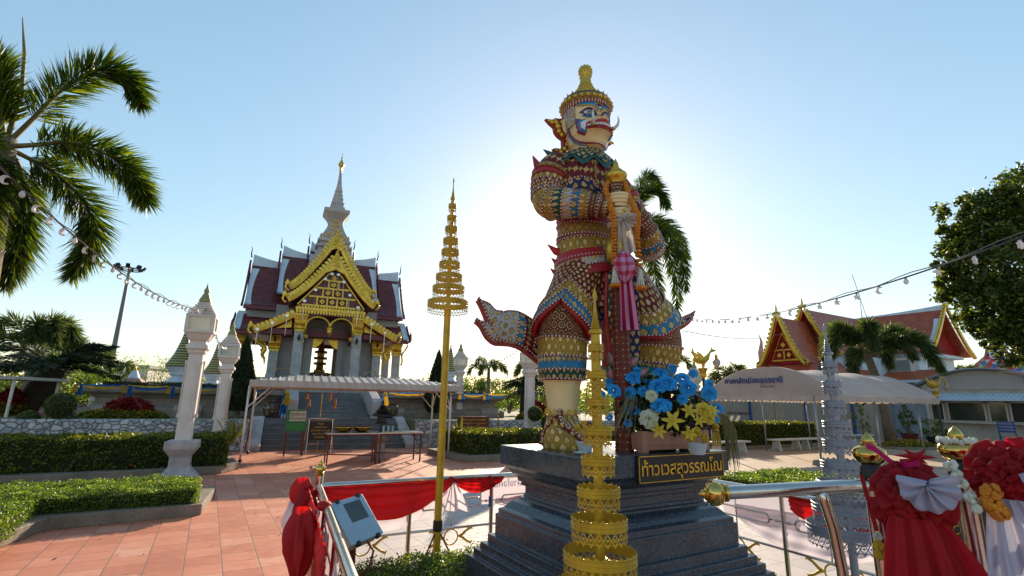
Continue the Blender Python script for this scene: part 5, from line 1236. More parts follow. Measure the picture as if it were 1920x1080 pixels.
# ------------------------------------------------------------------ ticket kiosk
M['siding'] = mat('cream_siding', (.52, .46, .38), (.42, .36, .30), .6, 0, 2)
t = thing('kiosk', 'pale kiosk with arched metal roof, long windows and blue awning at the far right', 'kiosk', (34.8, 10.4, 0))
b = MB(); b.box(0, 4.5, -5.2, 2.45, 0, 1.05); b.box(.2, 4.5, -5.2, 2.45, 1.05, 2.2)
P_ = [(0.02, 2.6, 2.2)]+[(.02, 2.6-5.2*i/20, 2.95+.8*(1-(2*i/20-1)**2)) for i in range(21)]+[(.02, -2.6, 2.2)]
b.plate(P_, (.1, 0, 0)); b.build('wall', M['siding'], t)
b = MB(); 
for i in range(9): z = .08+i*.12; b.box(-.012, -.002, -5.2, 2.45, z, z+.1)
b.build('siding_boards', M['siding'], t)
b = MB(); b.grid(lambda u, v: V(-.35+5*v, 2.85-5.7*u, 3.0+.82*(1-(2*u-1)**2)), 30, 1); b.build('arched_roof', M['galv'], t, solid=.07, smooth=True)
b = MB(); b.grid(lambda u, v: V(-.06, 1.7-3.4*u, 2.75+.72*v+.02*math.sin(u*12)), 10, 3); b.build('banner', M['canvas'], t)
b = MB(); b.plate([(0, 2.6, 2.55), (-.9, 2.6, 2.2), (-.9, 2.6, 2.15), (0, 2.6, 2.5)], (0, -7.8, 0))
for i in range(40): y = 2.6-i*.2; b.bar((0, y-.05, 2.57), (-.92, y-.05, 2.22), .06, .03)
b.build('awning', M['whiteblue'], t)
b = MB(); b.box(-.35, 0, -5.2, 2.2, 1.0, 1.06)
for y in (1.4, .2, -1.4, -3): b.bar((-.3, y, 1.0), (0, y, .7), .03)
b.build('counter', M['siding'], t)
for y0, y1, m_ in ((2.35, 1.75, 'glasswin'), (1.6, 0.0, 'glasswin'), (-.1, -.85, 'glasswin'), (-.95, -1.7, 'black'), (-1.85, -3.4, 'glasswin'), (-3.5, -5.1, 'glasswin')):
    b = MB(); f = .06; b.box(.12, .2, y1, y0, 1.06, 1.06+f); b.box(.12, .2, y1, y0, 2.12-f, 2.12); b.box(.12, .2, y1, y1+f, 1.06, 2.12); b.box(.12, .2, y0-f, y0, 1.06, 2.12); o_ = b.build('window', M['white'], t)
    b = MB(); b.box(.15, .17, y1+f, y0-f, 1.06+f, 2.12-f); b.build('pane', M[m_], o_)
# ------------------------------------------------------------------ plants and fittings by the kiosk
p = atz(1722, 826, 0)
tree('potted_cypress', 'dark conical potted shrub left of the kiosk', (31.5, 12.6, 0), 1.9, [(0, 0, .7, .45, 20), (0, 0, 1.1, .38, 16), (0, 0, 1.5, .25, 10), (0, 0, 1.8, .12, 5)], 96, 'hedge', .09, 24, .04, None, 'potted plant', 2)
b = MB(); b.lathe([(.25, 0), (.38, .4), (.4, .45), (.35, .45)], n=14); o = b.build('plant_pot', M['redmetal'], loc=(31.5, 12.6, 0)); tag(o, 'dark red pot under the conical shrub left of the kiosk', 'pot')
tree('potted_shrub', 'light green bushy potted shrub right of the conical one', (31.9, 11.7, 0), 1.1, [(0, 0, .75, .5, 24), (.3, -.3, .7, .35, 12)], 97, 'tree_far', .1, 24, .04, None, 'potted plant', 2)
b = MB(); b.lathe([(.25, 0), (.34, .3), (.36, .34), (.3, .34)], n=14); o = b.build('plant_pot', M['black'], loc=(31.9, 11.7, 0)); tag(o, 'black pot under the light green shrub by the kiosk', 'pot')
flowerbed('flower_bed', 'round bed of yellow flowers at the foot of the leaning palm', 'flower bed', (26.9, 10.9, .05), 1.5, .8, 98, .35, False)
o = None
b = MB(); b.lathe([(1.7, 0), (1.7, .08), (1.5, .09)], n=30, sy=.6); o = b.build('kerb', M['kerb'], loc=(26.9, 10.9, 0)); tag(o, 'round kerb of the yellow flower bed', 'kerb')
tree('thin_shrub', 'slim leafy young shrub beside the leaning palm trunk', (26.0, 12.2, 0), 1.8, [(0, 0, .8, .3, 12), (0, 0, 1.4, .28, 12), (.05, 0, 1.9, .2, 8)], 99, 'tree_far', .09, 16, .03, None, 'shrub', 2)
t = thing('trolley', 'small blue folding trolley chair in front of the kiosk counter', 'trolley', (33.4, 9.3, 0), rad(-90))
b = MB(); b.box(-.3, .3, 0, .03, .65, 1.15); b.build('back_board', M['bluet'], t)
for x in (-.3, .3):
    b = MB(); b.bar((x, 0, .05), (x, 0, 1.2), .035); b.build('leg', M['bluet'], t); b = MB(); b.bar((x, .35, .05), (x, 0, .7), .035); b.build('leg', M['bluet'], t)
b = MB(); b.bar((-.3, 0, .2), (.3, 0, .2), .03); b.bar((-.3, 0, .42), (.3, 0, .42), .03); b.build('rung', M['bluet'], t)
for i in range(3): text('ศาลหลักเมือง', .1, M['white'], t, FM(0, -.005, 1.06-.14*i))
t = thing('folding_table', 'white topped folding table right of the blue trolley', 'table', (33.6, 8.2, 0), rad(-90)); b = MB(); b.box(-.2, 1.5, -.3, .3, .72, .75); b.build('table_top', M['white'], t)
for x in (0, 1.2):
    for y in (-.25, .25): b = MB(); b.bar((x, y, 0), (x+.1, y, .72), .03); b.build('leg', M['black'], t)
# ------------------------------------------------------------------ golden bird lamps
def bird_lamp(loc, h, label, rz):
    t = thing('bird_lamp', label, 'street lamp', loc, rz, 'golden bird street lamps')
    b = MB(); b.tube([(0, 0, 0), (0, 0, .1), (0, 0, h-.9)], [.12, .05, .045], 10); b.lathe([(.14, 0), (.12, .25), (.06, .3)], n=10); b.build('pole', M['black'], t, smooth='auto')
    z = h-.95; b = MB(); b.lathe([(.05, z-.02), (.1, z+.05), (.09, z+.16), (.14, z+.24), (.15, z+.27), (.05, z+.29)], n=12)
    z += .27
    for s in (-1, 1): b.tube([(-.0, s*.05, z+.2), (.03, s*.05, z+.1), (0, s*.05, z)], [.045, .025, .02], 6)
    b.tube([(-.28, 0, z+.62), (-.30, 0, z+.48), (-.2, 0, z+.36), (-.26, 0, z+.26), (-.12, 0, z+.22), (.05, 0, z+.24), (.16, 0, z+.32), (.24, 0, z+.46), (.31, 0, z+.54), (.38, 0, z+.55), (.46, 0, z+.56)], [.005, .05, .06, .07, .11, .11, .08, .035, .04, .045, .01], 8)
    b.plate([(-.1, -.1, z+.25), (-.22, -.12, z+.5), (-.12, -.12, z+.46), (-.05, -.12, z+.4), (.05, -.1, z+.28)], (0, .02, 0)); b.plate([(-.1, .1, z+.25), (-.22, .12, z+.5), (-.12, .12, z+.46), (-.05, .12, z+.4), (.05, .1, z+.28)], (0, -.02, 0))
    b.tube([(.33, 0, z+.58), (.31, 0, z+.68)], [.03, .003], 5)
    b.build('bird', M['gold'], t, smooth='auto')
    b = MB(); b.tube([(.45, 0, z+.55), (.45, 0, z+.45)], .006, 5); b.lathe([(.01, z+.45), (.05, z+.38), (.04, z+.32), (.09, z+.27)], (.45, 0, 0), 10); g_ = b.build('lamp_cap', M['gold'], t)
    b = MB(); b.lathe([(.09, z+.27), (.12, z+.22), (.11, z+.14), (.05, z+.05), (.01, z+.0)], (.45, 0, 0), 12); b.build('globe', M['canvas'], g_, smooth=True)
bird_lamp((12.84, 10.25, 0), 3.45, 'golden mythical bird street lamp on a black pole left of the tent', rad(-25))
bird_lamp((26.2, 9.3, 0), 3.1, 'golden mythical bird street lamp in front of the kiosk', rad(-35))
# ------------------------------------------------------------------ palms and trees, right and centre
palm('foxtail_palm', 'leaning foxtail palm with drooping green fronds above the tent', (26.7, 11.4, 0), 4.15, 2.7, 8, 101, 'palm_far', True, .2, (-.9, .1), .62, .05, 900, spear=True, arch=1.35)
bs = atd(1172, 745, 14); bs.z = 0
t = thing('foxtail_palm', 'foxtail palm behind the statue, its drooping fronds showing past the shoulder and club', 'palm tree', bs)
cr = atd(1168, 432, 14)-bs
b = MB(); b.tube([(0, 0, 0), (.05, 0, 2), cr*.75, cr], [.2, .16, .14, .11], 12); b.build('trunk', M['bark'], t, smooth=True)
for k_, P_ in enumerate(([(1180, 400), (1205, 362), (1232, 355), (1250, 385)], [(1190, 425), (1225, 412), (1262, 428), (1288, 480)], [(1195, 430), (1232, 440), (1262, 500), (1272, 590)], [(1190, 440), (1215, 470), (1232, 530), (1240, 600)], [(1185, 395), (1200, 350), (1215, 330), (1235, 345)], [(1150, 400), (1120, 385), (1090, 410), (1080, 470)], [(1150, 440), (1120, 450), (1100, 520), (1095, 580)], [(1160, 450), (1150, 500), (1150, 580)], [(1200, 430), (1240, 425), (1275, 470), (1285, 540)])):
    frond(t, [cr]+[atd(u, v, 14+.35*math.sin(k_*2.1)*j)-bs for j, (u, v) in enumerate(P_)], .42, .028, 800, M['palm'], 200+k_, True, .15, .03, .25)
p = atd(1248, 745, 34); palm('foxtail_palm', 'small distant palm beyond the blue roses', (p.x, p.y, 0), 4.3, 2.0, 8, 103, 'palm_far', True, .15, (0, 0), .5, .05, 220)
p = atd(915, 745, 45); palm('foxtail_palm', 'upright foxtail palm against the sky left of the lamp pillar behind the coat tail', (p.x, p.y, 0), 4.6, 2.1, 8, 104, 'palm_far', True, .17, (0, 0), .5, .05, 260)
p = atd(1375, 745, 40); palm('coconut_palm', 'palm crown peeping over the left shoulder of the tent', (p.x, p.y, 0), 3.3, 2.0, 12, 105, 'palm_far', False, .2, (0, 0), .8, .07, 150)
p = atd(1815, 745, 50); palm('coconut_palm', 'distant palm crown between the hall and the multicoloured gable', (p.x, p.y, 0), 3.8, 2.0, 12, 106, 'palm_far', False, .2, (0, 0), .8, .07, 150)
p = atd(1005, 745, 36); palm('slim_palm', 'wispy palm just left of the statue\'s calf', (p.x, p.y, 0), 3.6, 1.7, 8, 107, 'palm_far', True, .14, (0, 0), .5, .05, 220)
p = atd(985, 790, 24)
t = thing('cycad', 'rounded dark cycad behind the lamp pillar that the coat tail overlaps', 'cycad', (p.x, p.y, .93)); b = MB(); b.tube([(0, 0, -.1), (0, 0, 1.2)], [.3, .24], 12); b.build('trunk', M['barkdark'], t)
for k in range(40):
    a = 2*PI*k/40*3+rr.uniform(-.1, .1); e = rr.uniform(-.2, 1.1); L = rr.uniform(1.0, 1.3); d = V(math.cos(a), math.sin(a), 0); tp_ = V(0, 0, 1.3)
    frond(t, [tp_, tp_+(d*math.cos(e)+V(0, 0, math.sin(e)))*L*.5, tp_+(d*math.cos(e)*1.1+V(0, 0, math.sin(e)*.7-.2))*L], .22, .025, 180, M['cycad'], k+150, False, .05, .012, .02)
for i, (u, v, d, h, r, lab) in enumerate(((872, 745, 50, 3.6, 2.2, 'loose bright green tree right of the fifth chedi'), (955, 745, 52, 3.2, 2.4, 'rounded bright tree right of the upright palm'), (1060, 760, 40, 2.6, 2.0, 'dense dark shrubbery behind the clipped ball topiary'), (900, 745, 70, 3.4, 3.0, 'far line of trees behind the upright palm'))):
    p = atd(u, v, d); rr = random.Random(i+9); tree('leafy_tree', lab, (p.x, p.y, 0), h, [(rr.uniform(-r, r), rr.uniform(-r*.5, r*.5), h*.75+rr.uniform(-r*.2, r*.25), r*.55, 34) for _ in range(6)], 140+i, 'tree_far', .2, 18, .15)
# big tree at the right edge
rr = random.Random(12); rt = Vector((23.5, 3.6, 0)); bl = []
for (u, v, d, r, cnt) in ((1870, 420, 22, 1.0, 60), (1800, 400, 22, .65, 26), (1910, 370, 22, .9, 40), (1805, 470, 22, .7, 34), (1870, 500, 22, 1.1, 70), (1790, 520, 22, .5, 20), (1810, 560, 22, .7, 34), (1880, 580, 22, 1.0, 60), (1860, 620, 22, .5, 22), (1905, 640, 22, .7, 34), (1940, 480, 22, 1.6, 80), (1960, 600, 22, 1.2, 50), (1990, 400, 23, 1.8, 60), (1830, 445, 23, .8, 30), (1780, 435, 22, .3, 8), (1770, 500, 22, .3, 8), (1920, 540, 21.5, .9, 40)):
    q = atd(u, v, d)-rt; bl.append((q.x, q.y, q.z, r, cnt))
tree('leafy_tree', 'large dense broadleaf tree hanging into the picture at the right edge', rt, 5, bl, 160, 'tree', .15, 48, .3, None, 'tree', 8)
# ------------------------------------------------------------------ string lights and wires
def wire(pts3, sag, n=30):
    a, b_ = Vector(pts3[0]), Vector(pts3[1]); return [a.lerp(b_, i/n)+V(0, 0, -sag*4*(i/n)*(1-i/n)) for i in range(n+1)]
M['bulbwhite'] = mat('white_plastic_bulb', (.75, .70, .72), None, .35, 0, 5, trans=(.9, .85, .85, .3))
def string_light(name, label, a, b_, sag, n, size, kinds, r=.008):
    a = Vector(a); t = thing(name, label, 'string lights', a); P_ = [q-a for q in wire((a, b_), sag, 60)]
    b = MB(); b.tube(P_, r, 5); b.tube([p+V(0, 0, .02+.015*math.sin(i*1.1)) for i, p in enumerate(P_)], r*.6, 4); b.build('wire', M['black'], t)
    for k in range(n):
        f = (k+.5)/n*60; i = int(f); p = P_[i].lerp(P_[min(60, i+1)], f-i); b = MB(); kd = kinds[k % len(kinds)]; s = size
        b.T = Matrix.Translation(p) @ Matrix.Rotation(rad(-30+((k*53) % 60-30)), 4, 'Z')
        if kd == 'moon':
            o1 = [(s*math.cos(a_), 0, -s*1.3+s*math.sin(a_)) for a_ in [rad(50+260*j/12) for j in range(13)]]; i1 = [(s*.35+s*.75*math.cos(a_), 0, -s*1.3+s*.75*math.sin(a_)) for a_ in [rad(290-220*j/8) for j in range(9)]]
            b.plate([(x, -s*.3, z) for x, _, z in o1+i1], (0, s*.6, 0))
        elif kd == 'star':
            b.plate([((s if j % 2 == 0 else s*.5)*math.sin(j*PI/5), -s*.25, -s*1.3+(s if j % 2 == 0 else s*.5)*math.cos(j*PI/5)) for j in range(10)], (0, s*.5, 0))
        else: b.lathe([(s*.25, -s*.2), (s*.6, -s*1.0), (s*.55, -s*1.5), (s*.1, -s*1.9)], n=8)
        o_ = b.build('bulb', M['bulbwhite'], t); b = MB(); b.T = Matrix.Translation(p); b.lathe([(s*.28, .0), (s*.28, -s*.4)], n=6); b.build('socket', M['black'], o_)
a_ = atd(-40, 275, 5.6); e_ = atd(392, 582, 13.0)
string_light('string_lights', 'string of white moon bulbs sloping down from the left edge to the nearest lamp pillar', a_, e_, .32, 30, .040, ('moon', 'moon', 'bulb', 'moon'), .009)
string_light('string_lights', 'short string of bulbs between the two left lamp pillars', atd(405, 628, 13.0), atd(430, 648, 17.5), .15, 14, .035, ('bulb',), .006)
string_light('string_lights', 'string of tiny bulbs from the pale lamp pillar to the one behind the coat tail', atd(872, 668, 24), atd(985, 645, 19), .5, 22, .04, ('bulb',), .008)
a_ = atd(1260, 588, 17); e_ = atd(1960, 428, 5.4)
string_light('string_lights', 'string of white star and moon bulbs rising to the right edge across the sky', a_, e_, .42, 28, .042, ('star', 'star', 'star', 'moon', 'bulb'), .009)
for lab, q0, q1, sg in (('thin dark cable across the sky from behind the statue to the two gable hall', atd(1280, 620, 14), atd(1462, 626, 33), .25), ('thin cable running down across the sky above the leaning palm', atd(1598, 515, 26), atd(1640, 640, 27), .02)):
    t = thing('overhead_cable', lab, 'cable', q0); b = MB(); b.tube([q-q0 for q in wire((q0, q1), sg, 20)], .012, 5); b.build('cable', M['black'], t)
# ================================================================== statue enclosure railing
RL0 = V(1.0, 5.22, 0); RL1 = V(.52, 1.3, 0); RB = V(4.92, 5.08, 0); RR = V(4.72, 1.95, 0)
M['steeld'] = M['steel']
def loops(b, p, q, z, h=.045, r=.009):
    p = Vector(p); q = Vector(q); d = (q-p).normalized()
    P_ = [p+d*h+V(0, 0, z+h)]+[q-d*h+V(0, 0, z+h)]+[q-d*h+d*h*math.sin(a)+V(0, 0, z+h*math.cos(a)) for a in [PI*i/8 for i in range(1, 8)]]+[q-d*h+V(0, 0, z-h), p+d*h+V(0, 0, z-h)]+[p+d*h-d*h*math.sin(a)+V(0, 0, z-h*math.cos(a)) for a in [PI*i/8 for i in range(1, 8)]]
    b.tube(P_, r, 6, closed=True)
def fleur(b, c, d, s=1.):
    c = Vector(c); d = Vector(d)
    b.tube([c+(d*math.cos(a)+V(0, 0, 1)*math.sin(a))*.075*s for a in [2*PI*i/20 for i in range(20)]], .008, 6, closed=True)
    for sx in (-1, 1):
        for sz in (-1, 1):
            o_ = c+d*sx*.075*s; b.tube([o_, o_+d*sx*.05*s+V(0, 0, sz*.012*s), o_+d*sx*.10*s+V(0, 0, sz*.05*s), o_+d*sx*.15*s+V(0, 0, sz*.075*s), o_+d*sx*.17*s+V(0, 0, sz*.055*s)], [.006, .014*s, .012*s, .016*s, .004], 6)
def rail(p, q, posts, label, H=.85, first=False, last=False, fl=()):
    p = Vector(p); q = Vector(q); L = (q-p).length; d = (q-p).normalized()
    t = thing('railing', label, 'railing', p); pp = V(0, 0, 0)
    b = MB(); b.tube([pp+V(0, 0, H), d*L+V(0, 0, H)], .030, 12); b.build('top_rail', M['steel'], t, smooth='auto')
    b = MB(); b.tube([pp+V(0, 0, .36), d*L+V(0, 0, .36)], .013, 8); b.build('bottom_rail', M['steel'], t, smooth=True)
    for x in posts: b = MB(); b.tube([d*x, d*x+V(0, 0, H)], .022, 10); b.build('post', M['steel'], t, smooth='auto')
    xs = [0]+list(posts)+[L]; xs = sorted(set(xs))
    for a_, c_ in zip(xs, xs[1:]):
        if c_-a_ < .3: continue
        m_ = (a_+c_)/2; w_ = (c_-a_)
        b = MB(); loops(b, d*(a_+.14*w_), d*(c_-.14*w_), .60); b.tube([d*a_+V(0, 0, .6), d*(a_+.14*w_)+V(0, 0, .6)], .007, 6); b.tube([d*(c_-.14*w_)+V(0, 0, .6), d*c_+V(0, 0, .6)], .007, 6)
        b.tube([d*m_+V(0, 0, .36), d*m_+V(0, 0, H)], .007, 6)
        for x in (a_+.07*w_, c_-.07*w_): b.sphere(d*x+V(0, 0, .6), .016, 8, 6)
        b.build('loop_bar', M['steel'], t, smooth=True)
        b = MB(); fleur(b, d*m_+V(0, 0, .275), d, 1.0); b.build('scroll', M['goldm'], t, smooth=True)
    return t
far = rail(RL0, RB, (.9, 1.82, 2.74), 'steel railing along the far side of the statue enclosure')
lft = rail(RL0, RL1, (.95, 1.9, 2.85), 'steel railing down the left side of the statue enclosure')
rgt = rail(RB, RR, (1.0, 2.05, 2.9), 'steel railing along the right side of the statue enclosure')
def finial_post(name, label, p, H, r=.03, s=1.0, extra=None):
    t = thing(name, label, 'post', p)
    b = MB(); b.tube([(0, 0, 0), (0, 0, H)], r, 14); b.build('shaft', M['steel'], t, smooth='auto')
    b = MB(); b.lathe([(r*.9, H-.005), (r*1.3*s, H), (r*1.35*s, H+.012*s), (r*.9*s, H+.02*s), (r*1.15*s, H+.03*s), (r*1.0*s, H+.035*s), (r*1.8*s, H+.05*s), (r*1.9*s, H+.065*s), (r*1.7*s, H+.085*s), (r*.9*s, H+.1*s), (r*.6*s, H+.105*s), (r*.65*s, H+.12*s), (r*.2*s, H+.145*s), (.001, H+.165*s)], n=20); b.build('finial', M['brass'], t, smooth='auto')
    return t
finial_post('corner_post', 'steel corner post with brass onion finial at the left corner of the railing', RL0, .95, .034, .9)
finial_post('corner_post', 'steel corner post of the railing hidden behind the plinth', RB, .95, .034, .9)
finial_post('corner_post', 'steel corner post of the railing behind the silver umbrella', RR, .95, .034, .9)
# drapes on the railing
def drape(b, a, c, dt, dm, out=V(0, -1, 0), amp=.018, nf=7, cols=40, rows=22, top=0.0, off=.035, bell=0):
    a = Vector(a); c = Vector(c)
    def fn(u, v):
        s_ = 4*u*(1-u); D = dt+(dm-dt)*s_
        z = -top*s_*(1-v)-D*v
        o = off+amp*math.sin(v*nf*PI+2*s_)*(.4+.6*s_)+amp*.5*math.sin(u*37+v*5)
        return a.lerp(c, u)+V(0, 0, z)+out*o
    b.grid(fn, cols, rows)
dF = (RB-RL0).normalized(); z_ = V(0, 0, .85)
t = thing('railing_drape', 'red and white cloth swag hung along the far railing behind the floodlight', 'drape', RL0)
b = MB(); drape(b, z_, dF*1.32+z_, .05, .34, off=.075, amp=.012); b.build('red_cloth', M['cloth_red'], t, smooth=True)
b = MB(); drape(b, z_+V(0, 0, -.02), dF*1.32+z_+V(0, 0, -.02), .08, .44, off=.0, amp=.010); b.build('white_cloth', M['cloth_white'], t, smooth=True)
b = MB(); tail_mesh(b, dF*1.33+z_+V(0, -.03, -.03), .32, .20, (0, -1, 0), 2.0, 3); b.build('white_tail', M['cloth_white'], t, smooth=True)
b = MB(); b.sphere(dF*1.33+z_+V(0, -.03, .0), .035, 10, 8, 1.2, .8, .8); b.build('knot', M['cloth_red'], t, smooth=True)
b = MB(); drape(b, dF*1.34+z_, dF*1.95+z_, .03, .16); b.build('red_cloth', M['cloth_red'], t, smooth=True)
t = thing('banner', 'thin pinkish white banner with faint mirrored writing on the far railing beside the plinth', 'banner', RL0)
b = MB(); b.grid(lambda u, v: dF*(1.72+1.5*u)+z_+V(0, .03+.012*math.sin(u*12+v*3), -.02-.27*v), 24, 6); b.build('banner_cloth', M['banner'] if 'banner' in M else M['cloth_white'], t, smooth=True)
M['faint'] = mat('faded_print', (.42, .36, .52), None, .8)
mir = Matrix.Scale(-1, 4, (1, 0, 0)); an = math.atan2(dF.y, dF.x)
text('กลางใจคนไทย', .1, M['faint'], t, Matrix.Translation(dF*1.98+V(0, .005, .76)) @ Matrix.Rotation(an, 4, 'Z') @ mir @ Matrix.Rotation(PI/2, 4, 'X'), 'lettering', .001)
b = MB(); drape(b, dF*1.9+z_+V(0, .06, -.25), dF*3.2+z_+V(0, .06, -.25), .05, .16, off=.0); b.build('white_cloth', M['cloth_white'], t, smooth=True)
b = MB(); drape(b, dF*1.9+z_+V(0, .05, -.23), dF*3.2+z_+V(0, .05, -.23), .04, .04, off=.0); b.build('red_cloth', M['cloth_red'], t, smooth=True)
t = thing('garland', 'thin red ribbon garland hanging from the far railing beside the white banner', 'garland', RL0+dF*1.78+z_)
b = MB(); b.bar((0, -.05, .03), (0, -.05, -.2), .022, .006); b.build('ribbon', M['cloth_red'], t); b = MB()
for i, m_ in enumerate(range(6)): b.lathe([(.018, -.2-.018*i), (.02, -.21-.018*i), (.016, -.217-.018*i)], (0, -.05, 0), 8)
b.build('beads', M['bluet'], t)
# left rail cloths: two big knotted bunches outside the rail
from mathutils import noise as mn
def bunch(b, top, L, w_, nrm, seed, bulge=.12, rows=26, cols=30, close=.45):
    """gathered cloth that falls from a knot, swells into a pouch and closes again"""
    top = Vector(top); nrm = Vector(nrm).normalized(); sx = Vector((-nrm.y, nrm.x, 0))
    def fn(u, v):
        a = 2*PI*u; wv = (.16+.95*math.sin(PI*min(1, v*.85+.08))**.8)*(1-close*max(0, v-.55)/.45)
        r = 1+.20*math.sin(a*6+seed+v*3)+.15*math.sin(a*11+seed*2-v*2)+.30*mn.noise(Vector((math.cos(a)*1.3+seed, math.sin(a)*1.3, v*2)))
        return top+sx*(w_*.5*wv*r*math.cos(a))+nrm*(bulge*wv*r*math.sin(a)+.02)+V(0, 0, -L*v*(1+.05*math.sin(a*3+seed)))
    b.grid(fn, cols, rows)
def crumple(b, c, rx, ry, rz_, seed, amp=.28, n=56, m=36, freq=2.3):
    c = Vector(c)
    def fn(u, v):
        a = 2*PI*u; p = PI*(v-.5); q = Vector((math.cos(p)*math.cos(a), math.cos(p)*math.sin(a), math.sin(p)))
        d = 1-abs(mn.noise(q*freq+Vector((seed, 0, 0))))*2*amp+amp*.4*math.sin(9*a+6*mn.noise(q*1.5+Vector((0, seed, 0))))*math.cos(p)-abs(mn.noise(q*freq*2.2+Vector((0, seed, 4))))*amp
        return c+Vector((q.x*rx, q.y*ry, q.z*rz_))*(d+amp*.5)
    b.grid(fn, n, m)
def loop_(b, c, dr, fwd, L, Wd, H, seed, n=22, m=14):
    dr = Vector(dr).normalized(); sd_ = fwd.cross(dr).normalized()
    def fn(u, v):
        s_ = math.sin(PI*u)**.75; vv = (v-.5)*2; wv = Wd*(.22+.78*s_)
        pl = .16*L*math.sin(vv*5.5+seed+1.2*math.sin(u*4+seed))*(1-.35*s_)+.07*L*math.sin(vv*11+seed*2)*(1-.6*s_)
        return Vector(c)+dr*(L*s_*(1-.18*vv*vv)+pl*.35)+fwd*(H*math.cos(PI*u)*(1-.35*vv*vv)+pl)+sd_*(vv*wv)
    b.grid(fn, n, m)
dL = (RL1-RL0).normalized(); nL = V(-1, .12, 0).normalized()
t = thing('railing_drape', 'red and white cloth bunched outside the left railing at the corner post', 'drape', RL0)
b = MB(); drape(b, z_+V(-.02, .02, .03), dL*1.05+z_, .10, .36, out=nL, amp=.012, nf=5, off=.07); b.build('red_cloth', M['cloth_red'], t, smooth=True)
b = MB(); bunch(b, V(-.14, .06, .78), .46, .24, (-1, -.4, 0), 4.0, .08); b.build('white_pouch', M['cloth_white'], t, smooth=True)
b = MB(); bunch(b, V(-.10, -.16, .86), .36, .20, (-1, -.4, 0), 6.5, .09); b.build('red_pouch', M['cloth_red'], t, smooth=True)
b = MB(); drape(b, z_+V(-.02, 0, -.05), dL*1.0+z_+V(0, 0, -.04), .12, .52, out=nL, amp=.012, nf=5, off=.0); b.build('white_cloth', M['cloth_white'], t, smooth=True)
b = MB(); bunch(b, V(-.12, .03, .93), .30, .25, (-1, -.4, 0), 1.0, .07); b.build('red_pouch', M['cloth_red'], t, smooth=True)
t = thing('railing_drape', 'second red and white cloth bunch on the left railing at the bottom of the picture', 'drape', RL0+dL*1.05)
b = MB(); bunch(b, V(-.15, 0, .87), .50, .27, (-1, -.3, 0), 2.2, .08); b.build('red_pouch', M['cloth_red'], t, smooth=True)
b = MB(); b.sphere((-.02, 0, .87), .055, 12, 8, 1, 1.1, .7); b.build('knot', M['cloth_red'], t, smooth=True)
b = MB(); drape(b, z_, dL*1.05+z_, .10, .52, out=nL, amp=.012, nf=5, off=.07); b.build('red_cloth', M['cloth_red'], t, smooth=True)
b = MB(); drape(b, z_+V(0, 0, -.04), dL*1.05+z_, .14, .62, out=nL, amp=.012, nf=4, off=.0); b.build('white_cloth', M['cloth_white'], t, smooth=True)
# right rail: banner + cloths
dR = (RR-RB).normalized()
t = thing('railing_drape', 'red and white cloth with a pale banner hung along the right railing', 'drape', RB)
oR = V(-1, 0, 0)
b = MB(); drape(b, dR*.0+z_, dR*1.5+z_, .04, .2, out=oR); b.build('red_cloth', M['cloth_red'], t, smooth=True)
b = MB(); b.grid(lambda u, v: dR*(1.35+.85*u)+z_+V(.02, 0, -.02-.30*v+.01*math.sin(u*9)), 20, 5); b.build('pale_banner', M['cloth_white'], t, smooth=True)
b = MB(); drape(b, dR*2.15+z_, dR*3.1+z_, .12, .26, out=oR); b.build('red_cloth', M['cloth_red'], t, smooth=True)
b = MB(); drape(b, dR*1.5+z_+V(0, 0, -.18), dR*3.1+z_+V(0, 0, -.1), .12, .38, out=oR, off=-.02, amp=.02); b.build('white_cloth', M['cloth_white'], t, smooth=True)
# low hedge and lawn inside the enclosure
hedge('low_hedge', 'dark green low hedge inside the railing left of the plinth', 1.12, 2.45, 3.4, 4.75, .0, .27, (0, 0, 0), 0, 'hedge_low', .016, 6500, 111)
hedge('low_hedge', 'dark green low hedge inside the railing in front of the plinth, under the floodlight', .95, 1.55, 1.6, 3.42, .0, .26, (0, 0, 0), 0, 'hedge_low', .016, 5000, 112)
hedge('low_hedge', 'strip of low hedge inside the railing right of the plinth', 4.1, 4.55, 1.9, 4.4, .0, .18, (0, 0, 0), 0, 'hedge_low', .016, 5000, 113)
# floodlight box
p = atd(667, 975, 4.35)
t = thing('floodlight_box', 'pale blue square floodlight housing tilted up on a bracket inside the left railing', 'floodlight', (p.x, p.y, 0))
M['paleblue'] = mat('pale_blue_paint', (.36, .50, .60), (.28, .42, .52), .4, 0, 3, .05)
n_ = V(.30, -.62, .62).normalized(); ux = V(.72, .35, .12); ux = (ux-n_*ux.dot(n_)).normalized(); uy = n_.cross(ux)
T = Matrix.Translation(V(0, 0, p.z)) @ Matrix(((ux.x, uy.x, n_.x, 0), (ux.y, uy.y, n_.y, 0), (ux.z, uy.z, n_.z, 0), (0, 0, 0, 1)))
b = MB(); b.T = T; b.box(-.155, .155, -.17, .17, -.10, .0, 0); b.build('housing', M['pinkt'] if 0 else M['white'], t, bevel=.006)
b = MB(); b.T = T; b.box(-.165, .165, -.18, .18, .001, .022); b.build('front_frame', M['paleblue'], t, bevel=.005)
b = MB(); b.T = T; b.box(-.06, .11, -.02, .14, .0225, .025); b.build('glass', M['glasswin'], t)
for x, y in ((-.10, .18), (.11, .18), (-.1, -.18), (.1, -.18)): b = MB(); b.T = T; b.box(x-.015, x+.015, y-.02, y+.012, .0, .034); b.build('clip', M['black'], t)
b = MB(); b.bar((0, .04, 0), (0, .04, p.z-.12), .05); b.bar((-.12, .02, p.z-.15), (.12, .06, p.z-.15), .03); b.tube([(.05, 0, p.z-.1), (.14, -.06, p.z-.22), (.1, -.1, p.z-.34), (0, -.05, p.z-.4)], .009, 6); b.build('bracket', M['redmetal'], t)
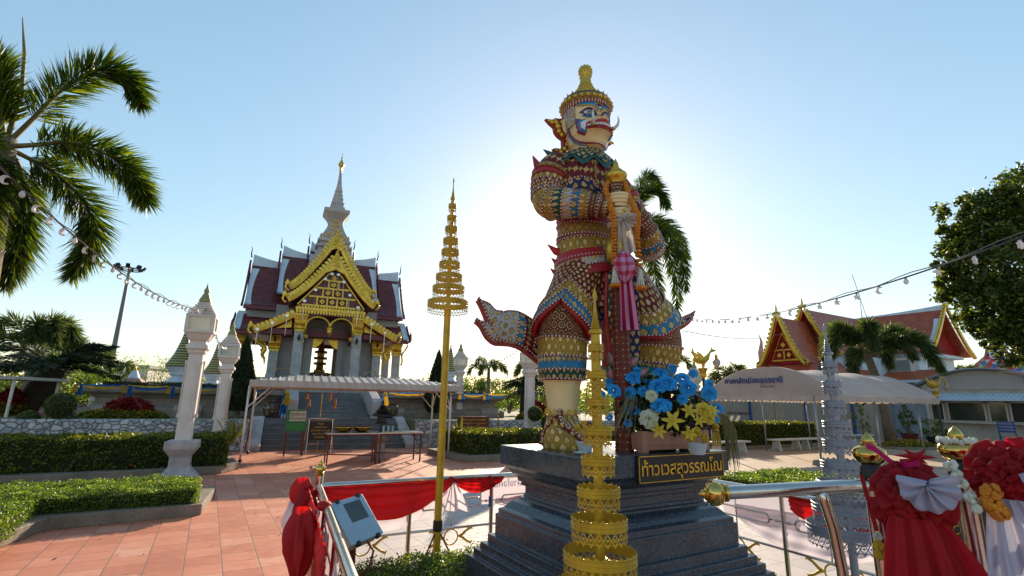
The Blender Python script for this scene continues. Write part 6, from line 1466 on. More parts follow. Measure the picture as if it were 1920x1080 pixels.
# ================================================================== nine tiered umbrellas
def tiered_umbrella(loc, tiers, pole_bottom, tip, label, mname, pole_r, rings=9, spire=(None,)):
    """tiers: list of (z_top, height, radius)"""
    t = thing('tiered_umbrella', label, 'umbrella', loc); m_ = M[mname]
    zt = tiers[-1][0]
    b = MB(); b.tube([(0, 0, pole_bottom), (0, 0, zt+.01)], pole_r, 14); b.build('pole', m_, t, smooth='auto')
    k = (tip-zt)/.29
    b = MB(); pr_ = [(pole_r, zt), (pole_r*.9, zt+.05*k)]
    z = zt+.055*k; r = pole_r*1.35
    pr_ += [(r, z), (r*1.05, z+.012*k), (r*.8, z+.02*k)]; z += .022*k
    for i in range(7): r = pole_r*(.98-.085*i); pr_ += [(r*.75, z), (r, z+.006*k), (r*.75, z+.012*k)]; z += .0125*k
    pr_ += [(pole_r*.35, z), (pole_r*.25, z+.05*k), (pole_r*.42, tip-.045*k), (pole_r*.45, tip-.036*k), (pole_r*.3, tip-.02*k), (.001, tip)]
    b.lathe(pr_, n=16); b.build('finial', m_, t, smooth='auto')
    for z, h, r in tiers:
        b = MB(); hb = h*.46; th = .003
        b.lathe([(r, z-hb), (r+.003, z-hb+.004), (r, z-hb+.008), (r, z-hb*.55), (r+.003, z-hb*.5), (r, z-hb*.45), (r, z-.006), (r+.003, z-.003), (r, z), (r-th, z), (r-th, z-hb), (r, z-hb)], n=48, cap=False)
        N_ = max(9, int(2*PI*r/.036)); 
        def P(a, zz, o=0): return V((r+o)*math.cos(a), (r+o)*math.sin(a), zz)
        for i in range(N_):
            a0 = 2*PI*i/N_; da = 2*PI/N_; am = a0+da/2; a1 = a0+da; zb = z-hb; lo = z-h; ml = (zb+lo)/2-.002
            # crown points on the rim
            b.add([P(a0+da*.1, z), P(a1-da*.1, z), P(am, z+.22*da*r+.003)], [(0, 1, 2)])
            # lace: X shaped straps with heart gaps, pendant points
            w_ = da*.105
            for (s0, z0, s1, z1) in ((a0, zb, am, ml), (a1, zb, am, ml), (am, ml, a0, lo+.006), (am, ml, a1, lo+.006)):
                b.add([P(s0-w_, z0), P(s0+w_, z0), P(s1+w_, z1), P(s1-w_, z1)], [(0, 1, 2, 3)])
            b.add([P(a0-da*.3, ml+.004), P(a0, ml-.004), P(a0+da*.3, ml+.004), P(a0, ml+.012)], [(0, 1, 2, 3)])
            b.add([P(a0-da*.5, lo+.012), P(a0+da*.5, lo+.012), P(a0+da*.5, lo+.007), P(a0-da*.5, lo+.007)], [(0, 1, 2, 3)])
            b.add([P(a0-da*.3, lo+.008), P(a0+da*.3, lo+.008), P(a0, lo-.006)], [(0, 1, 2)])
            # raised chevrons on the solid band
            for zz in (.25, .75):
                b.add([P(a0, z-hb*zz-.004, .002), P(am, z-hb*zz+.006, .004), P(a1, z-hb*zz-.004, .002), P(am, z-hb*zz+.001, .004)], [(0, 1, 2, 3)])
        b.build('tier', m_, t)
        b = MB()
        for i in range(4): a = PI/4+PI/2*i; b.bar((0, 0, z-hb*.8), ((r-.002)*math.cos(a), (r-.002)*math.sin(a), z-hb*.8), .012, .006)
        b.lathe([(pole_r*1.5, z-hb), (pole_r*1.5, z-hb*.6)], n=12); b.build('spokes', m_, t)
    return t
rs = [.225, .183, .142, .110, .087, .076, .064, .053, .042]
ztn = [1.04, 1.135, 1.24, 1.365, 1.49, 1.615, 1.72, 1.83, 1.935]
ztn = [.865, 1.005, 1.145, 1.275, 1.41, 1.545, 1.677, 1.805, 1.935]
hn = [.115, .105, .098, .09, .086, .084, .082, .08, .078]
M['goldu'] = mat('bright_gold_paint', (.60, .38, .02), (.42, .24, .012), .42, .25, 6, .15, 60)
tiered_umbrella((1.61, 1.91, 0), list(zip(ztn, hn, [r*.89 for r in rs])), 0, 2.225, 'gold nine tiered umbrella in front of the plinth, nearest the camera', 'goldu', .024)
zf = [2.70, 2.86, 2.99, 3.13, 3.27, 3.40, 3.54, 3.67, 3.81]
t = tiered_umbrella((2.08, 4.88, 0), list(zip(zf, [.125, .115, .11, .105, .10, .098, .095, .09, .088], [.217, .172, .143, .114, .097, .084, .069, .052, .043])), 0, 4.14, 'gold nine tiered umbrella on a tall gold pole left of the statue', 'goldu', .020)
b = MB(); b.tube([(0, 0, 0), (0, 0, 2.6)], .036, 14); b.build('tall_pole', M['goldu'], t, smooth='auto')
b = MB()
for a in (rad(200), rad(320), rad(80)): b.tube([(0, 0, .45), (.28*math.cos(a), .28*math.sin(a), 0)], .008, 6)
b.lathe([(.042, .42), (.046, .44), (.046, .50), (.042, .52)], n=12); b.build('brace', M['barkdark'], t)
M['silver'] = mat('silver_grey_paint', (.30, .32, .38), (.22, .23, .28), .45, .3, 6, .15, 60)
zs = [1.055, 1.20, 1.33, 1.455, 1.57, 1.675, 1.775, 1.84, 1.90]
zs = [.977, 1.095, 1.222, 1.338, 1.462, 1.574, 1.694, 1.816, 1.937]
tiered_umbrella((3.38, 1.73, 0), list(zip(zs, hn, rs)), 0, 2.19, 'silver grey nine tiered umbrella beside the right railing', 'silver', .022)
# ================================================================== granite plinth
PX, PY = 2.93, 3.3; HWX, HWY = .75, .55
t = thing('statue_plinth', 'stepped blue grey granite plinth under the giant statue with a gold lettered black sign', 'plinth', (PX, PY, 0))
prof_ = [(.36, -.02), (.36, .02), (.20, .26), (.19, .43), (.15, .435), (.15, .485), (.11, .49), (.11, .535), (.065, .54), (.065, .60), (.022, .605), (.022, .76), (.005, .765), (.005, .80), (-.03, .815), (-.05, .84), (-.075, .865), (-.12, .885), (-.12, .90), (-.145, .905), (-.145, .925), (-.155, .93), (-.155, .985), (-.13, .99), (-.13, 1.02), (-.11, 1.025), (-.105, 1.06), (-.07, 1.085), (-.05, 1.12), (-.02, 1.145), (0, 1.15), (0, 1.297), (-.004, 1.30)]
b = MB(); b.rings([[(-HWX-o, -HWY-o, z), (HWX+o, -HWY-o, z), (HWX+o, HWY+o, z), (-HWX-o, HWY+o, z)] for o, z in prof_]); b.build('body', M['granite'], t, bevel=.004)
b = MB(); b.box(-.27, .66, -HWY-.022, -HWY-.001, 1.105, 1.30); s_ = b.build('sign', M['black'], t, bevel=.003)
b = MB(); y0 = -HWY-.026
for (x0, x1, z0, z1) in ((-.26, .65, 1.112, 1.117), (-.26, .65, 1.288, 1.293), (-.26, -.255, 1.112, 1.293), (.645, .65, 1.112, 1.293)): b.box(x0, x1, y0, y0+.004, z0, z1)
b.build('sign_border', M['gold'], s_)
text('ท้าวเวสสุวรรณโณ', .125, M['gold'], s_, Matrix.Translation((.195, y0, 1.198)) @ Matrix.Rotation(PI/2, 4, 'X'), 'lettering', .002, bold=.0015)

# ================================================================== the guardian statue
SX, SY, SZ = 2.93, 3.35, 1.3
st = thing('guardian_statue', 'giant painted temple guardian statue holding a club, in maroon and gold mosaic costume', 'statue', (SX, SY, SZ))
def W2L(p): return V(p.x-SX, p.y-SY, p.z-SZ)
P_ = {}
P_['tunic'] = patt('maroon_star_mosaic', (.15, .006, .012), 'star', .10)
P_['ring'] = patt('maroon_ring_mosaic', (.17, .006, .01), 'ring', .065)
P_['leafm'] = patt('maroon_leaf_mosaic', (.15, .006, .012), 'leaf', .052)
P_['goldl'] = patt('gold_leaf_mosaic', (.38, .23, .03), 'leaf', .062, fig=(.62, .44, .14), rim=(.16, .08, .02), metal=.4)
P_['goldb'] = patt('gold_square_mosaic', (.40, .25, .05), 'diam', .07, fig=(.56, .38, .12), rim=(.20, .10, .05))
P_['bluel'] = patt('blue_leaf_mosaic', (.015, .20, .42), 'leaf', .07)
P_['blued'] = patt('blue_star_mosaic', (.015, .20, .42), 'star', .085)
P_['navyl'] = patt('navy_leaf_mosaic', (.015, .02, .14), 'leaf', .06)
P_['blackl'] = patt('black_leaf_mosaic', (.012, .015, .02), 'leaf', .065)
P_['greenl'] = patt('dark_green_leaf_mosaic', (.008, .07, .06), 'leaf', .055)
P_['whitel'] = patt('white_leaf_mosaic', (.50, .47, .50), 'leaf', .065, rim=(.35, .22, .08))
P_['diam'] = patt('maroon_diamond_mosaic', (.17, .008, .012), 'diam', .05)
P_['brick'] = patt('gold_brick_mosaic', (.16, .02, .02), 'brick', .03, fig=(.36, .24, .10))
P_['scale'] = patt('fish_scale_mosaic', (.20, .10, .03), 'scale', .055, fig=(.62, .50, .44), rim=(.5, .40, .34))
def vdash(name, a, c, s):
    m, tt, bb = newmat(name); setv(bb, .4); uvn = tt.nodes.new('ShaderNodeUVMap'); sp = tt.nodes.new('ShaderNodeSeparateXYZ'); tt.links.new(uvn.outputs[0], sp.inputs[0])
    f = ((X(sp.outputs[1])*(1/s)).fract()-.5).abs(); tt.links.new(mixc(tt, f.step(.16, .06), a, c), bb.inputs['Base Color']); return m
P_['bead'] = vdash('white_beading', (.24, .05, .04), (.75, .70, .66), .03)
P_['skin'] = mat('cream_enamel_skin', (.78, .60, .31), (.70, .52, .25), .3, 0, 3, .05, 12, coat=.3)
P_['redlin'] = mat('red_lining', (.40, .01, .015), (.28, .008, .012), .45, 0, 5, .1, 20)
P_['redtrim'] = mat('brick_red_rim', (.34, .04, .03), (.24, .03, .025), .5, 0, 5, .1, 20)
P_['green'] = band('dark_green_enamel', (.008, .08, .07)); P_['blue'] = band('blue_enamel', (.015, .22, .50), 0, .3); P_['navy'] = band('navy_enamel', (.008, .015, .10), 0, .3)
P_['mar'] = band('maroon_enamel', (.26, .01, .05), 0, .3); P_['lip'] = band('red_enamel', (.42, .01, .02), 0, .3); P_['wht'] = band('white_enamel', (.75, .73, .70), 0, .3); P_['blk'] = band('black_enamel', (.01, .01, .012), 0, .2)
class Limb:
    def __init__(s, nodes, ref=(1, 0, 0)):
        s.n = [(Vector(q[0:3]), q[3], q[4] if len(q) > 4 else q[3]) for q in nodes]; s.m = len(nodes)-1; s.ref = Vector(ref)
    def _c(s, get, f):
        k = max(0, min(int(f), s.m-1)); t = f-k; g = lambda i: get(s.n[max(0, min(s.m, i))]); a, b_, c, d = g(k-1), g(k), g(k+1), g(k+2)
        return .5*((2*b_)+(c-a)*t+(2*a-5*b_+4*c-d)*t*t+(3*b_-a-3*c+d)*t**3)
    def at(s, f):
        p = s._c(lambda q: q[0], f); d = (s._c(lambda q: q[0], min(s.m, f+.03))-s._c(lambda q: q[0], max(0, f-.03))).normalized()
        return p, d, s._c(lambda q: q[1], f), s._c(lambda q: q[2], f)
    def frame(s, f):
        p, d, rx, ry = s.at(f); x = (s.ref-d*s.ref.dot(d)).normalized(); return p, d, x, d.cross(x), rx, ry
    def ring(s, f, grow=0, n=36, warp=None):
        p, d, x, y, rx, ry = s.frame(f)
        return [p+x*((rx+grow)*math.cos(a))+y*((ry+grow)*math.sin(a)) for a in [2*PI*k/n for k in range(n)]]
    def seg(s, b, f0, f1, grow=0, n=36, k=None, flare=None, lip=True, cap=False):
        k = k or max(3, int(abs(f1-f0)*7)); R = []
        if lip and grow > 0: R.append(s.ring(f0, 0, n))
        for i in range(k+1): f = f0+(f1-f0)*i/k; R.append(s.ring(f, grow+(flare(i/k) if flare else 0), n))
        if lip and grow > 0: R.append(s.ring(f1, 0, n))
        b.rings(R, cap=cap)
    def loop(s, b, f, grow, r=.008, n=40): b.tube(s.ring(f, grow, n), r, 6, closed=True)
def S(name, mname, fn, parent=None, smooth='auto'):
    b = MB(); fn(b); return b.build(name, P_[mname] if mname in P_ else M[mname], parent or st, smooth=smooth)
# ---------- torso
torso = Limb([(-.02, .04, 1.15, .36, .27), (-.06, .07, 1.42, .34, .265), (-.095, .09, 1.62, .295, .235), (-.11, .10, 1.80, .268, .21), (-.11, .10, 1.93, .268, .21), (-.11, .10, 2.08, .325, .24), (-.11, .10, 2.26, .385, .265), (-.11, .10, 2.42, .40, .27), (-.11, .10, 2.56, .31, .24), (-.11, .10, 2.66, .17, .17)])
def fz(z):
    lo, hi = 0, torso.m
    for _ in range(40):
        m = (lo+hi)/2
        if torso.at(m)[0].z < z: lo = m
        else: hi = m
    return lo
bodyp = S('tunic', 'tunic', lambda b: torso.seg(b, fz(1.86), torso.m, 0, 48, 26, cap=True))
S('hips', 'leafm', lambda b: torso.seg(b, 0, fz(1.9), 0, 48, 16, cap=True))
for nm, m_, z0, z1, g_ in (('belt', 'goldb', 1.82, 1.93, .02), ('waist_band', 'goldl', 1.66, 1.80, .015), ('waist_band', 'brick', 1.795, 1.825, .02), ('lower_belt', 'whitel', 1.53, 1.62, .035), ('waist_band', 'greenl', 1.50, 1.535, .03)):
    o_ = S(nm, m_, lambda b: torso.seg(b, fz(z0), fz(z1), g_, 48, 4))
    for z in (z0, z1): S('beading', 'bead', lambda b: torso.loop(b, fz(z), g_+.004, .006), o_)
for z0, g_, dz in ((1.66, .012, .02), (1.50, .03, .03)):                # red flared brims under the belts
    S('red_brim', 'redlin', lambda b: torso.seg(b, fz(z0-.06), fz(z0+.02), .01, 48, 5, flare=lambda t_: g_+.022*(1-t_)))
S('undervest', 'redlin', lambda b: torso.seg(b, fz(1.94), fz(1.985), .012, 48, 3)); 
# pointed brim tips at the viewer's left
for z0, L_ in ((1.72, .16), (1.60, .12), (1.50, .13)):
    S('brim_tip', 'redlin', lambda b: b.tube([(-.30, .12, z0-.05), (-.30-L_*.7, .17, z0-.03), (-.30-L_*1.1, .2, z0+.03)], [.06, .035, .004], 8))
def tP(az, z, off=0):                                                  # point on the torso, az from -Y towards -X
    p, d, x, y, rx, ry = torso.frame(fz(z)); a = rad(az); return V(p.x-(rx+off)*math.sin(a), p.y-(ry+off)*math.cos(a), z)
def tpatch(b, az0, az1, zf0, zf1, off, n=16, m=6):
    b.grid(lambda u, v: tP(az0+(az1-az0)*u, zf0(u)+(zf1(u)-zf0(u))*v, off), n, m, 1, 1)
    k = len(b.uv)-n*m*4
    w_ = abs(az1-az0)/57.3*.3; h_ = abs(zf1(.5)-zf0(.5)); b.uv[k:] = [(u*w_, v*h_) for u, v in b.uv[k:]]
arc = lambda c, h: (lambda u: c+h*math.sin(PI*u)**.7)
S('breastplate', 'scale', lambda b: tpatch(b, 66, 2, lambda u: 2.05, arc(2.06, .15), .022))
S('breastplate_border', 'navyl', lambda b: tpatch(b, 72, -4, arc(2.06, .15), arc(2.07, .235), .028))
S('breastplate_beading', 'bead', lambda b: b.tube([tP(72-76*i/24, 2.07+.24*math.sin(PI*i/24)**.7, .03) for i in range(25)], .007, 6))
S('front_seam', 'goldb', lambda b: b.tube([tP(14, z, .008) for z in (2.0, 2.1, 2.2, 2.3, 2.4, 2.5)], .010, 6))
# hip sash curve over the stomach
S('waist_scroll', 'navyl', lambda b: b.grid(lambda u, v: tP(40-70*u, 1.96+.07*v+.09*u*u, .02), 14, 3, .4, .07))
# ---------- neck, collar
neck = Limb([(-.11, .10, 2.56, .19, .18), (-.105, .095, 2.66, .165, .16), (-.10, .09, 2.74, .155, .15), (-.095, .085, 2.84, .15, .145)])
S('neck', 'skin', lambda b: neck.seg(b, 0, 3, 0, 32, 10, cap=True))
for a0 in (70, 42, 12, -15):
    S('neck_stripe', 'bead', lambda b: b.tube([(-.11-(.178)*math.sin(rad(a0)), .10-.172*math.cos(rad(a0)), 2.615), (-.105-.166*math.sin(rad(a0-9)), .095-.161*math.cos(rad(a0-9)), 2.68), (-.10-.158*math.sin(rad(a0-16)), .09-.153*math.cos(rad(a0-16)), 2.73)], .007, 6))
def collar(b, g0, zig, depth):
    def fn(u, v):
        a = 2*PI*u; zg = abs(((u*11) % 1)-.5)*2; z = 2.655-(depth+zig*zg)*v; f = fz(min(2.655, z)); p, d, x, y, rx, ry = torso.frame(f)
        return V(p.x-(rx+g0)*math.sin(a), p.y-(ry+g0)*math.cos(a), z+.01)
    k = len(b.uv); b.grid(fn, 132, 8, 2.0, .2)
S('collar', 'green', lambda b: collar(b, .022, .10, .14)); S('collar_mosaic', 'greenl', lambda b: collar(b, .03, .075, .10))
for s in (-1, 1):
    S('epaulette_point', 'green', lambda b: b.tube([(-.11+s*.20, .14, 2.60), (-.11+s*.33, .16, 2.61), (-.11+s*.42, .19, 2.67)], [.05, .04, .004], 8))
# ---------- arms
armL = Limb([(-.34, .12, 2.53, .12), (-.44, .12, 2.46, .155), (-.51, .11, 2.34, .150), (-.535, .10, 2.20, .142), (-.54, .06, 2.09, .140), (-.49, -.04, 2.06, .128), (-.38, -.15, 2.04, .112), (-.27, -.26, 2.01, .090), (-.19, -.33, 1.98, .072)], (0, 1, 0))
armR = Limb([(.14, .11, 2.52, .12), (.24, .09, 2.44, .150), (.32, .05, 2.30, .145), (.39, 0, 2.12, .132), (.45, -.07, 1.93, .125), (.44, -.15, 1.80, .125), (.32, -.25, 1.82, .110), (.15, -.34, 1.93, .088), (.02, -.37, 2.02, .072)], (0, 1, 0))
for arm, nm, sd_ in ((armL, 'arm', -1), (armR, 'arm', 1)):
    o_ = S(nm, 'tunic', lambda b: arm.seg(b, 0, 8, 0, 32, 40, cap=True))
    def bnd(f0, f1, g_, m_, nm2='arm_band'):
        q = S(nm2, m_, lambda b: arm.seg(b, f0, f1, g_, 32, 5), o_)
    for f0, f1, g_, m_ in ((2.15, 2.5, .008, 'goldl'), (2.5, 2.75, .012, 'navyl'), (2.75, 3.1, .008, 'goldl'), (3.1, 3.4, .012, 'bluel'), (3.4, 4.25, .008, 'goldl'), (4.30, 4.72, .012, 'goldl'), (4.78, 5.15, .010, 'greenl'), (5.2, 5.62, .012, 'whitel'), (5.68, 6.08, .010, 'bluel'), (6.12, 6.5, .012, 'goldl'), (6.52, 7.45, .006, 'brick')): bnd(f0, f1, g_, m_)
    for f in (2.5, 2.75, 3.1, 3.4, 4.28, 4.75, 5.18, 5.65, 6.1, 6.5, 7.1): S('beading', 'bead', lambda b: arm.loop(b, f, .015, .007), o_)
    S('sleeve_flare', 'redlin', lambda b: arm.seg(b, 1.75, 2.2, .010, 32, 6, flare=lambda t_: .014*t_**1.3), o_)
    S('sleeve_border', 'goldb', lambda b: arm.seg(b, 1.62, 1.92, .012, 32, 4, flare=lambda t_: .016*t_), o_)
S('sleeve_point', 'redlin', lambda b: b.tube([(-.54, .10, 2.36), (-.64, .12, 2.44), (-.68, .14, 2.54)], [.07, .04, .005], 8))
S('sleeve_point', 'whitel', lambda b: b.tube([(.44, .02, 2.16), (.54, .0, 2.17), (.60, -.02, 2.22)], [.07, .05, .005], 8))
# ---------- hands round the club
CXc, CYc = -.13, -.345
def fist(z, start, sweep, side, label_seed):
    """palm behind/side of the shaft, four fingers wrapped round it, thumb over the top"""
    b = MB(); R0 = .066
    pa = rad(start); pc = V(CXc+.075*math.cos(pa), CYc+.075*math.sin(pa), z)
    b.sphere(pc, .07, 18, 12, .95, .95, 1.05)
    hd = b.build('hand', P_['skin'], st, smooth=True)
    for i in range(4):
        zz = z+.048-.032*i; Ls = sweep*(1, 1.06, 1.0, .88)[i]; rr_ = (.019, .020, .019, .017)[i]; pts = []; rs_ = []
        for k in range(15):
            f = k/14; a = pa+rad(Ls)*f; r_ = R0+rr_*.9+.012*math.sin(PI*min(1, f*1.4))+(.012 if k == 0 else 0); pts.append((CXc+r_*math.cos(a), CYc+r_*math.sin(a), zz-.006*f)); rs_.append(rr_*(1.12-.25*f) if k < 14 else rr_*.35)
        b = MB(); b.tube(pts, rs_, 10); b.build('finger', P_['skin'], hd, smooth=True)
    b = MB(); pts = []; rs_ = []
    for k in range(10):
        f = k/9; a = pa-rad(sweep*.55)*f; r_ = R0+.022; pts.append((CXc+r_*math.cos(a), CYc+r_*math.sin(a), z+.035+.03*f)); rs_.append(.022*(1.1-.35*f) if k < 9 else .008)
    b.tube(pts, rs_, 10); b.build('thumb', P_['skin'], hd, smooth=True)
    return hd
fist(2.045, 10, -185, 1, 0)      # the far hand, palm at the right, fingers towards the viewer's left front
fist(1.905, -20, -150, 1, 1)
S('wrist', 'skin', lambda b: b.tube([(-.20, -.32, 1.98), (-.155, -.33, 1.93), (-.10, -.34, 1.905)], [.058, .056, .052], 14))
S('wrist', 'skin', lambda b: b.tube([(.04, -.36, 2.01), (-.02, -.35, 2.04), (-.08, -.345, 2.05)], [.06, .06, .055], 14))
S('finger_ring', 'brass', lambda b: b.sphere((CXc-.02, CYc-.105, 1.93), .018, 8, 6))
# ---------- head
HX, HY, HZ0, FA = -.095, .085, 2.70, 7.0
hp = [(-.03, .105), (0, .145), (.04, .180), (.12, .205), (.22, .212), (.32, .214), (.44, .212)]
def hr(z):
    for (z0, r0), (z1, r1) in zip(hp, hp[1:]):
        if z <= z1: t_ = max(0, (z-z0)/(z1-z0)); return r0+(r1-r0)*t_
    return hp[-1][1]
def gs(a, s): return math.exp(-(a/s)**2)
def hP(a, z, off=0):                      # a: degrees from the face axis, + towards the viewer's left
    r = hr(z); aa = ((a+180) % 360)-180
    r += .072*gs(aa, 36)*gs(z-.135, .085)+.075*gs(aa, 13)*gs(z-.232, .042)+.020*(gs(abs(aa)-9, 6))*gs(z-.225, .02)+.020*gs(aa, 45)*gs(z-.365, .025)-.014*gs(abs(aa)-26, 12)*gs(z-.31, .03)+.016*gs(abs(aa)-52, 18)*gs(z-.19, .06)+.035*gs(aa, 26)*gs(z-.01, .035)+.022*gs(aa, 40)*(gs(z-.185, .014)+gs(z-.125, .016))
    r += off; q = rad(a+FA); return V(HX-r*math.sin(q), HY-r*math.cos(q)*1.03, HZ0+z)
def headmesh(b): b.grid(lambda u, v: hP(360*u-180, -.03+.48*v), 120, 60)
S('head', 'skin', headmesh, smooth=True)
S('chin_base', 'skin', lambda b: b.rings([[hP(a*10, -.03) for a in range(36)], [hP(a*10, -.03)*.0+V(HX+(hP(a*10, -.03).x-HX)*.4, HY+(hP(a*10, -.03).y-HY)*.4, HZ0-.05) for a in range(36)]], cap=True), smooth=True)
def fpoly(b, pts, off, nsub=3):
    """outline in (angle, height) laid as a raised inlay on the face"""
    bm = bmesh.new(); vs = [bm.verts.new((a/100, z*1.2, 0)) for a, z in pts]; f = bm.faces.new(vs); bmesh.ops.triangulate(bm, faces=[f])
    for _ in range(nsub): bmesh.ops.subdivide_edges(bm, edges=[e for e in bm.edges if e.calc_length() > .035], cuts=1); bmesh.ops.triangulate(bm, faces=bm.faces[:])
    bm.verts.ensure_lookup_table(); n = len(bm.verts); top = [hP(v.co.x*100, v.co.y/1.2, off) for v in bm.verts]
    b.add(top, [[v.index for v in f.verts] for f in bm.faces]); bnd = [e for e in bm.edges if e.is_boundary]
    for e in bnd: i, j = e.verts[0].index, e.verts[1].index; q = [hP(bm.verts[k].co.x*100, bm.verts[k].co.y/1.2, 0) for k in (i, j)]; b.add([top[i], top[j], q[1], q[0]], [(0, 1, 2, 3)])
    bm.free()
def ell(ca, cz, ra, rz_, n=20, pt=1.0): return [(ca+ra*math.cos(2*PI*k/n), cz+rz_*math.copysign(abs(math.sin(2*PI*k/n))**pt, math.sin(2*PI*k/n))) for k in range(n)]
for s in (1, -1):
    m_ = lambda L: [(s*a, z) for a, z in (L if s > 0 else L[::-1])]
    S('eye_outline', 'navy', lambda b: fpoly(b, m_([(6, .285), (14, .275), (26, .272), (36, .285), (46, .318), (50, .312), (49, .325), (42, .340), (30, .358), (18, .352), (9, .325)]), .006))
    S('eye_white', 'wht', lambda b: fpoly(b, m_([(13, .300), (20, .290), (28, .290), (36, .303), (40, .315), (34, .332), (26, .340), (18, .332)]), .011))
    S('pupil', 'blk', lambda b: fpoly(b, ell(s*25, .314, 7.0, .021), .014)); S('iris', 'wht', lambda b: fpoly(b, ell(s*25, .314, 4.6, .014), .0165)); S('pupil', 'blk', lambda b: fpoly(b, ell(s*25, .314, 3.0, .009), .019))
    S('eye_bag', 'blue', lambda b: b.tube([hP(s*a, z, .008) for a, z in ((12, .272), (22, .262), (32, .266), (44, .285))], [.004, .008, .008, .003], 6))
    S('brow', 'blue', lambda b: fpoly(b, m_([(5, .330), (10, .362), (18, .383), (30, .392), (42, .392), (54, .402), (50, .420), (42, .415), (38, .425), (31, .415), (27, .428), (20, .412), (15, .424), (10, .398), (6, .372), (2, .35)]), .012))
    S('brow_edge', 'gold', lambda b: b.tube([hP(s*a, z, .012) for a, z in ((3, .325), (9, .355), (18, .376), (30, .385), (44, .386), (56, .398))], .0045, 6))
    S('cheek_flame', 'mar', lambda b: fpoly(b, m_([(30, .21), (36, .232), (44, .235), (50, .25), (62, .262), (58, .238), (60, .215), (56, .19), (58, .165), (54, .14), (56, .115), (48, .095), (38, .075), (33, .10), (40, .14), (38, .18)]), .008))
    S('cheek_flame', 'blue', lambda b: fpoly(b, m_([(29, .20), (34, .222), (42, .225), (48, .236), (52, .222), (50, .20), (53, .18), (49, .155), (50, .13), (44, .105), (36, .09), (33, .11), (36, .15)]), .013))
    S('cheek_petal', 'wht', lambda b: fpoly(b, m_([(28, .195), (33, .212), (39, .212), (42, .195), (46, .185), (44, .165), (45, .148), (41, .128), (36, .11), (34, .14), (34, .17)]), .018))
    S('jaw_line', 'mar', lambda b: b.tube([hP(s*a, z, .004) for a, z in ((84, .26), (83, .20), (78, .13), (68, .07), (52, .035), (34, .02), (14, .012), (0, .010))], [.004, .009, .010, .010, .010, .009, .008, .006], 6))
    S('jaw_line', 'blue', lambda b: b.tube([hP(s*a, z, .004) for a, z in ((88, .26), (87, .19), (82, .115), (71, .052), (52, .018), (34, .003))], [.003, .007, .008, .008, .007, .004], 6))
    S('nostril', 'mar', lambda b: b.tube([hP(s*(7+5*math.cos(k*.7)*(1-k/12)), .232+.014*math.sin(k*.7)*(1-k/12), .006) for k in range(10)], .0035, 5))
    q0 = hP(s*21, .150, .01); nrm = (hP(s*21, .15, .1)-q0).normalized(); sd_ = V(nrm.y, -nrm.x, 0)*s
    S('tusk', 'wht', lambda b: b.tube([q0, q0+nrm*.045-V(0, 0, .006), q0+nrm*.075+V(0, 0, .02)+sd_*.01, q0+nrm*.085+V(0, 0, .065)+sd_*.015, q0+nrm*.078+V(0, 0, .115)+sd_*.01], [.017, .016, .014, .009, .002], 10), smooth=True)
    S('tusk_base', 'gold', lambda b: b.tube([q0-nrm*.01, q0+nrm*.045-V(0, 0, .006)], [.022, .019], 10))
    S('ear', 'skin', lambda b: b.tube([hP(s*88, .30, .0), hP(s*94, .31, .02), hP(s*97, .26, .028), hP(s*94, .20, .022), hP(s*90, .17, .01)], [.012, .018, .022, .018, .012], 8), smooth=True)
S('lips', 'lip', lambda b: fpoly(b, [(a, .168+.030*math.cos(rad(a*2.2))+.012*abs(math.sin(rad(a*3)))) for a in range(-38, 39, 4)]+[(42, .155), (40, .134)]+[(a, .128-.014*math.cos(rad(a*2.0))) for a in range(36, -37, -4)]+[(-40, .132), (-42, .155)], .012))
S('mouth_gap', 'mar', lambda b: fpoly(b, [(a, .156+.016*math.cos(rad(a*2.2))) for a in range(-33, 34, 3)]+[(a, .136-.004*math.cos(rad(a*2))) for a in range(33, -34, -3)], .016))
for k in range(12):
    a0 = -31+k*5.25; S('tooth', 'wht', lambda b: fpoly(b, [(a0, .139), (a0+4.3, .139), (a0+4.3, .156+.014*math.cos(rad((a0+2)*2.2))), (a0, .156+.014*math.cos(rad((a0+2)*2.2)))], .021, 1))
for a0 in (-3, 3): S('forehead_mark', 'mar', lambda b: fpoly(b, [(a0-2, .385), (a0+1.5, .39), (a0+2.2, .41), (a0, .402), (a0-2.4, .412)], .012))
# ear flames: tall gilt and maroon wings behind the ears
earp = [(128, 552), (165, 562), (200, 560), (232, 548), (262, 552), (300, 548), (340, 565), (352, 600), (345, 640), (350, 690), (375, 740), (374, 800), (366, 850), (330, 895), (275, 918), (225, 900), (203, 855), (235, 850), (285, 862), (300, 830), (296, 765), (255, 735), (222, 690), (212, 640), (165, 598)]
def earpt(x, y, ys): return W2L(aty(1000+x/5.4, 120+y/5.4, SY+ys))
base_ = [earpt(x, y, .16) for x, y in earp]
cx_ = HX
for s in (1, -1):
    pts = [p if s > 0 else V(2*cx_-p.x, p.y, p.z) for p in base_]
    o_ = S('ear_flame', 'redtrim', lambda b: b.plate(pts, (0, .035, 0)))
    cc = sum(pts, V(0, 0, 0))/len(pts)
    inn = [p+(cc-p)*.0+V(0, -.012, 0) for p in pts]
    for (cx0, cy0, r0) in ((190, 585, 20), (232, 590, 24), (250, 630, 28), (300, 590, 26), (318, 635, 24), (262, 680, 24), (290, 715, 22), (330, 710, 18), (345, 760, 20), (340, 815, 18), (318, 858, 22), (280, 885, 20), (240, 872, 14), (222, 560, 12), (160, 572, 13)):
        q = earpt(cx0, cy0, .15); q = q if s > 0 else V(2*cx_-q.x, q.y, q.z); S('flame_boss', 'gold', lambda b: b.sphere(q, r0/5.4*.0048*1.25, 8, 6, 1, .7, 1.15), o_)
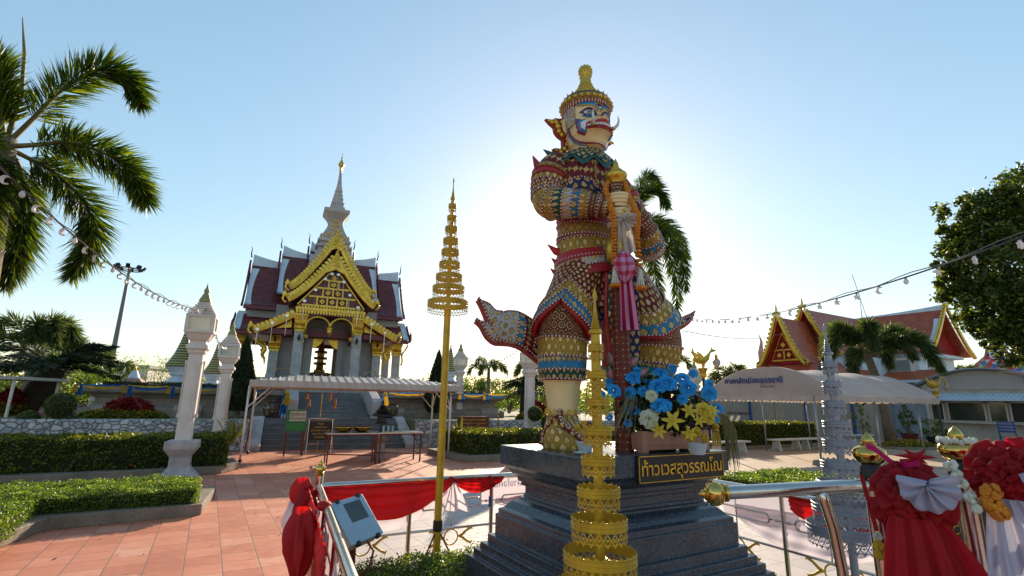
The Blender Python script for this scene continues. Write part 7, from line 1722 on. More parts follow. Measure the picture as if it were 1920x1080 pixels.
# headdress
HXc, HYc = HX, HY
def crown(b, pr, n=48): b.lathe([(r, z) for r, z in pr], (HXc, HYc, 0), n)
S('side_cap', 'whitel', lambda b: b.grid(lambda u, v: hP(62+236*u, .20+.25*v, .014), 40, 6, .9, .25))
S('head_band', 'bead', lambda b: [b.tube([hP(360*k/60, .405+.028*math.cos(rad(360*k/60))+.014*j, .016) for k in range(60)], .0095, 6, closed=True) for j in range(3)])
S('crown_band', 'goldb', lambda b: crown(b, [(.225, 3.13), (.242, 3.15), (.250, 3.18), (.246, 3.22), (.225, 3.235)]))
b = MB()
for k in range(26): a = 2*PI*k/26; b.sphere((HXc+.248*math.cos(a), HYc+.248*math.sin(a), 3.185), .021, 8, 6)
b.build('crown_medallions', M['gold'], st, smooth=True)
S('crown_dome', 'green', lambda b: crown(b, [(.235, 3.22), (.225, 3.25), (.185, 3.275), (.13, 3.29), (.09, 3.30)]))
b = MB()
for k in range(22):
    a = 2*PI*k/22; c_ = V(HXc+.215*math.cos(a), HYc+.215*math.sin(a), 3.235); tn = V(-math.sin(a), math.cos(a), 0); b.plate([c_-tn*.024, c_+tn*.024, c_+V(0, 0, .038)+V(math.cos(a), math.sin(a), 0)*.006], V(math.cos(a), math.sin(a), 0)*.008)
for k in range(14):
    a = 2*PI*k/14; c_ = V(HXc+.135*math.cos(a), HYc+.135*math.sin(a), 3.28); tn = V(-math.sin(a), math.cos(a), 0); b.plate([c_-tn*.02, c_+tn*.02, c_+V(0, 0, .036)], V(math.cos(a), math.sin(a), 0)*.008)
b.build('crown_petals', M['goldm'], st)
S('crown_spire', 'gold', lambda b: crown(b, [(.075, 3.28), (.09, 3.30), (.102, 3.33), (.105, 3.355), (.10, 3.37), (.082, 3.385), (.085, 3.40), (.068, 3.42), (.062, 3.45), (.055, 3.50), (.052, 3.53), (.056, 3.55), (.064, 3.58), (.066, 3.61), (.058, 3.64), (.038, 3.658), (.002, 3.668)], 32), smooth=True)
b = MB()
for z, r, n in ((3.36, .108, 20), (3.395, .086, 18), (3.44, .066, 12), (3.545, .056, 12), (3.58, .064, 12), (3.61, .066, 12), (3.64, .056, 10)):
    for k in range(n): a = 2*PI*k/n+z*9; b.sphere((HXc+r*.96*math.cos(a), HYc+r*.96*math.sin(a), z), .0105, 6, 5, 1, 1, 1.3)
b.build('crown_bosses', M['gold'], st, smooth=True)
# ---------- legs
legL = Limb([(-.17, .07, 1.62, .22), (-.20, .06, 1.48, .225), (-.29, .05, 1.28, .222), (-.395, .03, 1.08, .21), (-.44, .02, .90, .190), (-.45, .02, .72, .185), (-.45, .02, .56, .172), (-.45, .02, .50, .15), (-.45, .02, .36, .130), (-.45, .02, .22, .115)])
legR = Limb([(.10, .06, 1.62, .22), (.20, .03, 1.48, .25), (.34, 0, 1.28, .26), (.44, -.04, 1.08, .27), (.49, -.05, .90, .275), (.48, -.04, .72, .235), (.47, -.02, .56, .180), (.47, 0, .50, .15), (.47, .02, .36, .130), (.47, .02, .22, .115)])
for leg, sgn, az0 in ((legL, -1, 50), (legR, 1, -40)):
    o_ = S('leg', 'skin', lambda b: leg.seg(b, 6.4, 9, 0, 32, 16, cap=True), smooth=True)
    S('thigh_cloth', 'leafm', lambda b: leg.seg(b, 0, 3.4, 0, 40, 20, cap=True), o_)
    S('knee_cloth', 'ring', lambda b: leg.seg(b, 2.4, 4.25, .012, 40, 12), o_)
    for nm, m_, f0, f1, g_ in (('knee_band', 'goldl', 4.22, 5.0, .018), ('knee_band', 'blued', 5.0, 5.6, .020), ('knee_band', 'greenl', 5.6, 6.2, .022)):
        S(nm, m_, lambda b: leg.seg(b, f0, f1, g_, 40, 5), o_)
    for f in (4.22, 5.0, 5.6, 6.2): S('beading', 'bead', lambda b: leg.loop(b, f, .026, .008), o_)
    S('anklet', 'goldb', lambda b: leg.seg(b, 8.65, 9.0, .012, 32, 3), o_)
    b = MB(); p9 = leg.at(8.6)[0]
    for k in range(14): a = 2*PI*k/14; c_ = p9+V(.135*math.cos(a), .135*math.sin(a), 0); tn = V(-math.sin(a), math.cos(a), 0); b.plate([c_-tn*.028, c_+tn*.028, c_+V(0, 0, .045)], V(math.cos(a), math.sin(a), 0)*.008)
    b.build('anklet_points', M['goldm'], o_)
# skirt flaps that open in an inverted V over each knee
def flap(leg, az0, zap, zlow, f_top, side):
    def edge(u):
        d = abs(((u*360-az0+180) % 360)-180); return zap-(zap-zlow)*min(1, d/82)**.85
    def pt(u, z, g_):
        lo, hi = 0, leg.m
        for _ in range(26):
            m = (lo+hi)/2
            if leg.at(m)[0].z > z: lo = m
            else: hi = m
        p, d, rx, ry = leg.at(lo); a = rad(u*360); return V(p.x-(rx+g_)*math.sin(a), p.y-(ry+g_)*math.cos(a), z)
    zt = leg.at(f_top)[0].z
    def strip(b, d0, d1, g_):
        k = len(b.uv); b.grid(lambda u, v: pt(u, edge(u)+d0+(d1-d0)*v if d1 < 9 else edge(u)+d0+(zt-edge(u)-d0)*v, g_*(1-.35*v if d1 >= 9 else 1)+.03*(1-(d0+(min(d1, .2)-d0)*v)/.2 if d1 < 9 else 0)), 90, 8, 1.7, (d1-d0) if d1 < 9 else .3)
    o_ = S('skirt_flap', 'leafm', lambda b: strip(b, .19, 9, .035)); 
    S('flap_band', 'goldl', lambda b: strip(b, .095, .20, .045), o_); S('flap_band', 'blued' if side < 0 else 'bluel', lambda b: strip(b, .0, .10, .048), o_)
    S('flap_lining', 'redlin', lambda b: b.tube([pt(k/90, edge(k/90)-.012, .052) for k in range(90)], .018, 8, closed=True), o_)
    S('flap_lining', 'redlin', lambda b: b.grid(lambda u, v: pt(u, edge(u)-.03+.16*v, .02+.03*v), 90, 3), o_)
    for d0 in (.0, .095, .195): S('beading', 'bead', lambda b: b.tube([pt(k/90, edge(k/90)+d0, .052+.03*(1-d0/.2)) for k in range(90)], .007, 6, closed=True), o_)
flap(legL, 52, 1.19, .90, .9, -1); flap(legR, -55, 1.22, .93, .9, 1)
# coat tail fins
def fin(name, ys, tops, bots, bands, thick=.045, z3=4.155, ox=880, oy=460, rim=True, yslope=0):
    def c(L, f):
        m = len(L)-1; k = min(int(f*m), m-1); t_ = f*m-k; g = lambda i: Vector((*L[max(0, min(m, i))], 0)); a, b_, c_, d = g(k-1), g(k), g(k+1), g(k+2)
        return .5*((2*b_)+(c_-a)*t_+(2*a-5*b_+4*c_-d)*t_*t_+(3*b_-a-3*c_+d)*t_**3)
    def at3(q): return W2L(aty(ox+q.x/z3, oy+q.y/z3, SY+ys+yslope*(q.x-600)/600))
    o_ = None
    for f0, f1, m_ in bands:
        b = MB(); R = []
        k_ = max(3, int((f1-f0)*26))
        for i in range(k_+1):
            f = f0+(f1-f0)*i/k_; T_ = at3(c(tops, f)); B_ = at3(c(bots, f)); md = (T_+B_)/2; h = (T_-B_)/2; th = thick*min(1, h.length/.05)
            R.append([md+h*math.cos(2*PI*j/16)+V(0, 1, 0)*th*math.sin(2*PI*j/16) for j in range(16)])
        b.rings(R)
        o2 = b.build(name if o_ is None else 'fin_band', P_[m_], o_ or st, smooth='auto'); o_ = o_ or o2
    if rim:
        S('fin_rim', 'redtrim', lambda b: b.tube([at3(c(bots, i/30))+V(0, 0, -.006) for i in range(31)], .018, 8), o_)
        S('beading', 'bead', lambda b: b.tube([at3(c(bots, i/30))+V(0, -.028, .022) for i in range(31)], .007, 6), o_); S('beading', 'bead', lambda b: b.tube([at3(c(tops, i/30))+V(0, -.012, .0) for i in range(31)], .007, 6), o_)
        for f0, f1, m_ in bands[1:]: S('beading', 'bead', lambda b: b.tube([at3(c(tops, f0)).lerp(at3(c(bots, f0)), j/8)+V(0, -thick*math.sin(PI*j/8)-.004, 0) for j in range(9)], .007, 6), o_)
    return o_
fin('coat_tail', .22, [(160, 620), (200, 590), (260, 520), (340, 512), (400, 528), (470, 568), (540, 618), (600, 650)], [(160, 650), (180, 700), (230, 750), (300, 767), (370, 788), (440, 832), (530, 905), (612, 942)], [(0, .52, 'whitel'), (.52, .63, 'bluel'), (.63, .78, 'tunic'), (.78, .88, 'blackl'), (.88, 1, 'goldl')])
fin('coat_tail_prong', .225, [(60, 417), (95, 432), (150, 455), (200, 505), (260, 518), (300, 560)], [(60, 425), (85, 470), (115, 540), (140, 600), (200, 650), (270, 660)], [(0, 1, 'whitel')], .035)
fin('coat_tail_prong', .225, [(43, 580), (90, 592), (145, 606), (200, 640), (260, 650), (300, 660)], [(43, 590), (85, 630), (130, 710), (185, 757), (250, 765), (300, 768)], [(0, 1, 'whitel')], .035)
fin('coat_fin', -.12, [(1262, 600), (1340, 572), (1440, 550), (1530, 535), (1610, 572), (1680, 548), (1742, 524)], [(1262, 655), (1340, 650), (1440, 638), (1530, 622), (1610, 600), (1690, 562), (1742, 530)], [(0, 1, 'bluel')], .05)
fin('coat_fin', -.13, [(1262, 655), (1340, 650), (1440, 638), (1530, 622), (1610, 600), (1690, 562), (1742, 528)], [(1262, 718), (1350, 712), (1440, 700), (1530, 680), (1620, 650), (1700, 600), (1742, 532)], [(0, 1, 'navyl')], .045)
# hanging panels between the legs
def panel(name, m_, pts, w_, th=.02, edge=True):
    C_ = catmull(pts, 24)
    o_ = S(name, m_, lambda b: b.rings([[c+V(.75, -.66, 0)*(w_/2)*x+V(-.66, -.75, 0)*th*y for x, y in ((-1, -1), (-.5, -1.6), (.5, -1.6), (1, -1), (1, 1), (-1, 1))] for c in C_]))
    if edge: S('panel_edge', 'redlin', lambda b: b.tube([c+V(-.75, .66, 0)*(w_/2+.01)+V(-.66, -.75, 0)*.01 for c in C_], .02, 6), o_)
panel('front_panel', 'navyl', [(.0, -.22, 1.66), (.0, -.30, 1.35), (.0, -.30, 1.0), (.02, -.28, .62)], .17)
panel('front_panel', 'greenl', [(-.10, -.17, 1.70), (-.09, -.25, 1.40), (-.11, -.26, 1.1), (-.05, -.24, .75)], .12)
panel('inner_panel', 'redlin', [(-.02, -.1, 1.5), (-.02, -.14, 1.1), (0, -.12, .6)], .22, .02, False)
S('seat_cloth', 'navyl', lambda b: b.sphere((0, .02, 1.28), .26, 20, 12, 1.2, .9, 1.1))
# shoes
for sgn, cx0 in ((-1, -.45), (1, .47)):
    def shoe(b):
        R = []
        for z, rx, yf, yb in ((0, .155, .30, .16), (.03, .17, .31, .165), (.10, .165, .28, .16), (.17, .145, .21, .15), (.22, .13, .15, .14), (.26, .125, .13, .13)):
            R.append([V(cx0+rx*math.cos(a), .02+(yf if math.sin(a) < 0 else yb)*math.sin(a), z) for a in [2*PI*k/32 for k in range(32)]])
        b.rings(R)
    o_ = S('shoe', 'goldl', shoe)
    def edge_pts(s2):
        return [V(cx0+x, .02+y, z) for x, y, z in ((-.095, -.10, .29), (-.125-.02*s2*0, -.10-.06*(s2 > 0)+.08*(s2 < 0), .20), (-.15+.09*(s2 > 0), -.12-.14*(s2 > 0)+.16*(s2 < 0), .12), (-.165+.17*(s2 > 0), -.04-.27*(s2 > 0)+.10*(s2 < 0), .03))]
    for s2 in (1, -1): S('shoe_border', 'leafm', lambda b: b.tube(catmull(edge_pts(s2), 10), .024, 8), o_); S('beading', 'bead', lambda b: b.tube([p+V(-.012, -.014, .018) for p in catmull(edge_pts(s2), 10)], .007, 6), o_)
# ---------- club
o_ = S('club_shaft', 'diam', lambda b: b.lathe([(.072, 0), (.070, .6), (.066, 1.2), (.060, 1.9), (.056, 2.20)], (CXc, CYc, 0), 28))
S('club_grip', 'brick', lambda b: b.lathe([(.060, 2.08), (.062, 2.09), (.062, 2.21), (.058, 2.215)], (CXc, CYc, 0), 28), o_)
S('club_knob', 'gold', lambda b: b.lathe([(.045, 2.205), (.05, 2.215), (.042, 2.225), (.085, 2.25), (.098, 2.28), (.092, 2.305), (.06, 2.32), (.055, 2.325), (.06, 2.335), (.05, 2.345), (.032, 2.352), (.034, 2.36), (.028, 2.375), (.026, 2.40), (.012, 2.43), (.001, 2.455)], (CXc, CYc, 0), 28), o_, True)
S('club_boss', 'gold', lambda b: b.lathe([(.062, 1.50), (.095, 1.54), (.105, 1.62), (.095, 1.70), (.064, 1.74)], (CXc, CYc, 0), 28), o_, True)
# ---------- offerings tied on the club: things of their own
CW = V(SX+CXc, SY+CYc, SZ)
t = thing('tied_cloth', 'white cloth knotted round the club below the statue\'s hands', 'cloth', CW+V(0, 0, 1.775))
M['creamcloth'] = mat('cream_cotton', (.60, .53, .48), (.50, .43, .39), .85, 0, 4, .1, 60, trans=(.8, .7, .6, .25))
fd = V(-.66, -.75, 0); rt_ = V(.752, -.66, 0)
b = MB()
for k_, (dx_, dz_, L_) in enumerate(((1, .35, .12), (1, -.25, .11), (-.9, -.1, .09), (.3, -.9, .10), (.6, .8, .07), (-.5, .5, .06))): loop_(b, rt_*.045+fd*.085+V(0, 0, .06), rt_*dx_+V(0, 0, dz_)+fd*.2, fd, L_, .042, .035, k_*1.7)
b.build('knot', M['creamcloth'], t, smooth=True)
b = MB(); b.lathe([(.068, .03), (.085, .045), (.088, .07), (.07, .085)], n=24); b.build('wrap', M['creamcloth'], t, smooth=True)
b = MB(); tailcloth_ = None
def tl(b, top, w0, w1, L, fwd, seed, skew=0., amp=.02, n=36, m=20):
    top = Vector(top); sx = rt_
    def fn(u, v):
        w_ = w0+(w1-w0)*(v**.8); f = amp*(.4+v)*(math.sin(u*15+seed+.8*math.sin(v*3))+.4*math.sin(u*33+seed*2)); return top+sx*((u-.5)*w_+skew*v)+fwd*(f+.01)+V(0, 0, -L*v)
    k = len(b.uv); b.grid(fn, n, m, 1, 1); b.uv[k:] = [(u*w1, v*L) for u, v in b.uv[k:]]
tl(b, fd*.10+rt_*.05+V(0, 0, .05), .10, .15, .27, fd, 1.0, .02); b.build('tail', M['creamcloth'], t, smooth=True)
m, tt, bb = newmat('pink_gingham'); setv(bb, .8); uvn = tt.nodes.new('ShaderNodeUVMap'); sp = tt.nodes.new('ShaderNodeSeparateXYZ'); tt.links.new(uvn.outputs[0], sp.inputs[0])
gu = ((X(sp.outputs[0])*7).fract()-.5).abs().step(.25, .05); gv = ((X(sp.outputs[1])*3.5).fract()-.5).abs().step(.25, .05)
tt.links.new(ramp(tt, ((gu+gv)*.5).k, [(0, (.50, .26, .42)), (.5, (.45, .08, .16)), (1, (.36, .005, .04))]), bb.inputs['Base Color']); M['gingham'] = m
m, tt, bb = newmat('pink_stripe'); setv(bb, .8); uvn = tt.nodes.new('ShaderNodeUVMap'); sp = tt.nodes.new('ShaderNodeSeparateXYZ'); tt.links.new(uvn.outputs[0], sp.inputs[0])
tt.links.new(mixc(tt, ((X(sp.outputs[0])*16).fract()-.5).abs().step(.25, .05), (.48, .20, .34), (.38, .005, .05)), bb.inputs['Base Color']); M['stripe_pink'] = m
t = thing('checked_cloth', 'red and pink checked cloth hanging down the club', 'cloth', CW+V(0, 0, 1.5))
b = MB(); bunch(b, fd*.09+rt_*.045+V(0, 0, .06), .26, .15, fd, 3.0, .06, close=.3); b.build('pouch', M['gingham'], t, smooth=True)
b = MB(); tl(b, fd*.10+rt_*.05+V(0, 0, -.16), .10, .15, .42, fd, 2.0, .02, .022); b.build('tail', M['stripe_pink'], t, smooth=True)
def marigold(pts, label, r=.024):
    o0 = Vector(pts[0]); t = thing('marigold_garland', label, 'garland', CW+o0); C_ = catmull(pts, 60); L_ = sum((C_[i+1]-C_[i]).length for i in range(60)); n = int(L_/(r*.85)); b = MB(); rr = random.Random(1)
    for i in range(n):
        f = i/n*60; k = int(f); c = C_[k].lerp(C_[k+1], f-k)-o0
        for j in range(6): a = j*1.05+i; b.sphere(c+(rt_*math.cos(a)+fd*math.sin(a))*r*.62+V(0, 0, rr.uniform(-.006, .006)), r*.55*rr.uniform(.85, 1.15), 6, 4)
    b.build('marigolds', M['orange'], t, smooth=True)
    e_ = C_[-1]-o0; b = MB()
    for i in range(9): a = i*.7; b.tube([e_+(rt_*math.cos(a)+fd*math.sin(a))*.008, e_+(rt_*math.cos(a)+fd*math.sin(a))*.028+V(0, 0, -.14)], [.006, .006], 5)
    b.build('jasmine_tassel', M['jasmine'], t)
    b = MB()
    for i in range(10): a = i*.63; b.sphere(e_+(rt_*math.cos(a)+fd*math.sin(a))*.034+V(0, 0, -.155), .017, 6, 5)
    b.build('tassel_flowers', M['orange'], t, smooth=True)
def cp(w_, f_, z): q = rt_*w_+fd*f_; return (q.x, q.y, z)
marigold([cp(0, -.09, 2.25), cp(-.06, .0, 2.24), cp(-.09, .04, 2.15), cp(-.06, .09, 2.0), cp(-.035, .135, 1.86), cp(-.035, .12, 1.65), cp(-.035, .11, 1.44)], 'marigold garland hanging down the viewer\'s left side of the club')
marigold([cp(0, -.09, 2.25), cp(.07, .0, 2.22), cp(.10, .03, 2.08), cp(.14, .09, 1.95), cp(.165, .10, 1.85), cp(.15, .08, 1.7), cp(.165, .08, 1.42)], 'marigold garland hanging down the viewer\'s right side of the club')

# ================================================================== offerings standing on the plinth
M['terra'] = mat('salmon_plastic_planter', (.42, .20, .13), (.34, .15, .10), .5, 0, 4, .1, 10)
M['potwhite'] = mat('white_plastic_pot', (.62, .64, .68), None, .4)
FZ_ = SZ
t = thing('planter', 'salmon coloured rectangular planter holding the blue rose arrangement', 'planter', (3.17, 2.945, FZ_))
b = MB(); b.box(-.36, .36, -.12, .12, .02, .155, -.012)
for z in (.055, .09, .125): b.box(-.366, .366, -.1235-.004, .1235+.004, z, z+.004)
b.build('box', M['terra'], t, bevel=.004)
for x in (-.34, .34):
    for y in (-.105, .105): b = MB(); b.box(x-.03, x+.03, y-.03, y+.03, 0, .16); b.build('foot', M['terra'], t, bevel=.004)
M['rose_b'] = mat('sky_blue_rose', (.015, .33, .72), (.008, .20, .52), .75, 0, 14, trans=(.1, .6, .95, .15)); M['rose_w'] = mat('white_rose', (.70, .70, .55), (.6, .6, .42), .55, 0, 9, trans=(.8, .8, .6, .3)); M['rose_y'] = mat('yellow_rose', (.70, .52, .04), (.6, .4, .02), .55, 0, 9, trans=(.9, .7, .1, .3))
def rose(b, c, n, r, seed):
    """cup of overlapping curled petals facing n"""
    rr = random.Random(seed); c = Vector(c); n = Vector(n).normalized(); T = Matrix.Translation(c) @ n.to_track_quat('Z', 'Y').to_matrix().to_4x4(); old = b.T; b.T = T
    for lay, (cnt, rad0, hgt, open_) in enumerate(((3, .10, .66, .03), (4, .28, .60, .14), (5, .50, .50, .40), (6, .68, .34, .85), (6, .72, .14, 1.15))):
        for k in range(cnt):
            a0 = 2*PI*k/cnt+lay*.6+rr.uniform(-.1, .1); wd = 2*PI/cnt*1.12
            def fn(u, v):
                a = a0+(u-.5)*wd*(1.0-.25*v); rr_ = r*(rad0*.35+(rad0*.65+open_*.30)*v+ .10*max(0, v-.8)*4*open_); z = r*(hgt*math.sin(min(1, v*1.1)*PI/2)-.22*open_*v*v-.1*max(0, v-.85)*3); pinch = 1-.10*(1-abs(u-.5)*2)*v
                return V(rr_*math.cos(a)*(1+.04*math.sin(u*9)), rr_*math.sin(a), z+r*.10*math.sin(u*7+k)*v) if v < .99 else V(rr_*1.04*math.cos(a0+(u-.5)*wd*.62), rr_*1.04*math.sin(a0+(u-.5)*wd*.62), z-r*.02)
            b.grid(fn, 5, 4)
    b.T = old
bq = thing('rose_bouquet', 'big artificial bouquet of blue roses with yellow lilies in the salmon planter', 'bouquet', (3.17, 2.945, FZ_+.15))
BO = V(3.17, 2.945, FZ_+.15)
def at_b(u, v, d): return atd(u, v, d)-BO
dB = 4.05
roses = [(1152, 732, .055, -.05), (1179, 737, .058, 0), (1187, 708, .06, .0), (1205, 733, .04, 0), (1233, 723, .066, -.06), (1254, 717, .066, -.03), (1239, 699, .055, .08), (1280, 710, .055, .08), (1290, 727, .062, 0), (1330, 737, .058, .05), (1186, 768, .06, -.04), (1178, 792, .036, -.05), (1236, 758, .062, -.1), (1247, 760, .05, -.06), (1280, 748, .04, 0), (1196, 696, .04, .1), (1140, 716, .04, .1), (1160, 690, .035, .12), (1127, 740, .035, .0), (1345, 765, .045, .1), (1340, 785, .035, .12), (1142, 782, .03, 0), (1330, 720, .04, .15), (1262, 690, .035, .15), (1300, 700, .035, .15), (1170, 716, .04, .08), (1215, 715, .03, .1)]
for i, (u, v, r, dd) in enumerate(roses):
    c = at_b(u, v, dB+dd); n_ = (V(-.55, -.7, .25)+V(random.Random(i).uniform(-.4, .4), random.Random(i+50).uniform(-.2, .2), random.Random(i+99).uniform(-.1, .5)))
    b = MB(); rose(b, c, n_, r*.9, i); b.build('blue_rose', M['rose_b'], bq, smooth=True)
for (u, v, r, m_, nm) in ((1217, 785, .062, 'rose_w', 'white_rose'), (1222, 742, .04, 'rose_w', 'white_rose'), (1319, 768, .048, 'rose_y', 'yellow_rose'), (1330, 785, .035, 'rose_y', 'yellow_rose')):
    b = MB(); rose(b, at_b(u, v, dB-.1), V(-.6, -.75, .2), r, 7); b.build(nm, M[m_], bq, smooth=True)
def lily(u, v, s, seed):
    rr = random.Random(seed); c = at_b(u, v, dB-.16); n_ = V(-.6+rr.uniform(-.3, .3), -.75, .1+rr.uniform(-.3, .3)).normalized(); T = Matrix.Translation(c) @ n_.to_track_quat('Z', 'Y').to_matrix().to_4x4(); b = MB(); b.T = T
    for k in range(6):
        a = k*PI/3+seed; L = s*rr.uniform(.85, 1.1); w_ = s*.36
        b.grid(lambda u_, v_: V((L*v_)*math.cos(a)-(u_-.5)*w_*math.sin(PI*(.12+.88*v_))**.8*math.sin(a), (L*v_)*math.sin(a)+(u_-.5)*w_*math.sin(PI*(.12+.88*v_))**.8*math.cos(a), s*(.35*math.sin(v_*2.2))-abs(u_-.5)*s*.12*-1), 4, 8)
    b.build('yellow_lily', M['rose_y'], bq, smooth=True)
for q in ((1261, 790, .085, 1), (1289, 772, .07, 2), (1236, 808, .065, 3), (1293, 812, .06, 4), (1310, 790, .05, 5), (1335, 770, .05, 6)): lily(*q)
M['darkleaf'] = leafmat('dark_artificial_leaf', (.010, .014, .008), (.02, .035, .012), (.05, .07, .02), .15); M['wine'] = leafmat('wine_dark_leaf', (.02, .006, .008), (.05, .012, .012), (.10, .04, .03), .15)
rg = np.random.default_rng(8)
def fill(nm, n, m_, sx_, sy_, sz_, cz, leaf, asp=.45, cx=0):
    q = rg.normal(size=(n, 3)); q /= np.linalg.norm(q, axis=1)[:, None]; P = q*np.array([sx_, sy_, sz_])*(.55+.5*rg.random((n, 1)))+np.array([cx, 0, cz]); P[:, 2] = np.maximum(P[:, 2], -.02); A = rg.normal(size=(n, 3)); A /= np.linalg.norm(A, axis=1)[:, None]; A *= leaf*(.6+.6*rg.random((n, 1))); B = np.cross(A, rg.normal(size=(n, 3))); B /= np.linalg.norm(B, axis=1)[:, None]; B *= leaf*asp; quads_np(nm, P, A, B, M[m_], bq)
fill('dark_leaves', 900, 'darkleaf', .46, .2, .26, .18, .04); fill('green_leaves', 260, 'hedge_low', .44, .2, .26, .2, .035); fill('wine_leaves', 500, 'wine', .50, .2, .22, .12, .04, .5, .05); fill('baby_breath', 260, 'jasmine', .44, .2, .25, .22, .008, .8); fill('small_yellow_flowers', 120, 'yelflower', .42, .19, .25, .24, .016, .8, .06)
b = MB()
for k in range(26):
    a = rnd.uniform(-.5, .5)+PI*.98; c = V(-.30, -.06, .16); L = rnd.uniform(.15, .34); dr = V(math.cos(a), math.sin(a)*.6-.2, 0); b.tube([c, c+dr*L*.5+V(0, 0, .06+rnd.uniform(-.02, .05)), c+dr*L+V(0, 0, rnd.uniform(-.22, .02))], [.004, .003, .0015], 4)
b.build('dry_grass', M['drygrass'] if 'drygrass' in M else M['palmstalk'], bq)
m, tt, bb = newmat('pink_green_caladium'); setv(bb, .5); uvn = tt.nodes.new('ShaderNodeUVMap'); sp = tt.nodes.new('ShaderNodeSeparateXYZ'); tt.links.new(uvn.outputs[0], sp.inputs[0])
cc_ = ((X(sp.outputs[0])-.5).abs()*2+(X(sp.outputs[1])-.5).abs()*.8+X(noise(tt, 25, texco(tt), 4).outputs[0])*.6-.3)
tt.links.new(ramp(tt, cc_.k, [(.25, (.50, .16, .24)), (.6, (.22, .14, .10)), (.85, (.05, .12, .04))]), bb.inputs['Base Color']); M['caladium'] = m
def cal(u, v, L, ang, seed, dd=.12):
    c = at_b(u, v, dB+dd); up_ = rt_*math.sin(rad(ang))+V(0, 0, math.cos(rad(ang))); sd2 = rt_*math.cos(rad(ang))-V(0, 0, math.sin(rad(ang)))
    def fn(a_, f): w_ = L*.36*math.sin(PI*(f**.75))**.8+.001; return c+up_*(L*(f-.5))+sd2*((a_-.5)*2*w_)+fd*(-.03*abs(a_-.5)*2+.02*math.sin(f*3))
    b = MB(); b.grid(fn, 8, 12); b.build('caladium_leaf', M['caladium'], bq, smooth=True)
for q in ((1149, 674, .14, -25, 1), (1185, 679, .15, 50, 2), (1146, 700, .13, -10, 3), (1130, 695, .12, -40, 4), (1157, 705, .12, 15, 5), (1203, 700, .15, 55, 6), (1135, 722, .11, -60, 7), (1160, 716, .12, 30, 8)): cal(*q)
# tassel and withered palm strips hanging at the plinth's right corner
p = atd(1339, 760, 4.35); t = thing('gold_tassel', 'golden tassel hanging beside the right end of the blue roses', 'tassel', p)
b = MB(); b.tube([(0, 0, 0), (0, 0, -.14)], .004, 5); b.lathe([(.012, .0), (.02, -.02), (.014, -.04), (.022, -.055)], n=10); b.lathe([(.018, -.14), (.03, -.16), (.02, -.18), (.028, -.195), (.02, -.2)], n=10)
for i in range(12): a = i*.52; b.tube([(.02*math.cos(a), .02*math.sin(a), -.2), (.035*math.cos(a), .035*math.sin(a), -.31)], .004, 4)
b.build('tassel_body', M['goldu'] if 'goldu' in M else M['gold'], t)
p = atd(1345, 775, 4.2); t = thing('dry_frond', 'brown withered palm strips drooping over the right corner of the plinth', 'dried frond', p); b = MB()
for k in range(34):
    dx = rnd.uniform(.04, .12); L = rnd.uniform(.25, .42); b.tube([(0, 0, 0), tuple(rt_*dx*.6+V(0, 0, -.02)), tuple(rt_*dx+V(0, 0, -.12)), tuple(rt_*(dx*1.1)+fd*rnd.uniform(-.02, .03)+V(0, 0, -L))], [.003, .004, .004, .0015], 4)
b.build('strips', M['palmstalk'], t)
# small pots
def smallpot(u, v, d, label, fl):
    p = atd(u, v, d); p = V(p.x, p.y, FZ_); t = thing('flower_pot', label, 'flower pot', p)
    b = MB(); b.lathe([(.045, 0), (.062, .07), (.066, .078), (.06, .08), (.055, .07)], n=28); 
    for i in range(28): a = 2*PI*i/28; b.bar((.048*math.cos(a), .048*math.sin(a), .005), (.064*math.cos(a), .064*math.sin(a), .07), .005)
    b.build('pot', M['potwhite'], t)
    b = MB()
    for i, (x, z, r) in enumerate(fl): puff_(b, rt_*x+V(0, 0, z), r, 50, i)
    b.build('yellow_flowers', M['yelm'], t, smooth=True)
    return t
M['yelm'] = mat('yellow_marigold', (.66, .42, .02), (.48, .28, .01), .8, 0, 30, .8, 100)
def puff_(b, c, r, n=34, seed=0):
    rr = random.Random(seed); c = Vector(c)
    for i in range(n): q = Vector((rr.gauss(0, 1), rr.gauss(0, 1), rr.gauss(0, 1))).normalized(); b.sphere(c+q*r*.72, r*.3, 6, 4)
tp = smallpot(1096, 848, 3.95, 'ribbed white pot of yellow flowers beside the statue\'s shoe', ((-.05, .12, .035), (-.045, .17, .032), (.03, .13, .04), (.0, .2, .03)))
b = MB()
for k in range(26): a = rnd.uniform(-1.2, 1.2); L = rnd.uniform(.12, .24); e0 = rt_*math.sin(a)*L+V(0, 0, .08+L*math.cos(a)); b.tube([(0, 0, .07), tuple(e0)], .0015, 4); b.sphere(e0, .005, 5, 4)
b.build('white_sprigs', M['jasmine'], tp)
b = MB()
for k in range(5): puff_(b, rt_*(rnd.uniform(-.03, .08))+V(0, 0, .18+rnd.uniform(-.02, .03)), .022, 24, k)
b.build('pink_blooms', M['magenta0'] if 'magenta0' in M else M['redleaf'], tp, smooth=True)
smallpot(1308, 842, 4.12, 'ribbed white pot of yellow flowers at the right end of the planter', ((-.05, .13, .045), (.0, .16, .04), (.06, .12, .03)))
p = atd(1168, 835, 4.3); t = thing('brass_vase', 'dark brass vase between the planter and the gold umbrella', 'vase', (p.x, p.y, FZ_)); b = MB(); b.lathe([(.04, 0), (.03, .02), (.06, .06), (.065, .11), (.035, .15), (.045, .18)], n=20); b.build('vase_body', M['brass'], t, smooth=True)
p = atd(1088, 856, 3.75); 
b = MB(); b.lathe([(.02, 0), (.05, .012), (.052, .016), (.02, .006)], n=20); o = b.build('small_dish', M['potwhite'], loc=(p.x, p.y, FZ_)); tag(o, 'small white dish at the front edge of the plinth beside the pot', 'dish')
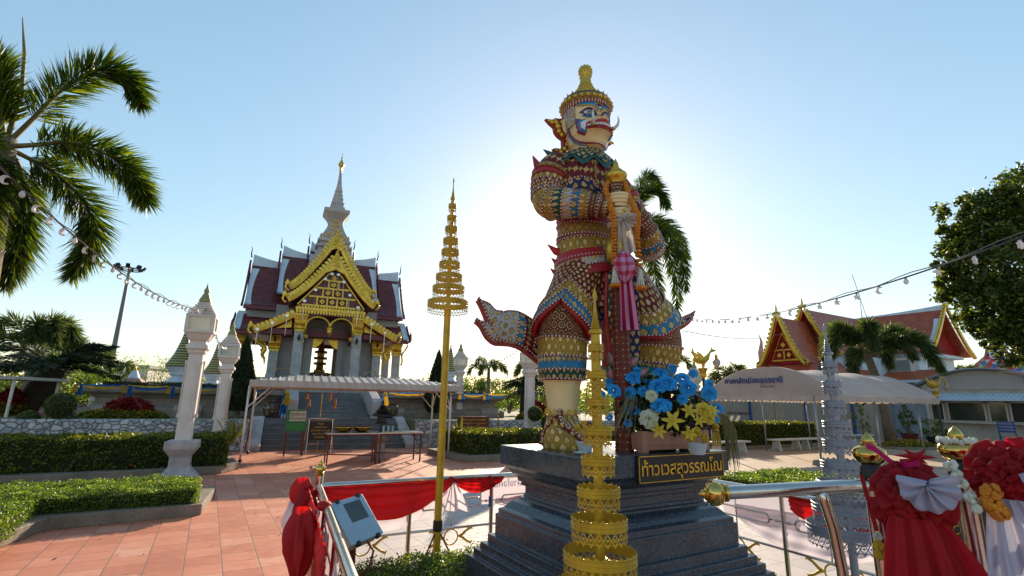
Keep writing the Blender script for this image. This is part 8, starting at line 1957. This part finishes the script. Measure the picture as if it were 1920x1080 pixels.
# ================================================================== near handrail with brass domes, bottom right
P1 = Vector((2.50, 1.165, 0)); P2 = Vector((2.56, .86, 0)); HB = atd(1338, 925, 2.42)
HZ = 1.365
p1 = atd(1636, 893, 2.76); p2 = atd(1806, 900, 2.70)
def dome_post(p, label, zb):
    t = thing('dome_post', label, 'post', (p.x, p.y, 0), 0, 'domed posts of the near handrail')
    b = MB(); b.tube([(0, 0, 0), (0, 0, zb)], .036, 16); b.build('shaft', M['steel'], t, smooth='auto')
    b = MB(); b.lathe([(.044, zb-.01), (.047, zb+.01), (.043, zb+.02), (.045, zb+.03), (.040, zb+.04), (.036, zb+.05)], n=24); b.build('collar', M['black'], t, smooth='auto')
    b = MB(); b.lathe([(0.0222, zb+0.0450), (0.0370, zb+0.0498), (0.0533, zb+0.0626), (0.0636, zb+0.0794), (0.0651, zb+0.0930), (0.0607, zb+0.1090), (0.0459, zb+0.1218), (0.0326, zb+0.1274), (0.0326, zb+0.1346), (0.0222, zb+0.1370), (0.0244, zb+0.1410), (0.0244, zb+0.1490), (0.0178, zb+0.1634), (0.0059, zb+0.1778), (0.0007, zb+0.1842)], n=32); b.build('dome', M['brass'], t, smooth='auto')
    return t
dome_post(p1, 'polished brass dome with a magenta ribbon, left of the two near domed posts', p1.z-.0)
d2 = dome_post(p2, 'polished brass dome ringed with jasmine flowers, right of the two near domed posts', p2.z+.02)
b = MB()
for i in range(22):
    a = 2*PI*i/22; b.sphere((.054*math.cos(a), .054*math.sin(a), p2.z+.145+.005*math.sin(i*2.3)), .0105, 6, 5, 1, 1, 1.2)
o = b.build('jasmine_garland', M['jasmine'], loc=(p2.x, p2.y, 0)); tag(o, 'ring of white jasmine flowers round the right brass dome', 'garland')
t = thing('handrail', 'thick near steel handrail with a brass ball end sweeping in from the right', 'handrail', (HB.x, HB.y, 0))
q1 = p1-Vector((HB.x, HB.y, 0)); q2 = p2-Vector((HB.x, HB.y, 0)); q0 = V(0, 0, HB.z); q1z = V(q1.x, q1.y, p1.z-.035); q2z = V(q2.x, q2.y, p2.z-.02); dq = (q1z-q0).normalized()
b = MB(); b.tube([q0+dq*.03, q1z, q2z, q2z+(q2z-q1z)*1.6], .028, 16); b.build('rail', M['steel'], t, smooth='auto')
b = MB(); T = Matrix.Translation(q0) @ (-dq).to_track_quat('Z', 'Y').to_matrix().to_4x4(); b.T = T
b.lathe([(.028, -.06), (.036, -.055), (.036, -.045), (.03, -.04), (.046, -.025), (.052, -.005), (.048, .015), (.034, .028), (.026, .03), (.027, .036), (.018, .04), (.019, .045), (.010, .055), (.001, .066)], n=24); b.build('ball_end', M['brass'], t, smooth='auto')
m0 = q0.lerp(q1z, .66); b = MB(); b.tube([m0, m0+V(.012, -.008, -.05), m0+V(.035, -.02, -.16), m0+V(.045, -.03, -.32), m0+V(.05, -.03, -.7), m0+V(.05, -.03, -HZ+.02)], .022, 12); b.build('bent_support', M['steel'], t, smooth=True)
# black lacquer pillar with gilt scrolls
p = atd(1790, 1000, 2.95)
t = thing('lacquer_pillar', 'black lacquered pillar with gilt scrollwork behind the red rosettes', 'pillar', (p.x, p.y, 0), rad(-30))
b = MB(); b.box(-.14, .14, -.1, .1, 0, 1.33); b.build('body', M['black'], t, bevel=.01)
b = MB(); rr = random.Random(2)
for k in range(26):
    cx = rr.uniform(-.11, .11); cz = rr.uniform(.8, 1.3); r = rr.uniform(.012, .03); b.tube([(cx+r*(1-j/14)*math.cos(j*.6), -.103, cz+r*(1-j/14)*math.sin(j*.6)) for j in range(11)], .003, 4)
b.box(-.14, .14, -.106, -.101, 1.28, 1.3); b.build('gilt_scrolls', M['gold'], t)
def vpost(u, d, label):
    p = atd(u, 1000, d); t = thing('steel_post', label, 'post', (p.x, p.y, 0)); b = MB(); b.tube([(0, 0, 0), (0, 0, 1.36)], .024, 14); b.build('shaft', M['steel'], t, smooth='auto'); b = MB(); b.lathe([(.05, 0), (.05, .01), (.03, .03)], n=14); b.build('foot', M['steel'], t)
vpost(1655, 2.8, 'upright steel post behind the large red rosette'); vpost(1872, 2.7, 'upright steel post behind the white cloth tail at the right edge')
# rosettes
def toward(p): return Vector((-p.x, -p.y, 0)).normalized()
def scrunch(b, c, fwd, R, seed, depth=.5, lobes=9, rows=30, cols=120, tilt=0):
    """gathered ruffle: radial folds that overlap in three rings, facing fwd"""
    c = Vector(c); fwd = Vector(fwd).normalized(); sx = Vector((-fwd.y, fwd.x, 0)).normalized(); sz = fwd.cross(sx); 
    if sz.z < 0: sz = -sz
    def fn(u, v):
        a = 2*PI*u; r = v
        ph = 2.2*mn.noise(Vector((math.cos(a)*1.2+seed, math.sin(a)*1.2, r*1.5)))
        fold = math.sin(lobes*a+ph*3+r*5); fold2 = math.sin(lobes*1.7*a-ph*4+r*9)
        ring = abs(math.sin(r*PI*2.6+ph*1.6+.35*math.sin(a*4)))
        h = (1-r**2.2)*depth*R*(1.0)+R*(.10*fold+.06*fold2)*min(1, r*2.5)*(1.1-r*.3)+R*.20*ring*(1-.5*r)
        rad_ = R*r*(1+.10*math.sin(a*5+seed)+.08*fold*r)
        return c+sx*rad_*math.cos(a)+sz*rad_*math.sin(a)*.92+fwd*h
    b.grid(fn, cols, rows)
def tailcloth(b, top, w0, w1, L, fwd, seed, skew=0., n=48, m=26, amp=.022):
    top = Vector(top); fwd = Vector(fwd).normalized(); sx = Vector((-fwd.y, fwd.x, 0)).normalized()
    def fn(u, v):
        w_ = w0+(w1-w0)*(v**.75); s_ = u-.5
        f = amp*(.25+v)*(math.sin(u*19+seed+.8*math.sin(v*3))+.5*math.sin(u*41+seed*2+v*2))
        return top+sx*(s_*w_+skew*v)+fwd*(f+.03+.03*math.sin(PI*v))+V(0, 0, -L*v+.02*math.sin(u*6+seed)*v)
    b.grid(fn, n, m)
def puffs(b, fwd, rx, rz_, seed, n, c0=V(0, 0, 0)):
    """rosette of many creased, overlapping puffs of gathered cloth"""
    rr = random.Random(seed); sx = Vector((-fwd.y, fwd.x, 0)).normalized()
    for lay, (cnt, L, Wd, fo, r0) in enumerate(((11, .62, .40, .0, .42), (9, .50, .36, .24, .26), (7, .42, .30, .44, .10), (4, .30, .24, .58, .0))):
        for k in range(cnt):
            a = 2*PI*k/cnt+lay*.5+rr.uniform(-.25, .25); dr = sx*math.cos(a)+V(0, 0, math.sin(a)*rz_/rx)+fwd*(.08+.22*lay)
            c = c0+sx*rx*r0*math.cos(a)+V(0, 0, rz_*r0*math.sin(a))+fwd*(fo*rx+rr.uniform(-.006, .006)); k2 = rr.uniform(.85, 1.2)
            loop_(b, c, dr, (fwd+sx*rr.uniform(-.3, .3)+V(0, 0, rr.uniform(-.3, .3))).normalized(), L*rx*k2, Wd*rx*k2, .24*rx, rr.uniform(0, 9))
    for k in range(0):
        q = k/n; a = k*2.39996+rr.uniform(-.2, .2); r = q**.5*.82; s = rr.uniform(.36, .50)*rx*(1.15-.25*q)
        c = c0+sx*rx*r*math.cos(a)+V(0, 0, rz_*r*math.sin(a))+fwd*(.085*(1-r*r)+rr.uniform(-.01, .012))

c1 = atd(1706, 932, 2.45); f1 = toward(c1)
t = thing('cloth_rosette', 'large scrunched red satin rosette with long tails and a white centre, left of the two', 'rosette', (c1.x, c1.y, c1.z))
M['satin'] = mat('crimson_satin', (.38, .004, .012), (.22, .002, .008), .85, 0, 3, .12, 80, trans=(.8, .01, .03, .25))
M['satinw'] = mat('white_satin', (.46, .44, .56), (.38, .36, .48), .85, 0, 3, .12, 80, trans=(.75, .7, .8, .3))
b = MB(); puffs(b, f1, .126, .142, 1, 20); b.build('ruffle', M['satin'], t, smooth=True)
sg = 1 if (MCAM.inverted() @ V(-f1.y, f1.x, 0)).x > 0 else -1
sr1 = V(-f1.y, f1.x, 0)*sg
b = MB()
for k_, (dx_, dz_) in enumerate(((.15, -1), (.6, -.7), (-.35, -.8), (.9, -.1), (-.7, -.2))): loop_(b, f1*.105+sr1*.055+V(0, 0, .06), sr1*dx_+V(0, 0, dz_)+f1*.25, (f1+sr1*.2*dz_).normalized(), .09, .05, .035, k_*1.3)
b.build('white_centre', M['satinw'], t, smooth=True)
b = MB(); tailcloth(b, V(0, 0, -.07)+sr1*.02+f1*.02, .14, .52, .62, f1, 1.0, .10); b.build('red_tail', M['satin'], t, smooth=True)
b = MB(); tailcloth(b, V(0, 0, -.06)+sr1*-.01+f1*.06, .12, .30, .50, f1, 3.0, .02); b.build('red_tail', M['satin'], t, smooth=True)
c2 = atd(1893, 885, 2.45); f2 = toward(c2); sr2 = V(-f2.y, f2.x, 0)*sg
t = thing('cloth_rosette', 'scrunched red satin rosette with a long white tail at the right edge of the picture', 'rosette', (c2.x, c2.y, c2.z))
b = MB(); puffs(b, f2, .112, .100, 2, 18, V(0, 0, 0)+V(-f2.y, f2.x, 0)*0.0); b.build('ruffle', M['satin'], t, smooth=True)
b = MB(); tailcloth(b, V(0, 0, -.08)+sr2*-.02+f2*.05, .08, .30, .44, f2, 2.0, .06, amp=.035); b.build('white_tail', M['satinw'], t, smooth=True)
b = MB(); tailcloth(b, V(0, 0, -.06)+sr2*.12+f2*.06, .10, .34, .5, f2, 5.0, .08); b.build('red_tail', M['satin'], t, smooth=True)
b = MB()
for k_, (dx_, dz_) in enumerate(((.5, .6), (1, .1), (.8, -.5), (-.3, -.4))): loop_(b, f2*.09+sr2*.075+V(0, 0, .02), sr2*dx_+V(0, 0, dz_)+f2*.3, f2, .07, .035, .02, k_*1.3)
b.build('white_centre', M['satinw'], t, smooth=True)
# pink ribbon and flowers on the left rosette
a_ = atd(1622, 823, 2.62); e_ = atd(1722, 858, 2.35)
t = thing('ribbon', 'shiny magenta ribbon stretched from the left brass dome over the red rosette', 'ribbon', a_)
M['magenta'] = mat('magenta_ribbon', (.62, .015, .20), (.5, .01, .15), .3, 0, 5, trans=(.9, .03, .3, .3))
d = e_-a_; b = MB(); b.grid(lambda u, v: d*u+V(0, 0, -.015-.024*v-.02*math.sin(PI*u)+.01*math.sin(u*8)), 16, 1); b.build('ribbon_strip', M['magenta'], t, solid=.001)
b = MB()
for k in range(6): a = k*1.05; b.tube([d*.95, d*.95+(sr1*math.cos(a)+V(0, 0, .45*math.sin(a)))*.06], [.012, .001], 4)
b.build('bow_points', M['cloth_red'], t)
def puff(b, c, r, n=34, seed=0):
    rr = random.Random(seed); c = Vector(c)
    for i in range(n):
        q = Vector((rr.gauss(0, 1), rr.gauss(0, 1), rr.gauss(0, 1))).normalized(); b.sphere(c+q*r*.72, r*.33, 6, 4)
t = thing('flower_garland', 'string of jasmine and marigolds laid over the right side of the left rosette', 'garland', c1+f1*.1+sr1*.12)
b = MB(); rr = random.Random(4)
for k in range(44): f = k/43; b.sphere(sr1*(.0+.05*f+rr.uniform(-.012, .012))+V(0, 0, .14-.13*f+rr.uniform(-.012, .012))+f1*rr.uniform(-.01, .03), .010, 6, 5)
b.build('jasmine', M['jasmine'], t)
for k, (x, z) in enumerate(((.095, .055), (.105, -.005), (.09, .02))): b = MB(); puff(b, sr1*x+V(0, 0, z)+f1*.01, .030, 40, k); b.build('marigold', M['orange'], t)
b = MB(); b.sphere(sr1*.05+V(0, 0, -.0)+f1*.03, .016, 10, 8); b.build('bud', M['jasmine'], t)
# hanging garland left of rosette
g0 = atd(1617, 905, 2.6)
t = thing('flower_garland', 'hanging garland of jasmine and marigold with red ribbons under the near handrail', 'garland', g0)
b = MB(); b.bar((0, 0, .03), (.02, -.02, -.18), .016, .003); b.bar((.06, -.03, .03), (.065, -.04, -.24), .022, .003); b.build('ribbon', M['cloth_red'], t)
b = MB()
for i in range(5): a = i*1.26; b.tube([V(.07, -.04, -.25), V(.07, -.04, -.25)+sr1*.05*math.cos(a)+V(0, 0, .05*math.sin(a))], [.012, .001], 4)
b.build('bow', M['cloth_red'], t)
x = V(.02, -.02, 0)
for k, (dx, z, r, m_) in enumerate(((0, -.20, .017, 'jasmine'), (0, -.235, .022, 'yelm'), (0, -.265, .022, 'yelm'), (.05, -.30, .018, 'jasmine'), (.05, -.335, .03, 'yelm'), (.05, -.375, .02, 'jasmine'), (.06, -.42, .042, 'orange'))):
    if 'yelm' not in M: M['yelm'] = mat('yellow_marigold', (.66, .42, .02), (.48, .28, .01), .8, 0, 30, .8, 100)
    b = MB(); puff(b, x+sr1*dx+V(0, 0, z), r, 30, k); b.build('flower', M[m_], t)
